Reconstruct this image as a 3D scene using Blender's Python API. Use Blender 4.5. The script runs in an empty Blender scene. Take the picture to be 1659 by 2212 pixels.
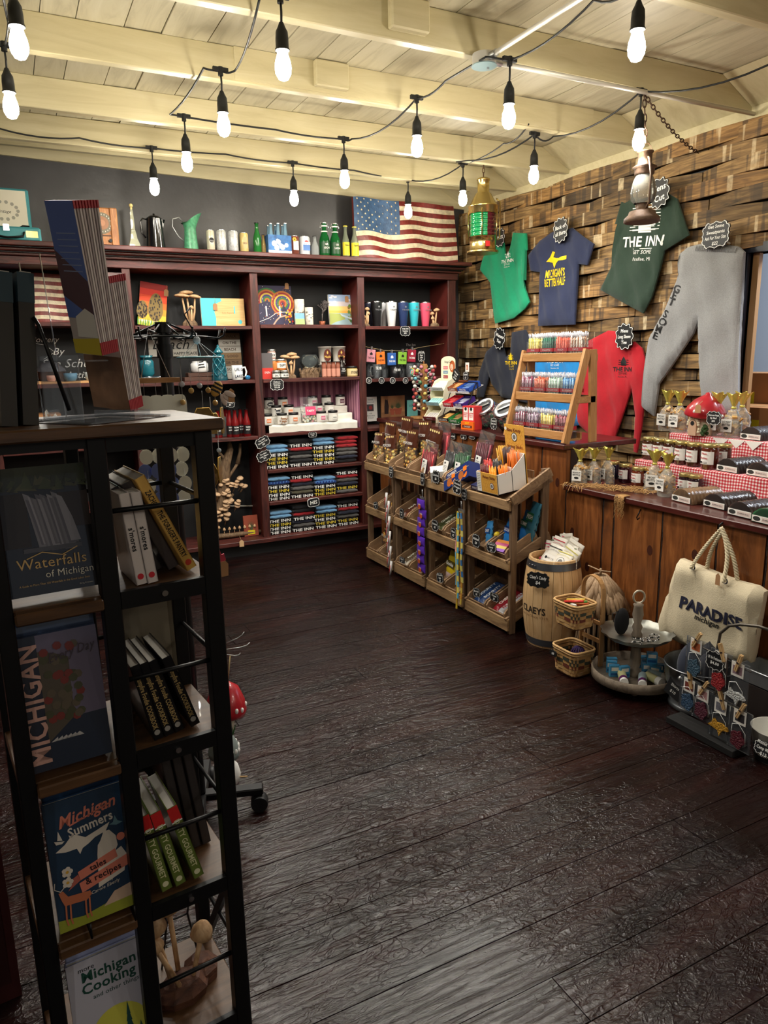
import bpy,math,random
from mathutils import Matrix,Vector
random.seed(11)
sc=bpy.context.scene
COL=sc.collection
PI=math.pi
def lin(v):
 v=v/255.0
 return v/12.92 if v<=0.04045 else((v+0.055)/1.055)**2.4
def C3(c):return(lin(c[0]),lin(c[1]),lin(c[2]),1.0)
# ---------------- camera, world, exposure ----------------
CX,CY,FP,EYE=829.5,1106.0,1560.0,1.55
_y,_p,_r=math.radians(26.9),math.radians(12.1),math.radians(-1.08)
_f=Vector((math.sin(_y)*math.cos(_p),math.cos(_y)*math.cos(_p),-math.sin(_p)))
_x=Vector((math.cos(_y),-math.sin(_y),0.0))
_u=_x.cross(_f)
_x2=math.cos(_r)*_x+math.sin(_r)*_u
_u2=-math.sin(_r)*_x+math.cos(_r)*_u
cam=bpy.data.cameras.new('camera')
camo=bpy.data.objects.new('camera',cam)
COL.objects.link(camo)
cam.sensor_fit='HORIZONTAL';cam.sensor_width=36.0
cam.lens=FP/1659.0*36.0
cam.clip_start=0.02;cam.clip_end=60
camo.matrix_world=Matrix(((_x2.x,_u2.x,-_f.x,0),(_x2.y,_u2.y,-_f.y,0),(_x2.z,_u2.z,-_f.z,EYE),(0,0,0,1)))
sc.camera=camo
sc.view_settings.view_transform='Standard'
sc.view_settings.look='None'
sc.view_settings.gamma=1.0
sc.view_settings.exposure=1.5
w=bpy.data.worlds.new('world');sc.world=w;w.use_nodes=True
w.node_tree.nodes['Background'].inputs[0].default_value=(0.75,0.82,0.95,1)
w.node_tree.nodes['Background'].inputs[1].default_value=0.1
sc.cycles.max_bounces=7;sc.cycles.diffuse_bounces=4;sc.cycles.glossy_bounces=3
sc.cycles.transmission_bounces=6;sc.cycles.transparent_max_bounces=12
sc.cycles.caustics_reflective=False;sc.cycles.caustics_refractive=False
sc.cycles.sample_clamp_indirect=3.0
sc.cycles.use_denoising=True
def area(name,loc,target,sx,sy,power,col):
 l=bpy.data.lights.new(name,'AREA');l.shape='RECTANGLE';l.size=sx;l.size_y=sy
 l.energy=power;l.color=col
 o=bpy.data.objects.new(name,l);COL.objects.link(o)
 o.location=loc
 o.rotation_euler=(Vector(target)-Vector(loc)).to_track_quat('-Z','Y').to_euler()
 return o
BULB_DOWN=7.5
def ray(px,py):return _f+(px-CX)/FP*_x2-(py-CY)/FP*_u2
def onX(px,py,X):d=ray(px,py);return d*(X/d.x)+Vector((0,0,EYE))
def onY(px,py,Y):d=ray(px,py);return d*(Y/d.y)+Vector((0,0,EYE))
def onZ(px,py,Z):d=ray(px,py);return d*((Z-EYE)/d.z)+Vector((0,0,EYE))
# ---------------- materials ----------------
MC={}
def nt(name):
 m=bpy.data.materials.new(name);m.use_nodes=True
 n=m.node_tree.nodes;b=n.get('Principled BSDF')
 return m,m.node_tree,n,m.node_tree.links,b
def mat(name,col,rough=0.6,metal=0.0,trans=0.0,emis=0.0,alpha=1.0,var=0.0,vs=12.0,bump=0.0,bs=60.0,coat=0.0,ior=1.45,sheen=0.0):
 if name in MC:return MC[name]
 m,t,n,L,b=nt(name)
 b.inputs['Base Color'].default_value=C3(col)
 b.inputs['Roughness'].default_value=rough
 b.inputs['Metallic'].default_value=metal
 b.inputs['Transmission Weight'].default_value=trans
 b.inputs['IOR'].default_value=ior
 b.inputs['Alpha'].default_value=alpha
 b.inputs['Coat Weight'].default_value=coat
 b.inputs['Sheen Weight'].default_value=sheen
 if emis:
  b.inputs['Emission Color'].default_value=C3(col)
  b.inputs['Emission Strength'].default_value=emis
 if var or bump:
  tc=n.new('ShaderNodeTexCoord')
  if var:
   no=n.new('ShaderNodeTexNoise');no.inputs['Scale'].default_value=vs;no.inputs['Detail'].default_value=4
   L.new(tc.outputs['Object'],no.inputs['Vector'])
   mr=n.new('ShaderNodeMapRange');mr.inputs[1].default_value=.3;mr.inputs[2].default_value=.7
   mr.inputs[3].default_value=1-var;mr.inputs[4].default_value=1+var*.6
   L.new(no.outputs['Fac'],mr.inputs[0])
   hs=n.new('ShaderNodeHueSaturation');hs.inputs['Color'].default_value=C3(col)
   L.new(mr.outputs[0],hs.inputs['Value']);L.new(hs.outputs[0],b.inputs['Base Color'])
  if bump:
   no=n.new('ShaderNodeTexNoise');no.inputs['Scale'].default_value=bs;no.inputs['Detail'].default_value=3
   L.new(tc.outputs['Object'],no.inputs['Vector'])
   bp=n.new('ShaderNodeBump');bp.inputs['Strength'].default_value=bump;bp.inputs['Distance'].default_value=.01
   L.new(no.outputs['Fac'],bp.inputs['Height']);L.new(bp.outputs[0],b.inputs['Normal'])
 MC[name]=m;return m
def wood(name,cols,axis='x',sc_=1.0,rough=0.6,stretch=12.0,isl=0.25,bump=0.25,knots=0.0,coat=0.0,dist=1.2):
 """cols: list of (pos, rgb) for the grain ramp; axis: direction the grain runs"""
 if name in MC:return MC[name]
 m,t,n,L,b=nt(name)
 tc=n.new('ShaderNodeTexCoord');mp=n.new('ShaderNodeMapping')
 s=[stretch*sc_]*3;s['xyz'.index(axis)]=sc_*1.0
 mp.inputs['Scale'].default_value=s
 L.new(tc.outputs['Object'],mp.inputs['Vector'])
 geo=n.new('ShaderNodeNewGeometry');oi=n.new('ShaderNodeObjectInfo')
 ad=n.new('ShaderNodeMath');ad.operation='ADD'
 L.new(geo.outputs['Random Per Island'],ad.inputs[0]);L.new(oi.outputs['Random'],ad.inputs[1])
 cb=n.new('ShaderNodeMath');cb.operation='MULTIPLY';cb.inputs[1].default_value=37.0
 L.new(ad.outputs[0],cb.inputs[0])
 va=n.new('ShaderNodeVectorMath');va.operation='ADD'
 L.new(mp.outputs[0],va.inputs[0]);L.new(cb.outputs[0],va.inputs[1])
 no=n.new('ShaderNodeTexNoise');no.inputs['Scale'].default_value=1.6;no.inputs['Detail'].default_value=8
 no.inputs['Roughness'].default_value=.62;no.inputs['Distortion'].default_value=dist
 L.new(va.outputs[0],no.inputs['Vector'])
 cr=n.new('ShaderNodeValToRGB');cr.color_ramp.interpolation='LINEAR'
 e=cr.color_ramp.elements
 e[0].position,e[0].color=cols[0][0],C3(cols[0][1])
 e[1].position,e[1].color=cols[-1][0],C3(cols[-1][1])
 for p,c in cols[1:-1]:
  q=e.new(p);q.color=C3(c)
 L.new(no.outputs['Fac'],cr.inputs[0])
 hs=n.new('ShaderNodeHueSaturation')
 mr=n.new('ShaderNodeMapRange');mr.inputs[3].default_value=1-isl;mr.inputs[4].default_value=1+isl
 L.new(geo.outputs['Random Per Island'],mr.inputs[0]);L.new(mr.outputs[0],hs.inputs['Value'])
 L.new(cr.outputs[0],hs.inputs['Color'])
 out=hs.outputs[0]
 if knots:
  vo=n.new('ShaderNodeTexVoronoi');vo.inputs['Scale'].default_value=knots;vo.feature='F1'
  mp2=n.new('ShaderNodeMapping');s2=[1.0]*3;s2['xyz'.index(axis)]=.55;mp2.inputs['Scale'].default_value=s2
  L.new(tc.outputs['Object'],mp2.inputs['Vector']);L.new(mp2.outputs[0],vo.inputs['Vector'])
  k=n.new('ShaderNodeMapRange');k.inputs[1].default_value=.07;k.inputs[2].default_value=.15
  k.inputs[3].default_value=.3;k.inputs[4].default_value=1.0
  L.new(vo.outputs['Distance'],k.inputs[0])
  mx=n.new('ShaderNodeMix');mx.data_type='RGBA';mx.blend_type='MULTIPLY';mx.inputs[0].default_value=1
  L.new(out,mx.inputs[6]);L.new(k.outputs[0],mx.inputs[7]);out=mx.outputs[2]
 L.new(out,b.inputs['Base Color'])
 b.inputs['Roughness'].default_value=rough;b.inputs['Coat Weight'].default_value=coat
 bp=n.new('ShaderNodeBump');bp.inputs['Strength'].default_value=bump;bp.inputs['Distance'].default_value=.004
 L.new(no.outputs['Fac'],bp.inputs['Height']);L.new(bp.outputs[0],b.inputs['Normal'])
 MC[name]=m;return m
def glass(name,col,rough=0.05,alpha=0.28):
 """thin clear wall: tinted see-through sheet with a fresnel gloss and a little body"""
 if name in MC:return MC[name]
 m=bpy.data.materials.new(name);m.use_nodes=True;n=m.node_tree.nodes;L=m.node_tree.links;n.clear()
 out=n.new('ShaderNodeOutputMaterial');tr=n.new('ShaderNodeBsdfTransparent');df=n.new('ShaderNodeBsdfDiffuse');gl=n.new('ShaderNodeBsdfGlossy')
 c=C3(col);tr.inputs[0].default_value=(c[0]**.18,c[1]**.18,c[2]**.18,1);df.inputs[0].default_value=c
 gl.inputs['Roughness'].default_value=rough;gl.inputs[0].default_value=(.9,.9,.9,1)
 m1=n.new('ShaderNodeMixShader');m1.inputs[0].default_value=alpha;m2=n.new('ShaderNodeMixShader')
 lw=n.new('ShaderNodeLayerWeight');lw.inputs[0].default_value=.22
 L.new(tr.outputs[0],m1.inputs[1]);L.new(df.outputs[0],m1.inputs[2]);L.new(m1.outputs[0],m2.inputs[1]);L.new(gl.outputs[0],m2.inputs[2])
 L.new(lw.outputs['Fresnel'],m2.inputs[0]);L.new(m2.outputs[0],out.inputs[0])
 MC[name]=m;return m
 # ---------------- glyphs ----------------
GL={}
def _mk(txt,off):
 cu=bpy.data.curves.new('g','FONT');cu.body=txt;cu.size=1.0;cu.resolution_u=2;cu.offset=off
 o=bpy.data.objects.new('g',cu);COL.objects.link(o);return o,cu
def glyphs(chars,off):
 obs=[]
 for ch in chars:
  obs.append((ch,_mk(ch,off),_mk('|'+ch+'|',0)))
 ref=_mk('||',0)
 dg=bpy.context.evaluated_depsgraph_get()
 def width(o):
  me=bpy.data.meshes.new_from_object(o.evaluated_get(dg));r=max(v.co.x for v in me.vertices);bpy.data.meshes.remove(me);return r
 wr=width(ref[0])
 out={}
 for ch,a,b in obs:
  me=bpy.data.meshes.new_from_object(a[0].evaluated_get(dg))
  out[ch]=([(v.co.x,v.co.y)for v in me.vertices],[tuple(p.vertices)for p in me.polygons],width(b[0])-wr)
  bpy.data.meshes.remove(me)
 for ch,a,b in obs:
  for o,cu in(a,b):bpy.data.objects.remove(o);bpy.data.curves.remove(cu)
 bpy.data.objects.remove(ref[0]);bpy.data.curves.remove(ref[1])
 return out
CH="ABCDEFGHIJKLMNOPQRSTUVWXYZabcdefghijklmnopqrstuvwxyz0123456789$.,'\"&!-/%"
GL['r']=glyphs(CH,0.0)
GL['b']=glyphs(CH,0.022)
# ---------------- mesh builder ----------------
class G:
 def __init__(s):s.v=[];s.f=[];s.mi=[];s.sm=[];s.mats=[];s.T=None
 def add(s,vs,fs,m,smooth=False,T=None):
  if m not in s.mats:s.mats.append(m)
  k=s.mats.index(m);o=len(s.v)
  for v in vs:
   v=Vector(v)
   if T is not None:v=T@v
   if s.T is not None:v=s.T@v
   s.v.append(v)
  for f in fs:
   s.f.append(tuple(i+o for i in f));s.mi.append(k);s.sm.append(smooth)
  return s
 def box(s,x0,x1,y0,y1,z0,z1,m,T=None,bv=0.0):
  if bv:
  # chamfered box: each face inset by bv
   X,Y,Z=(x0,x1),(y0,y1),(z0,z1);vs=[];idx={}
   for i in(0,1):
    for j in(0,1):
     for k in(0,1):
      sx,sy,sz=(1-2*i),(1-2*j),(1-2*k)
      for a in range(3):
       d=[bv*sx,bv*sy,bv*sz];d[a]=0
       idx[(i,j,k,a)]=len(vs);vs.append((X[i]+d[0],Y[j]+d[1],Z[k]+d[2]))
   fs=[]
   for a in range(3):
    b_,c_=(a+1)%3,(a+2)%3
    for side in(0,1):
     q=[]
     for p,r in((0,0),(1,0),(1,1),(0,1)):
      t=[0,0,0];t[a]=side;t[b_]=p;t[c_]=r;q.append(idx[(*t,a)])
     fs.append(q if side else q[::-1])
   for a in range(3):
    b_,c_=(a+1)%3,(a+2)%3
    for p in(0,1):
     for r in(0,1):
      t0=[0,0,0];t1=[0,0,0];t0[b_]=t1[b_]=p;t0[c_]=t1[c_]=r;t1[a]=1
      q=[idx[(*t0,b_)],idx[(*t1,b_)],idx[(*t1,c_)],idx[(*t0,c_)]]
      fs.append(q if(p!=r)else q[::-1])
   for i in(0,1):
    for j in(0,1):
     for k in(0,1):
      q=[idx[(i,j,k,0)],idx[(i,j,k,1)],idx[(i,j,k,2)]]
      fs.append(q if(i+j+k)%2 else q[::-1])
   return s.add(vs,fs,m,False,T)
  vs=[(x0,y0,z0),(x1,y0,z0),(x1,y1,z0),(x0,y1,z0),(x0,y0,z1),(x1,y0,z1),(x1,y1,z1),(x0,y1,z1)]
  fs=[(0,3,2,1),(4,5,6,7),(0,1,5,4),(1,2,6,5),(2,3,7,6),(3,0,4,7)]
  return s.add(vs,fs,m,False,T)
 def beam(s,a,b,wd,h,m,up=(0,0,1)):
  """box of section wd x h from point a to point b"""
  a,b=Vector(a),Vector(b);d=(b-a);L=d.length;d.normalize()
  sx=d.cross(Vector(up)).normalized();uz=sx.cross(d)
  T=Matrix(((d.x,sx.x,uz.x,a.x),(d.y,sx.y,uz.y,a.y),(d.z,sx.z,uz.z,a.z),(0,0,0,1)))
  return s.box(0,L,-wd/2,wd/2,-h/2,h/2,m,T)
 def lathe(s,prof,m,n=20,T=None,c=(0,0,0),smooth=True,cap=True,sy=1.0):
  vs=[];fs=[]
  for r,z in prof:
   for i in range(n):
    a=2*PI*i/n;vs.append((c[0]+r*math.cos(a),c[1]+sy*r*math.sin(a),c[2]+z))
  for j in range(len(prof)-1):
   for i in range(n):
    fs.append((j*n+i,j*n+(i+1)%n,(j+1)*n+(i+1)%n,(j+1)*n+i))
  s.add(vs,fs,m,smooth,T)
  if cap:
   if prof[0][0]>1e-5:s.add(vs[:n],[tuple(range(n))[::-1]],m,False,T)
   if prof[-1][0]>1e-5:s.add(vs[-n:],[tuple(range(n))],m,False,T)
  return s
 def cyl(s,r,z0,z1,m,n=16,T=None,c=(0,0,0)):return s.lathe([(r,z0),(r,z1)],m,n,T,c)
 def ball(s,c,r,m,n=10,T=None,sz=1.0,sx=1.0,sy=1.0):
  k=max(5,n//2+1)
  vs=[];fs=[]
  for j in range(k+1):
   th=PI*j/k
   for i in range(n):
    a=2*PI*i/n;vs.append((c[0]+sx*r*math.sin(th)*math.cos(a),c[1]+sy*r*math.sin(th)*math.sin(a),c[2]-sz*r*math.cos(th)))
  for j in range(k):
   for i in range(n):fs.append((j*n+i,j*n+(i+1)%n,(j+1)*n+(i+1)%n,(j+1)*n+i))
  return s.add(vs,fs,m,True,T)
 def tube(s,pts,r,m,n=6,closed=False,T=None,rf=None):
  pts=[Vector(p)for p in pts];N=len(pts);vs=[];fs=[];prev=None
  for i,p in enumerate(pts):
   if closed:d=pts[(i+1)%N]-pts[i-1]
   else:d=pts[min(i+1,N-1)]-pts[max(i-1,0)]
   if d.length<1e-9:d=Vector((0,0,1))
   d.normalize()
   if prev is None:
    up=Vector((0,0,1))if abs(d.z)<.9 else Vector((1,0,0))
    sx=d.cross(up).normalized()
   else:
    sx=(prev-d*prev.dot(d))
    sx=sx.normalized()if sx.length>1e-6 else d.orthogonal().normalized()
   prev=sx;sy=sx.cross(d);rr=rf(i/(N-1))if rf else r
   for k in range(n):
    a=2*PI*k/n;vs.append(p+(sx*math.cos(a)+sy*math.sin(a))*rr)
  M_=N if closed else N-1
  for i in range(M_):
   j=(i+1)%N
   for k in range(n):fs.append((i*n+k,i*n+(k+1)%n,j*n+(k+1)%n,j*n+k))
  if not closed:fs+=[tuple(range(n))[::-1],tuple(range((N-1)*n,N*n))]
  return s.add(vs,fs,m,True,T)
 def prism(s,out,y0,y1,m,T=None,m2=None):
  """outline in local x,z, solid between depths y0 (front) and y1"""
  n=len(out);vs=[(x,y0,z)for x,z in out]+[(x,y1,z)for x,z in out]
  ar=sum(out[i][0]*out[(i+1)%n][1]-out[(i+1)%n][0]*out[i][1]for i in range(n))
  fr=tuple(range(n))if ar>0 else tuple(range(n))[::-1]
  s.add(vs,[fr,tuple(i+n for i in fr[::-1])],m,False,T)
  sd=[(i,i+n,(i+1)%n+n,(i+1)%n)for i in range(n)]
  if ar<0:sd=[q[::-1]for q in sd]
  return s.add(vs,sd,m2 or m,False,T)
 def face(s,out,y,m,T=None):
  """thin ink or label skin lying on a front surface (its own small thickness)"""
  n=len(out);ar=sum(out[i][0]*out[(i+1)%n][1]-out[(i+1)%n][0]*out[i][1]for i in range(n))
  fr=tuple(range(n))if ar>0 else tuple(range(n))[::-1]
  return s.add([(x,y,z)for x,z in out],[fr],m,False,T)
 def rect(s,x0,x1,z0,z1,y,m,T=None):return s.face([(x0,z0),(x1,z0),(x1,z1),(x0,z1)],y,m,T)
 def disc(s,cx,cz,r,y,m,T=None,n=14,rz=None):
  rz=rz or r
  return s.face([(cx+r*math.cos(2*PI*i/n),cz+rz*math.sin(2*PI*i/n))for i in range(n)],y,m,T)
 def grid(s,fn,nu,nv,m,T=None,smooth=True):
  vs=[fn(i/nu,j/nv)for j in range(nv+1)for i in range(nu+1)]
  fs=[(j*(nu+1)+i,j*(nu+1)+i+1,(j+1)*(nu+1)+i+1,(j+1)*(nu+1)+i)for j in range(nv)for i in range(nu)]
  return s.add(vs,fs,m,smooth,T)
 def text(s,txt,cx,cz,h,y,m,T=None,st='r',sx=1.0,shear=0.0,rot=0.0,al='c',vert=False,wmax=None,arc=None):
  """lettering on the plane y, baseline-centred at (cx, cz); h = capital height"""
  g=GL[st];k=h/0.70;pen=0.0;pieces=[]
  if vert:
   z=0
   for ch in txt:
    if ch!=' ':
     vs,fs,aw=g[ch];pieces.append((vs,fs,-aw/2,z))
    z-=1.0
   for vs,fs,ox,oz in pieces:
    s.add([(cx+(x+ox)*k*sx,y,cz+(z2+oz)*k)for x,z2 in vs],fs,m,False,T)
   return s
  for ch in txt:
   if ch==' ':pen+=.3;continue
   if ch not in g:continue
   vs,fs,aw=g[ch];pieces.append((vs,fs,pen));pen+=aw+.02
  if wmax and pen*k*sx>wmax:sx=wmax/(pen*k)
  off={'c':-pen/2,'l':0,'r':-pen}[al]
  ca,sa=math.cos(rot),math.sin(rot)
  for vs,fs,ox in pieces:
   out=[]
   for x,z in vs:
    X=(x+ox+off+shear*z)*k*sx;Z=(z-.35)*k
    if arc:
     an=X/arc;X,Z=(arc+Z)*math.sin(an),(arc+Z)*math.cos(an)-arc
    out.append((cx+X*ca-Z*sa,y,cz+X*sa+Z*ca))
   s.add(out,fs,m,False,T)
  return s
 def build(s,name,parent=None,loc=(0,0,0),rz=0.0,label=None,cat=None,group=None,kind=None,rot=None):
  me=bpy.data.meshes.new(name)
  me.from_pydata([tuple(v)for v in s.v],[],s.f)
  for m in s.mats:me.materials.append(m)
  me.polygons.foreach_set('material_index',s.mi)
  me.polygons.foreach_set('use_smooth',s.sm)
  me.update()
  o=bpy.data.objects.new(name,me);COL.objects.link(o)
  if parent:o.parent=parent
  o.location=loc;o.rotation_euler=rot if rot else(0,0,rz)
  return tag(o,label,cat,group,kind)
def tag(o,label=None,cat=None,group=None,kind=None):
 if label:o['label']=label
 if cat:o['category']=cat
 if group:o['group']=group
 if kind:o['kind']=kind
 return o
def thing(name,label,cat,loc=(0,0,0),rz=0.0,group=None,rot=None):
 o=bpy.data.objects.new(name,None);COL.objects.link(o);o.empty_display_size=.05
 o.location=loc;o.rotation_euler=rot if rot else(0,0,rz)
 return tag(o,label,cat,group)
def dup(o,loc,rz=None,label=None,group=None,parent=None,rot=None):
 c=o.copy();COL.objects.link(c)
 if parent:c.parent=parent
 if loc is not None:c.location=loc
 if rz is not None:c.rotation_euler=(0,0,rz)
 if rot is not None:c.rotation_euler=rot
 if label:c['label']=label
 if group:c['group']=group
 for ch in kids(o):dup(ch,None,parent=c)
 return c
KID={}
def kids(o):return[c for c in bpy.data.objects if c.parent==o]
def TR(x=0,y=0,z=0,rx=0,ry=0,rz=0,s=1.0):
 return Matrix.Translation((x,y,z))@Matrix.Rotation(rz,4,'Z')@Matrix.Rotation(ry,4,'Y')@Matrix.Rotation(rx,4,'X')@Matrix.Scale(s,4)
def arc(cx,cz,r,a0,a1,n):return[(cx+r*math.cos(math.radians(a0+(a1-a0)*i/n)),cz+r*math.sin(math.radians(a0+(a1-a0)*i/n)))for i in range(n+1)]
RW=-PI/2
# common materials
BLACK=mat('black_paint',(22,22,23),.45)
CHALK=mat('chalkboard',(24,25,27),.5)
WHITE=mat('white_ink',(240,240,236),.6)
INK=mat('black_ink',(18,18,20),.6)
PAPER=mat('white_paper',(236,233,226),.6)
KRAFT=mat('kraft_paper',(176,132,92),.8)
STRING=mat('jute_string',(190,165,120),.9)
IRON=mat('black_iron',(20,20,22),.4,.6)
CHROME=mat('bright_metal',(200,200,205),.22,1.0)
BRASS=mat('polished_brass',(204,180,116),.25,1.0)
CLEAR=glass('clear_glass',(225,235,238),.04,.16)
CELLO=glass('clear_cellophane',(235,238,240),.15,.04)
PLASTIC=glass('clear_plastic',(238,240,242),.1,.3)
def sign_outline(w_,h_,kind='bracket',n=40):
 """small chalkboard outlines: bracket (ornate) or scallop (bottle-cap edge)"""
 if kind=='scallop':
  out=[]
  for i in range(n*2):
   a=2*PI*i/(n*2);r=1+.09*math.cos(a*11)
   out.append((w_/2*r*math.copysign(abs(math.cos(a))**.8,math.cos(a)),h_/2*r*math.copysign(abs(math.sin(a))**.8,math.sin(a))))
  return out
 q=[(1,0),(.93,.12),(.93,.3),(.99,.42),(.95,.62),(.8,.68),(.74,.86),(.6,.97),(.42,.86),(.22,.9),(.1,.97),(0,1.03)]
 out=[]
 for sx,sz,rv in((1,1,0),(-1,1,1),(-1,-1,0),(1,-1,1)):
  out+=[(a*sx*w_/2,b*sz*h_/2)for a,b in(q[::-1]if rv else q)]
 res=[]
 for p in out:
  if not res or(abs(p[0]-res[-1][0])+abs(p[1]-res[-1][1]))>1e-6:res.append(p)
 if abs(res[0][0]-res[-1][0])+abs(res[0][1]-res[-1][1])<1e-6:res.pop()
 return res
def chalk_sign(lines,w_,h_,loc,label,rz=0.0,kind='bracket',tilt=0.0,rim=True,size=None,group='chalkboard price signs',lean=0.0,name='price_sign',shear=.1,clip=False):
 g=G();out=sign_outline(w_,h_,kind)
 g.prism(out,-.003,.003,CHALK)
 if rim:
  for sc1,sc2 in((.97,.92),):
   n=len(out);vs=[(x*sc1,-.0036,z*sc1)for x,z in out]+[(x*sc2,-.0036,z*sc2)for x,z in out]
   g.add(vs,[(i,(i+1)%n,(i+1)%n+n,i+n)for i in range(n)],WHITE)
 k=len(lines);hh=size or min(h_*.62/max(k,1)*.6,.05)
 for i,t in enumerate(lines):
  g.text(t,0,(k-1)*hh*.85-i*hh*1.7,hh,-.0037,WHITE,shear=shear,st='b',wmax=w_*.74)
 return g.build(name,loc=loc,rot=(lean,tilt,rz),label=label,cat='price sign',group=group)
 # ---------------- structure ----------------
XL,XR,YB,YF,ZC=-1.7,3.85,5.88,-3.0,3.0
def floor_mat():
 m,t,n,L,b=nt('floor_boards')
 tc=n.new('ShaderNodeTexCoord');geo=n.new('ShaderNodeNewGeometry')
 mp=n.new('ShaderNodeMapping');mp.inputs['Scale'].default_value=(1.5,9,1)
 L.new(tc.outputs['Object'],mp.inputs['Vector'])
 no=n.new('ShaderNodeTexNoise');no.inputs['Scale'].default_value=1.2;no.inputs['Detail'].default_value=7;no.inputs['Distortion'].default_value=.6
 L.new(mp.outputs[0],no.inputs['Vector'])
 cr=n.new('ShaderNodeValToRGB');e=cr.color_ramp.elements
 e[0].position=.3;e[0].color=C3((12,5,5));e[1].position=.72;e[1].color=C3((40,17,14))
 q=e.new(.5);q.color=C3((26,10,9))
 L.new(no.outputs['Fac'],cr.inputs[0])
 hs=n.new('ShaderNodeHueSaturation');mr=n.new('ShaderNodeMapRange');mr.inputs[3].default_value=.8;mr.inputs[4].default_value=1.2
 L.new(geo.outputs['Random Per Island'],mr.inputs[0]);L.new(mr.outputs[0],hs.inputs['Value'])
 L.new(cr.outputs[0],hs.inputs['Color']);L.new(hs.outputs[0],b.inputs['Base Color'])
 # worn, wrinkled varnish
 n1=n.new('ShaderNodeTexNoise');n1.inputs['Scale'].default_value=26;n1.inputs['Detail'].default_value=6;n1.inputs['Distortion'].default_value=.7;n1.inputs['Roughness'].default_value=.6
 L.new(tc.outputs['Object'],n1.inputs['Vector'])
 n2=n.new('ShaderNodeTexNoise');n2.inputs['Scale'].default_value=1.3;n2.inputs['Detail'].default_value=3
 L.new(tc.outputs['Object'],n2.inputs['Vector'])
 mk=n.new('ShaderNodeMapRange');mk.inputs[1].default_value=.38;mk.inputs[2].default_value=.62;mk.inputs[3].default_value=.12;mk.inputs[4].default_value=1
 L.new(n2.outputs['Fac'],mk.inputs[0])
 def ridge(scale,det,dist,wid,seed):
  mpr=n.new('ShaderNodeMapping');mpr.inputs['Location'].default_value=(seed,seed*2,0);mpr.inputs['Scale'].default_value=(.8,1.5,1)
  L.new(tc.outputs['Object'],mpr.inputs['Vector'])
  q=n.new('ShaderNodeTexNoise');q.inputs['Scale'].default_value=scale;q.inputs['Detail'].default_value=det;q.inputs['Distortion'].default_value=dist
  L.new(mpr.outputs[0],q.inputs['Vector'])
  sb=n.new('ShaderNodeMath');sb.operation='SUBTRACT';sb.inputs[1].default_value=.5;L.new(q.outputs['Fac'],sb.inputs[0])
  ab=n.new('ShaderNodeMath');ab.operation='ABSOLUTE';L.new(sb.outputs[0],ab.inputs[0])
  r_=n.new('ShaderNodeMapRange');r_.interpolation_type='SMOOTHSTEP';r_.inputs[2].default_value=wid;r_.inputs[3].default_value=1;r_.inputs[4].default_value=0
  L.new(ab.outputs[0],r_.inputs[0]);return r_
 v1=ridge(9,3,1.4,.035,3.1);v2=ridge(17,2,.9,.05,8.7)
 vr=n.new('ShaderNodeMath');vr.operation='ADD';L.new(v1.outputs[0],vr.inputs[0]);L.new(v2.outputs[0],vr.inputs[1])
 wv=n.new('ShaderNodeTexNoise');wv.inputs['Scale'].default_value=3.2;wv.inputs['Detail'].default_value=7;wv.inputs['Distortion'].default_value=1.0
 mp3=n.new('ShaderNodeMapping');mp3.inputs['Scale'].default_value=(2.0,17,1);L.new(tc.outputs['Object'],mp3.inputs['Vector']);L.new(mp3.outputs[0],wv.inputs['Vector'])
 s1=n.new('ShaderNodeMath');s1.operation='MULTIPLY';L.new(vr.outputs[0],s1.inputs[0]);s1.inputs[1].default_value=.14
 s2=n.new('ShaderNodeMath');s2.operation='MULTIPLY_ADD';L.new(n1.outputs['Fac'],s2.inputs[0]);s2.inputs[1].default_value=.8;L.new(s1.outputs[0],s2.inputs[2])
 s3=n.new('ShaderNodeMath');s3.operation='MULTIPLY';L.new(s2.outputs[0],s3.inputs[0]);L.new(mk.outputs[0],s3.inputs[1])
 s4=n.new('ShaderNodeMath');s4.operation='MULTIPLY_ADD';L.new(wv.outputs['Fac'],s4.inputs[0]);s4.inputs[1].default_value=.4;L.new(s3.outputs[0],s4.inputs[2])
 bp=n.new('ShaderNodeBump');bp.inputs['Strength'].default_value=1.0;bp.inputs['Distance'].default_value=.012
 L.new(s4.outputs[0],bp.inputs['Height']);L.new(bp.outputs[0],b.inputs['Normal'])
 rr=n.new('ShaderNodeMapRange');rr.inputs[3].default_value=.08;rr.inputs[4].default_value=.2;L.new(n1.outputs['Fac'],rr.inputs[0])
 L.new(rr.outputs[0],b.inputs['Roughness'])
 b.inputs['Specular IOR Level'].default_value=.36
 return m
FLM=floor_mat();GAP=mat('dark_gap',(10,8,8),.8)
g=G();g.box(XL,XR,YF,YB,-.05,-.006,GAP)
y=YF;i=0
while y<YB:
 wd=.150+.014*math.sin(i*2.3);x=XL-random.random()*2
 while x<XR:
  ln=3.4+random.random()*3
  g.box(max(x,XL),min(x+ln-.003,XR),y+.0014,min(y+wd-.0014,YB),-.02,random.uniform(-.0006,.0006),FLM)
  x+=ln
 y+=wd;i+=1
g.build('floor',kind='structure')
CEIL=wood('ceiling_boards',[(0.25,(160,152,128)),(.5,(188,180,154)),(.8,(200,193,170))],'y',1.2,.5,8,.05,.15)
JOIST=wood('joist_paint',[(0.2,(184,172,134)),(.5,(200,189,152)),(.8,(210,200,168))],'x',1.0,.42,9,.03,.22)
g=G();g.box(XL,XR,YF,YB,ZC+.02,ZC+.06,GAP)
x=XL;i=0
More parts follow.
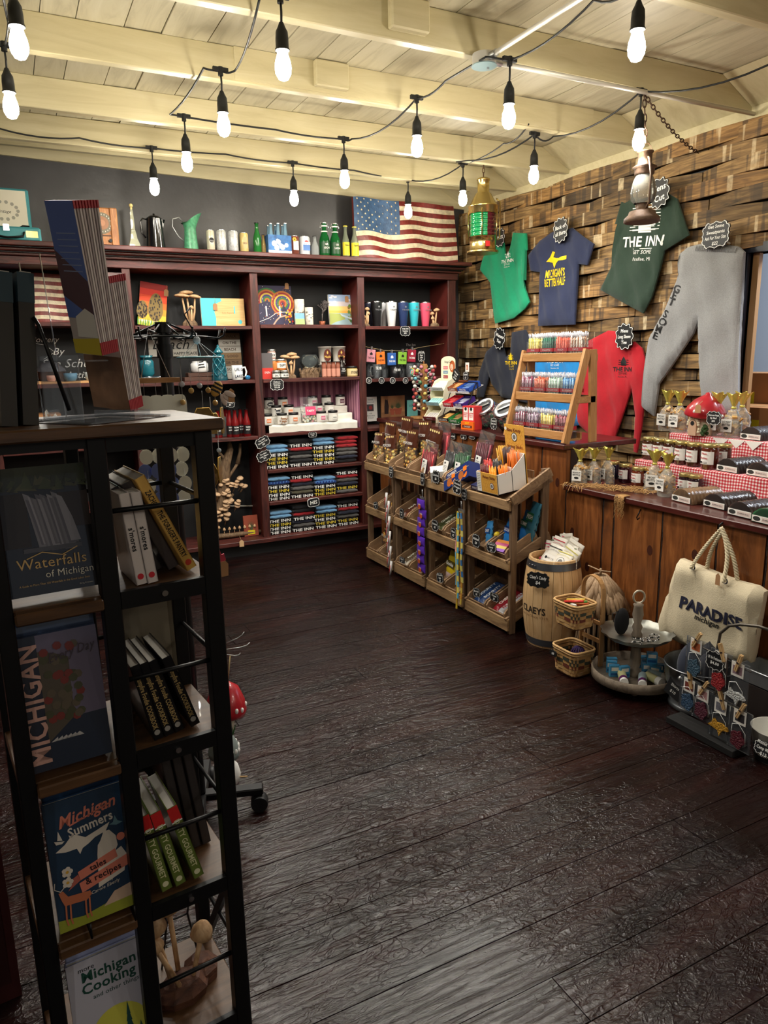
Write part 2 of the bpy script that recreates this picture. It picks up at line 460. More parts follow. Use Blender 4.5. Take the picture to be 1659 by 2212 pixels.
while x<XR:
 wd=[.19,.14,.2,.16,.21][i%5];y=YF
 cut=-1+random.random()*6
 gp=random.choice([.002,.004,.006])
 g.box(x+gp/2,min(x+wd-gp/2,XR),YF,cut,ZC,ZC+.018,CEIL);g.box(x+gp/2,min(x+wd-gp/2,XR),cut+.004,YB,ZC+random.uniform(-.003,.003),ZC+.018,CEIL)
 x+=wd;i+=1
g.build('ceiling',kind='structure')
JY=[-2.4,-1.65,-.9,-.15,.6,1.4,2.2,2.96,3.69,4.45,5.08]
JZ=2.845
k=1
for jy in JY:
 g=G();g.box(XL,XR-.005,jy,jy+.05,JZ,ZC-.001,JOIST,bv=.004)
 if abs(jy-3.69)<.01:
  g.box(1.12,1.15+2.2,jy-.006,jy,JZ+.012,ZC-.002,JOIST)
  g.box(1.52,1.70,jy-.045,jy-.006,JZ+.03,JZ+.15,JOIST,bv=.006)
 if abs(jy-2.96)<.01:
  g.box(1.56,1.74,jy-.045,jy,JZ+.03,JZ+.153,JOIST,bv=.006)
 g.build('trim_%d'%k,kind='structure');k+=1
 # beam against the back wall, with the sloping lower edge of the painted crown board
g=G()
g.prism([(XL,2.985),(XL,ZC-.001),(XR,ZC-.001),(XR,2.84),(.1,2.935)],5.855,5.879,JOIST)
g.box(XL,XR-.01,5.56,5.6,2.93,ZC-.001,JOIST)
g.build('trim_%d'%k,kind='structure');k+=1
# frieze boards along the right wall between the joists
ends=[YF]+JY+[YB]
for a,b in zip(ends[:-1],ends[1:]):
 g=G();a2=a+.052 if a!=YF else a
 g.add([(3.846,a2,2.86),(3.846,b-.002,2.86),(3.58,b-.002,2.996),(3.58,a2,2.996),(3.849,a2,2.88),(3.849,b-.002,2.88),(3.6,b-.002,2.999),(3.6,a2,2.999)],[(0,1,2,3),(7,6,5,4),(0,4,5,1),(3,2,6,7),(0,3,7,4),(1,5,6,2)],JOIST)
 g.build('trim_%d'%k,kind='structure');k+=1
g=G();g.box(3.835,3.849,YF,YB-.03,2.79,2.87,JOIST);g.build('trim_%d'%k,kind='structure');k+=1
WALLB=mat('wall_black',(70,69,71),.42,var=.12,vs=5,bump=.25,bs=14)
g=G();g.box(XL,XR+.1,YB,YB+.1,0,ZC+.06,WALLB)
g.build('wall_back',kind='structure')
g=G();g.box(XL-.1,XL,YF,YB,0,ZC+.06,mat('wall_side',(92,84,74),.8));g.build('wall_left',kind='structure')
WF=mat('wall_front_paint',(150,138,116),.8)
g=G()
g.box(XL,.0,YF-.1,YF,0,ZC+.06,WF);g.box(1.9,XR+.1,YF-.1,YF,0,ZC+.06,WF)
g.box(0,1.9,YF-.1,YF,0,.9,WF);g.box(0,1.9,YF-.1,YF,2.2,ZC+.06,WF)
g.build('wall_front',kind='structure')
# right wall with a window opening
OY0,OY1,OZ0,OZ1=1.75,2.90,.95,2.09
g=G()
g.box(XR+.001,XR+.1,OY1,YB,0,ZC+.06,BLACK);g.box(XR+.001,XR+.1,YF,OY0,0,ZC+.06,BLACK)
g.box(XR+.001,XR+.1,OY0,OY1,0,OZ0,BLACK);g.box(XR+.001,XR+.1,OY0,OY1,OZ1,ZC+.06,BLACK)
g.build('wall_right',kind='structure')
# barrel-stave cladding
def stave_mat():
 m,t,n,L,b=nt('barrel_staves')
 tc=n.new('ShaderNodeTexCoord');geo=n.new('ShaderNodeNewGeometry')
 ml=n.new('ShaderNodeMath');ml.operation='MULTIPLY';ml.inputs[1].default_value=61;L.new(geo.outputs['Random Per Island'],ml.inputs[0])
 va=n.new('ShaderNodeVectorMath');va.operation='ADD';L.new(tc.outputs['Object'],va.inputs[0]);L.new(ml.outputs[0],va.inputs[1])
 mp=n.new('ShaderNodeMapping');mp.inputs['Scale'].default_value=(3,3,34);L.new(va.outputs[0],mp.inputs['Vector'])
 no=n.new('ShaderNodeTexNoise');no.inputs['Scale'].default_value=1.5;no.inputs['Detail'].default_value=7;no.inputs['Distortion'].default_value=.8
 L.new(mp.outputs[0],no.inputs['Vector'])
 cr=n.new('ShaderNodeValToRGB');e=cr.color_ramp.elements
 e[0].position=.28;e[0].color=C3((74,58,38));e[1].position=.75;e[1].color=C3((178,144,92))
 q=e.new(.5);q.color=C3((132,102,62));L.new(no.outputs['Fac'],cr.inputs[0])
 # per stave tone
 rp=n.new('ShaderNodeValToRGB');rp.color_ramp.interpolation='CONSTANT';e=rp.color_ramp.elements
 e[0].position=0;e[0].color=(1,1,1,1);e[1].position=.32;e[1].color=(.9,.84,.78,1)
 for p,c in((.5,(.62,.62,.62,1)),(.66,(1.1,1.0,.88,1)),(.85,(.4,.4,.41,1)),(.93,(.85,.85,.85,1))):
  q=e.new(p);q.color=c
 L.new(geo.outputs['Random Per Island'],rp.inputs[0])
 m1=n.new('ShaderNodeMix');m1.data_type='RGBA';m1.blend_type='MULTIPLY';m1.inputs[0].default_value=1
 L.new(cr.outputs[0],m1.inputs[6]);L.new(rp.outputs[0],m1.inputs[7])
 # pale and dark bands across the stave where the hoops sat
 mp2=n.new('ShaderNodeMapping');mp2.inputs['Scale'].default_value=(0,7.5,.5);L.new(va.outputs[0],mp2.inputs['Vector'])
 nb=n.new('ShaderNodeTexNoise');nb.inputs['Scale'].default_value=1.6;nb.inputs['Detail'].default_value=2;L.new(mp2.outputs[0],nb.inputs['Vector'])
 b1=n.new('ShaderNodeMapRange');b1.inputs[1].default_value=.60;b1.inputs[2].default_value=.63;L.new(nb.outputs['Fac'],b1.inputs[0])
 nd=n.new('ShaderNodeTexNoise');nd.inputs['Scale'].default_value=40;L.new(tc.outputs['Object'],nd.inputs['Vector'])
 mm=n.new('ShaderNodeMath');mm.operation='MULTIPLY';L.new(b1.outputs[0],mm.inputs[0]);L.new(nd.outputs['Fac'],mm.inputs[1])
 m2=n.new('ShaderNodeMix');m2.data_type='RGBA';L.new(mm.outputs[0],m2.inputs[0]);L.new(m1.outputs[2],m2.inputs[6]);m2.inputs[7].default_value=C3((226,206,168))
 b2=n.new('ShaderNodeMapRange');b2.inputs[1].default_value=.44;b2.inputs[2].default_value=.40;L.new(nb.outputs['Fac'],b2.inputs[0])
 m4=n.new('ShaderNodeMath');m4.operation='MULTIPLY';m4.inputs[1].default_value=.65;L.new(b2.outputs[0],m4.inputs[0])
 m3=n.new('ShaderNodeMix');m3.data_type='RGBA';L.new(m4.outputs[0],m3.inputs[0]);L.new(m2.outputs[2],m3.inputs[6]);m3.inputs[7].default_value=C3((52,42,34))
 L.new(m3.outputs[2],b.inputs['Base Color']);b.inputs['Roughness'].default_value=.7
 bp=n.new('ShaderNodeBump');bp.inputs['Strength'].default_value=.35;bp.inputs['Distance'].default_value=.005
 L.new(no.outputs['Fac'],bp.inputs['Height']);L.new(bp.outputs[0],b.inputs['Normal'])
 return m
STV=stave_mat()
g=G();LS=.96;pitch=.083;z=.12;r=0
while z<2.80:
 off=(r%2)*LS/2+(r%3)*.03
 y0=YF-1+off
 while y0<YB:
  a,b=y0+.004,y0+LS-.004;y0+=LS
  if b<-2.9 or a>YB-.02:continue
  if b>YB-.005:b=YB-.005
  full=z+pitch>OZ0 and z<OZ1
  segs=[(a,b)]
  if full:
   segs=[]
   if b>OY1+.05:segs.append((max(a,OY1+.05),b))
   if a<OY0-.05:segs.append((a,min(b,OY0-.05)))
  for(p,q)in segs:
   if q-p<.03:continue
   n_=max(3,int((q-p)/.09));vs=[];c0=y0-LS/2
   tl=random.uniform(-.003,.003)
   for i in range(n_+1):
    yy=p+(q-p)*i/n_;u=(yy-(c0))/(LS/2);u=max(-1,min(1,u))
    hw=pitch/2*(1.06-.34*u*u);bul=.055*(1-u*u)
    zc=min(z+pitch/2+tl*u,2.80-hw);x1=XR-.012-bul
    vs+=[(x1,yy,zc-hw),(x1,yy,zc+hw),(x1+.02,yy,zc+hw),(x1+.02,yy,zc-hw)]
   fs=[(3,2,1,0),tuple(n_*4+i for i in range(4))]
   for i in range(n_):
    for j in range(4):fs.append((i*4+j,i*4+(j+1)%4,(i+1)*4+(j+1)%4,(i+1)*4+j))
   g.add(vs,fs,STV)
 z+=pitch;r+=1
o=g.build('wall_cladding',kind='structure')
# window in the right wall and the pale room beyond it
FRM=mat('window_frame_dark',(24,27,38),.3)
g=G()
for(a,b,c,d)in((OY0-.05,OY0,OZ0-.05,OZ1+.05),(OY1,OY1+.05,OZ0-.05,OZ1+.05),(OY0,OY1,OZ0-.05,OZ0),(OY0,OY1,OZ1,OZ1+.05)):
 g.box(XR-.03,XR+.1,a,b,c,d,FRM)
w1=g.build('window_1',kind='structure')
g=G();g.box(XR+.02,XR+.05,OY1-.04,OY1-.001,OZ0,OZ1,mat('bare_pine',(168,128,84),.6));g.build('window_frame',w1)
g=G();g.box(5.4,5.5,.5,5.5,-.0,3.0,mat('wall_pale_blue',(196,208,224),.8));g.build('wall_beyond',kind='structure')
g=G();g.box(3.96,5.4,.5,5.5,.8,.9,mat('bench_top',(150,120,90),.7));g.build('trim_%d'%k,kind='structure');k+=1
area('beyond_window_light',(4.6,2.2,2.8),(4.9,2.6,1.0),.8,.8,22,(.85,.92,1.0))
# ---------------- string lights ----------------
BULB=mat('lit_bulb',(255,246,226),.4,emis=64.0)
RUB=mat('black_rubber',(20,22,24),.5)
def bulb_parts(root,p,hang=.255):
 g=G();T=Matrix.Translation(p)
 g.tube([(0,0,.01),(.002,0,-.05),(0,0,-.1)],.0045,RUB,T=T)
 g.box(-.035,.035,-.008,.008,-.006,.012,RUB,T);g.cyl(.012,-.022,.014,RUB,10,T)
 g.lathe([(.008,-.085),(.014,-.1),(.022,-.115),(.024,-.14),(.024,-.17),(.027,-.172),(.027,-.178)],RUB,14,T)
 s=g.build('lamp_socket',root)
 b=G();b.lathe([(.018,-.178),(.02,-.19),(.028,-.215),(.0305,-.235),(.028,-.255),(.018,-.272),(.001,-.279)],BULB,16,T)
 b.build('bulb',s,label='glowing clear bulb')
 # the socket shades the upper side, so most of the bulb's light goes down and outwards
 l=bpy.data.lights.new('bulb_downlight','SPOT');l.energy=BULB_DOWN;l.color=(1.0,.975,.925);l.shadow_soft_size=.035;l.spot_size=math.radians(176);l.spot_blend=.7
 lo=bpy.data.objects.new('bulb_downlight',l);COL.objects.link(lo);lo.parent=root;lo.location=(p[0],p[1],p[2]-.322)
 return s
def light_string(pts,label):
 """pts: (point, has_bulb, sag to next)"""
 root=thing('string_lights',label,'string lights',pts[0][0])
 o=Vector(pts[0][0]);path=[]
 for i,(p,bl,sag)in enumerate(pts):
  p=Vector(p)
  path.append(p-o)
  if i+1<len(pts):
   q=Vector(pts[i+1][0])
   for t in(.15,.3,.45,.6,.75,.9):
    path.append(p.lerp(q,t)-o-Vector((0,0,sag*4*t*(1-t))))
 g=G();g.tube(path,.0048,RUB,6);g.build('cord',root)
 for p,bl,sag in pts:
  if bl:bulb_parts(root,Vector(p)-o)
 return root
zb=JZ-.012
def A(px,py,z=zb):return onZ(px,py,z)
light_string([(A(-420,235,2.86),0,.0),(A(0,278,2.86),0,.02),(A(171,298,2.86),0,.012),(A(327,320,2.86),1,.005),(A(487,333,2.86),0,.01),(A(632,352,2.86),1,.006),(A(765,368,2.86),0,.008),(A(881,388,2.86),1,.05),(A(1000,354,2.86),1,.02),(A(1088,310,2.86),0,.03),(A(1142,268,2.86),0,0)],'black string of lights along the far joist nearest the flag')
light_string([(A(560,0),0,.03),(A(508,152),0,.01),(A(476,152),1,.004),(A(440,147),0,.02),(A(367,247),0,0),(A(397,252),1,.004),(A(595,280),0,.01),(A(742,300),1,.01),(A(760,300),0,.05),(A(900,212),1,.02),(A(962,175),0,.0),(A(1050,123,2.80),0,0),(A(1101,130,2.81),1,.03),(A(1283,0),0,.05),(A(1420,-90),0,0)],'black string of lights zigzagging from the upper left to the junction box')
light_string([(A(985,350),0,.0),(A(1010,347,2.83),0,.04),(A(1155,290),1,.03),(A(1195,295),0,.05),(A(1385,197),1,.05),(A(1700,120),0,0)],'black string of lights crossing above the two hanging lanterns')
light_string([(A(420,-260),0,.0),(A(605,-8),1,.02),(A(760,-220),0,.05),(A(1383,-58),1,.05),(A(1800,-40),0,0)],'black string of lights along the nearest joist at the top edge')
light_string([(A(-300,-330),0,.05),(A(5,-15,2.84),0,.05),(A(38,108),0,.0),(A(8,98),1,.05),(A(22,-72),1,.05),(A(-300,-60),0,0)],'black string of lights in the upper left corner')
# the strings carry on over the room behind the camera
for(x0,y0,wh)in((-1.15,-1.3,'left'),(2.8,.1,'right')):
 light_string([((x0-.6,y0+.2,zb),0,.05),((x0,y0,zb),1,.05),((x0+.7,y0-.9,zb),1,.05),((x0+.1,y0-1.9,zb),1,.05),((x0+.9,y0-2.6,zb),0,0)],'black string of lights over the %s side of the room behind the photographer'%wh)
 # junction box with conduit
GALV=mat('galvanised',(176,178,180),.35,.85)
PC=onZ(1075,118,2.81)
jb=thing('junction_box','round grey metal junction box with two conduits under the joist','junction box',(PC.x,2.93,2.80))
g=G();g.cyl(.052,0,.045,mat('box_paint',(196,194,190),.4,.3),20);g.cyl(.056,-.004,.0,mat('cover_blue_grey',(150,176,184),.3,.4),20);g.cyl(.006,-.012,-.004,GALV,8,c=(.02,0,0));g.build('box',jb)
g=G();g.tube([(.05,0,.022),(XR-.03-PC.x,0,.022)],.011,mat('conduit_paint',(206,202,192),.35,.3),10);g.cyl(.016,-.02,.02,GALV,10,Matrix.Translation((.07,0,.022))@Matrix.Rotation(PI/2,4,'Y'));g.build('conduit',jb)
g=G();g.tube([(.0,-.05,.022),(-.02,-3.4,.022)],.011,MC['conduit_paint'],10);g.cyl(.016,-.02,.02,GALV,10,Matrix.Translation((0,-.07,.022))@Matrix.Rotation(PI/2,4,'X'));g.build('conduit',jb)
# ---------------- built-in shelf unit on the back wall ----------------
YS=5.53
SHW=wood('shelf_red_wood',[(0.25,(24,12,10)),(.42,(62,26,22)),(.58,(88,36,30)),(.8,(128,66,54))],'x',2.6,.5,9,.12,.3)
SHV=wood('shelf_red_wood_upright',[(0.25,(26,12,11)),(.45,(62,25,21)),(.78,(104,48,40))],'z',2.0,.5,9,.12,.3)
SIDE=mat('shelf_side_red',(86,30,24),.55,var=.2,vs=6)
BACKB=mat('shelf_back_black',(26,26,28),.6,var=.15)
unit=thing('shelf_unit','dark red wooden built-in shelf unit filling the back wall','shelves',(1.7,YS,0))
def up(g,name,**k):return g.build(name,unit,loc=(-1.7,-YS,0),**k)
POSTS=[(-.95,-.89),(-.15,-.09),(.785,.842),(1.705,1.767),(2.602,2.664),(3.467,3.547)]
for i,(a,b)in enumerate(POSTS):
 g=G();g.box(a,b,YS,YS+.02,.10,2.19,SHV,bv=.003);g.box(a+.012,b-.012,YS+.02,5.86,.10,2.19,SIDE)
 up(g,'post')
ROWS={0:[1.80,1.385,.95],1:[1.812,1.398,.95,.5],2:[1.79,1.385,.947],3:[1.80,1.385,.96,.668,.406],4:[1.79,1.36,.95,.6]}
for bi,zs in ROWS.items():
 a,b=POSTS[bi][1],POSTS[bi+1][0]
 for z in zs:
  g=G();g.box(a+.001,b-.001,YS-.006,5.86,z-.015,z+.013,SHW,bv=.003);up(g,'shelf')
 g=G();g.box(a-.012,b+.012,5.862,5.876,.1,2.2,BACKB);up(g,'back_panel')
g=G();g.box(-1.0,3.60,YS-.05,5.86,.10,.135,SHW,bv=.004);up(g,'base_shelf')
g=G();g.box(-1.0,3.56,YS+.02,5.86,.0,.10,mat('plinth_black',(28,26,27),.5));up(g,'plinth')
g=G()
g.box(-1.0,3.56,YS-.012,5.86,2.19,2.245,SHW,bv=.004)
g.box(-1.0,3.58,YS-.035,YS+.0,2.245,2.262,SHW,bv=.004)
g.box(-1.0,3.59,YS-.05,YS+.0,2.262,2.268,BLACK)
g.box(-1.0,3.60,YS-.075,YS+.0,2.268,2.29,SHW,bv=.008)
g.box(-1.0,3.61,YS-.088,YS+.0,2.29,2.296,BLACK)
g.box(-1.0,3.64,YS-.115,5.86,2.296,2.328,SHW,bv=.005)
up(g,'cornice')
TOP=2.3285
def fit(x0,x1,yt,Y,z):
 """footprint centre, width and height of something standing at depth Y on height z"""
 ym=CY
 a=onY(x0,yt,Y);b=onY(x1,yt,Y);t=onY((x0+x1)/2,yt,Y)
 # the columns lean slightly, so slide down to the foot
 c=Vector(((a.x+b.x)/2,Y,z));return c,b.x-a.x,t.z-z
TEAL=mat('teal_vinyl',(70,150,158),.45,var=.08)
CREAM=mat('cream_board',(232,226,206),.6)
# record player suitcase
c,W_,H_=fit(-60,84,482,5.62,TOP)
rp=thing('record_player','teal suitcase record player with open lid on top of the shelves','record player',c)
g=G();g.box(-W_/2,W_/2,-.12,.12,0.004,.095,TEAL,bv=.012);g.build('case',rp)
g=G();g.box(-W_/2+.01,W_/2-.04,.10,.14,.095,.37,TEAL,bv=.01);g.box(-W_/2+.03,W_/2-.06,.094,.10,.11,.355,CREAM)
g.text('vintage',W_/2-.2,.22,.02,.0935,INK,shear=.3);g.T=None
for i in range(14):
 a=2*PI*i/14;g.disc(W_/2-.2+.085*math.cos(a),.225+.055*math.sin(a),.012,.0934,mat('grey_print',(168,165,152),.7),n=6)
g.build('lid',rp)
g=G();g.tube([(W_/2-.30,-.125,.06),(W_/2-.29,-.15,.03),(W_/2-.2,-.155,.02),(W_/2-.11,-.15,.03),(W_/2-.1,-.125,.06)],.007,IRON);g.build('handle',rp)
for lx in(W_/2-.22,W_/2-.34):g=G();g.box(lx,lx+.035,-.128,-.12,.065,.105,CHROME);g.build('latch',rp)
g=G();g.rect(W_/2-.09,W_/2-.02,.03,.07,-.1215,BRASS);g.tube([(W_/2-.13,.0,.1),(W_/2-.1,0,.118),(W_/2-.06,.02,.12)],.006,IRON);g.build('tone_arm',rp)
# radio
c,W_,H_=fit(180,248,452,5.62,TOP)
WR=wood('radio_wood',[(.2,(128,74,34)),(.5,(176,112,58)),(.8,(214,164,104))],'z',5,.5,6,.1,.2)
rd=thing('table_radio','old wooden table radio with round dial on top of the shelves','radio',c)
g=G();g.box(-W_/2,W_/2,-.075,.075,0.003,H_,WR,bv=.008);g.box(-W_/2,-W_/2+.05,-.085,-.07,0.003,H_,WR,bv=.006);g.box(W_/2-.05,W_/2,-.085,-.07,.003,H_,WR,bv=.006)
g.box(-W_/2+.05,W_/2-.05,-.078,-.07,.07,.078,mat('radio_gap',(70,40,20),.6));g.build('case',rd)
g=G();M_=Matrix.Translation((0,-.076,H_*.6))@Matrix.Rotation(PI/2,4,'X')
g.cyl(H_*.27,0,.004,mat('dial_grey',(112,104,84),.5),28,M_);g.cyl(H_*.17,.004,.006,mat('dial_bronze',(150,98,60),.4),24,M_);g.cyl(H_*.08,.006,.01,mat('dial_bronze2',(176,120,84),.4),16,M_)
for i in range(20):
 a=2*PI*i/20;g.rect(H_*.22*math.cos(a)-.002,H_*.22*math.cos(a)+.002,H_*.6+H_*.22*math.sin(a)-.004,H_*.6+H_*.22*math.sin(a)+.004,-.0806,PAPER)
g.build('dial',rd)
for s in(-1,1):
 g=G();g.cyl(.011,0,.014,IRON,12,Matrix.Translation((s*.045,-.076,.042))@Matrix.Rotation(PI/2,4,'X'));g.build('knob',rd)
 # Eiffel tower bottle
c,W_,H_=fit(268,296,438,5.6,TOP)
GL_Y=glass('pale_glass',(222,224,196),.05,.45)
et=thing('tower_shaped_bottle','tall glass bottle shaped like a lattice tower with a cork','bottle',c)
g=G();R_=W_/2;vs=[];prof=[(R_*1.3,0),(R_*1.15,.03),(R_*.72,.07),(R_*.6,.1),(R_*.42,.13),(R_*.36,.2),(R_*.28,H_-.06),(R_*.2,H_-.04)]
g.lathe(prof,GL_Y,4,TR(rz=PI/4),smooth=False)
for i in range(9):g.lathe([(R_*.5-.0018*i,.12+i*.015),(R_*.5-.0018*i,.123+i*.015)],MC['pale_glass'],4,TR(rz=PI/4),smooth=False)
g.build('bottle',et);g=G();g.ball((0,0,H_-.018),.014,mat('cork_yellow',(226,206,140),.6));g.cyl(.008,H_-.045,H_-.02,MC['cork_yellow'],10);g.build('stopper',et)
# black enamel coffee pot
c,W_,H_=fit(313,351,466,5.6,TOP)
ENB=mat('black_enamel',(14,15,18),.12,coat=.5)
cp=thing('coffee_pot','black enamel coffee pot on top of the shelves beside the green pitcher','coffee pot',c)
g=G();R_=W_/2;g.lathe([(R_*1.12,0),(R_*1.1,.02),(R_*.86,H_*.9),(R_*.88,H_*.92),(R_*.5,H_*.99),(.008,H_),(.008,H_+.012),(.001,H_+.015)],ENB,24);g.build('body',cp)
g=G();g.tube([(-R_*.86,0,H_*.88),(-R_*1.3,0,H_*.9),(-R_*1.55,0,H_*.8),(-R_*1.5,0,H_*.5),(-R_*1.1,0,H_*.35)],.006,ENB,8);g.build('handle',cp)
g=G();g.add([(R_*.7,-.015,H_*.5),(R_*.7,.015,H_*.5),(R_*1.25,0,H_*.9),(R_*.75,.02,H_*.9),(R_*.75,-.02,H_*.9)],[(0,2,4),(1,3,2),(0,1,2),(2,3,4),(0,4,3,1)],ENB);g.build('spout',cp)
# green pitcher
c,W_,H_=fit(394,424,474,5.6,TOP)
GRN=mat('green_enamel',(84,158,118),.4,var=.35,vs=60)
pt=thing('pitcher','tall mottled green metal pitcher with thin loop handle','pitcher',c)
R_=W_/2
def pit(u,v):
 a=2*PI*u;z=v*H_;r=R_*(1.05-.35*v)if v<.72 else R_*(.80+.45*(v-.72)/.28)
 lip=0
 if v>.9:lip=(v-.9)/.1
 x=r*math.cos(a)*(1+.45*lip*max(0,math.cos(a)));zz=z+lip*.05*max(-.6,math.cos(a))
 return(x,r*math.sin(a),zz)
g=G();g.grid(pit,24,16,GRN);g.cyl(R_*1.03,0,.004,GRN,20);g.build('body',pt)
g=G();g.tube([(-R_*.8,0,H_*.86),(-R_*1.5,0,H_*1.04),(-R_*2.4,0,H_*.98),(-R_*2.5,0,H_*.75),(-R_*1.7,0,H_*.45),(-R_*.9,0,H_*.3)],.004,GALV,6);g.build('handle',pt)
# cans
def can(x0,x1,yt,col,label,deco=None,Y=5.58):
 c,W_,H_=fit(x0,x1,yt,Y,TOP);R_=W_/2
 t=thing('drink_can',label,'can',c,group='cans on top of the shelves')
 g=G();m=mat('can_'+label[:12].replace(' ','_'),col,.3,.2,var=.3 if deco=='speck' else 0,vs=90)
 g.lathe([(R_*.86,0),(R_,.008),(R_,H_-.01),(R_*.86,H_)],m,20)
 fr=-R_-.0008
 if deco=='ring':g.disc(0,H_*.55,R_*.62,fr,INK);g.text('STROHS',0,H_*.52,.01,fr-.0006,WHITE,wmax=R_*1.1)
 if deco=='pep':
  g.rect(-R_*.7,R_*.7,H_*.3,H_*.62,fr,mat('soda_blue',(90,130,196),.4));g.disc(0,H_*.66,R_*.5,fr-.0004,mat('soda_red',(200,50,56),.4));g.disc(0,H_*.58,R_*.38,fr-.0007,MC['soda_blue']);g.rect(-R_*.75,R_*.75,H_*.58,H_*.72,fr-.001,WHITE);g.text('PEPSI',0,H_*.61,.014,fr-.0014,MC['soda_blue'],st='b',wmax=R_*1.3)
 if deco=='beer':g.rect(-R_*.5,R_*.5,H_*.25,H_*.8,fr,mat('can_tan',(190,160,110),.5));g.text('BEER',0,H_*.5,.012,fr-.0006,INK,wmax=R_)
 if deco=='flower':
  g.rect(-R_*.55,R_*.55,H_*.3,H_*.75,fr,PAPER)
  for i in range(6):g.disc(-R_*.3+R_*.28*math.cos(i),H_*.82+R_*.28*math.sin(i),R_*.16,fr-.0005,mat('daisy',(222,176,60),.5))
 g.build('body',t);g=G();g.cyl(R_*.85,H_,H_+.002,CHROME,16);g.box(-.006,.006,-.004,.008,H_+.002,H_+.004,CHROME);g.build('can_lid',t)
 return t
can(445,462,498,(206,198,176),'silver and black can, first in the row beside the pitcher','ring')
can(467,487,498,(206,208,206),'mottled silver can, second in the row beside the pitcher','speck')
can(492,513,500,(198,200,204),'grey patterned can, third in the row beside the pitcher','speck')
can(517,535,504,(206,182,118),'gold beer can left of the green bottle','beer')
can(625,645,511,(112,58,44),'brown can with flowers beside the six pack','flower')
can(647,668,512,(214,218,226),'white blue and red cola can','pep')
# bottles
def bottle(loc,R_,H_,glassm,label,cat='bottle',lab=None,swing=False,cap=IRON,text=None,group='bottles on top of the shelves',tcol=WHITE,neck=.3,fill=None,lh=(.12,.45),name='glass_bottle',rz=0.0):
 t=thing(name,label,cat,loc,rz,group=group)
 g=G();r2=R_*neck+.004
 g.lathe([(R_*.9,0),(R_,.006),(R_,H_*.48),(R_*.9,H_*.56),(r2*1.2,H_*.74),(r2,H_*.82),(r2,H_*.955),(r2*1.2,H_*.96),(r2*1.2,H_*.985)],glassm,18,cap=True)
 g.build('bottle',t)
 if fill:g=G();g.lathe([(R_*.86,.004),(R_*.92,.01),(R_*.92,H_*.5),(r2*1.0,H_*.72),(0.001,H_*.72)],fill,14);g.build('contents',t)
 g=G();g.cyl(r2*1.3,H_*.97,H_,cap,12)
 if swing:
  g.lathe([(r2*1.5,H_*.88),(r2*1.6,H_*.9),(r2*1.5,H_*.92)],WHITE,12);g.tube([(-r2*1.6,0,H_*.78),(-r2*2.2,0,H_*.88),(-r2*1.5,0,H_*1.0),(r2*1.5,0,H_*1.0),(r2*2.2,0,H_*.88),(r2*1.6,0,H_*.78)],.0022,CHROME,5)
  g.cyl(r2*1.6,H_*.73,H_*.76,WHITE,12)
 g.build('bottle_cap',t)
 if lab:
  g=G();n=10;a0=-1.25;vs=[]
  def lf(u,v):a=-PI/2+(u-.5)*2.5;return((R_+.0012)*math.cos(a),(R_+.0012)*math.sin(a),H_*(lh[0]+(lh[1]-lh[0])*v))
  g.grid(lf,10,1,lab)
  if text:
   for i,tx in enumerate(text):g.text(tx,0,H_*(lh[0]+(lh[1]-lh[0])*(.78-i*.3)),H_*.05,-R_-.0025,tcol,st='b',wmax=R_*1.25)
  g.build('bottle_label',t)
 return t
GG=glass('green_glass',(20,92,42),.05,.88)
def topbottle(x0,x1,yt,*a,**k):
 c,W_,H_=fit(x0,x1,yt,5.58,TOP);return bottle(c,W_/2,H_,*a,**k)
topbottle(545,562,481,mat('seven_green',(34,104,46),.12),'green soda bottle standing left of the six pack',lab=None)
topbottle(563,573,507,glass('amber_glass',(140,116,70),.1,.7),'small amber bottle squeezed against the six pack')
topbottle(671,688,510,glass('bottle_clear',(200,206,208),.05,.35),'small clear bottle right of the cola can')
topbottle(689,710,481,GG,'green swing-top bottle beside the clear bottle',swing=True,lab=mat('green_lab',(16,70,34),.4),text=('GR','LSCH'),cap=CHROME)
topbottle(712,733,483,GG,'green swing-top bottle nearest the yellow-label bottles',swing=True,lab=MC['green_lab'],text=('GR','LSCH'),cap=CHROME)
YL=mat('yellow_label',(226,206,40),.5)
topbottle(738,753,488,glass('soda_bottle',(150,158,138),.05,.5),'clear bottle with yellow label, farther from the flag',lab=YL,text=('Squirt',),tcol=INK,cap=mat('ycap',(222,208,60),.4),lh=(.1,.5))
topbottle(757,773,490,MC['soda_bottle'],'clear bottle with yellow label touching the flag',lab=YL,text=('Squirt',),tcol=INK,cap=MC['ycap'],lh=(.1,.5))
# six pack
c,W_,H_=fit(572,622,484,5.58,TOP)
sp=thing('six_pack_carton','blue and white cardboard carrier holding six glass bottles','six pack',c)
g=G();h2=H_*.62
g.box(-W_/2,W_/2,-.06,.06,.002,h2,mat('carton_blue',(54,108,168),.5,var=.5,vs=25))
for i in range(9):g.disc(random.uniform(-W_/2+.03,W_/2-.03),random.uniform(.05,h2-.03),random.uniform(.01,.024),-.0605-.0001*i,mat('carton_pale',(206,222,230),.5),n=9)
g.rect(-W_/2,W_/2,.004,h2*.22,-.0615,WHITE);g.text('WHITE MILK',0,h2*.1,.02,-.062,mat('carton_lb',(120,160,200),.5),wmax=W_*.8)
g.box(-.01,.01,-.006,.006,h2,H_*.8,MC['carton_blue']);g.build('carrier',sp)
for i in range(3):
 for j in range(2):
  o=bottle((c.x+(i-1)*W_*.31,c.y-.028+j*.056,TOP+.004),.022,H_*(.97+.02*i-.03*j),glass('pale_blue_glass',(150,190,214),.05,.4),'clear bottle standing in the blue six pack carrier',group='bottles in the six pack carrier',cap=CHROME,neck=.35)
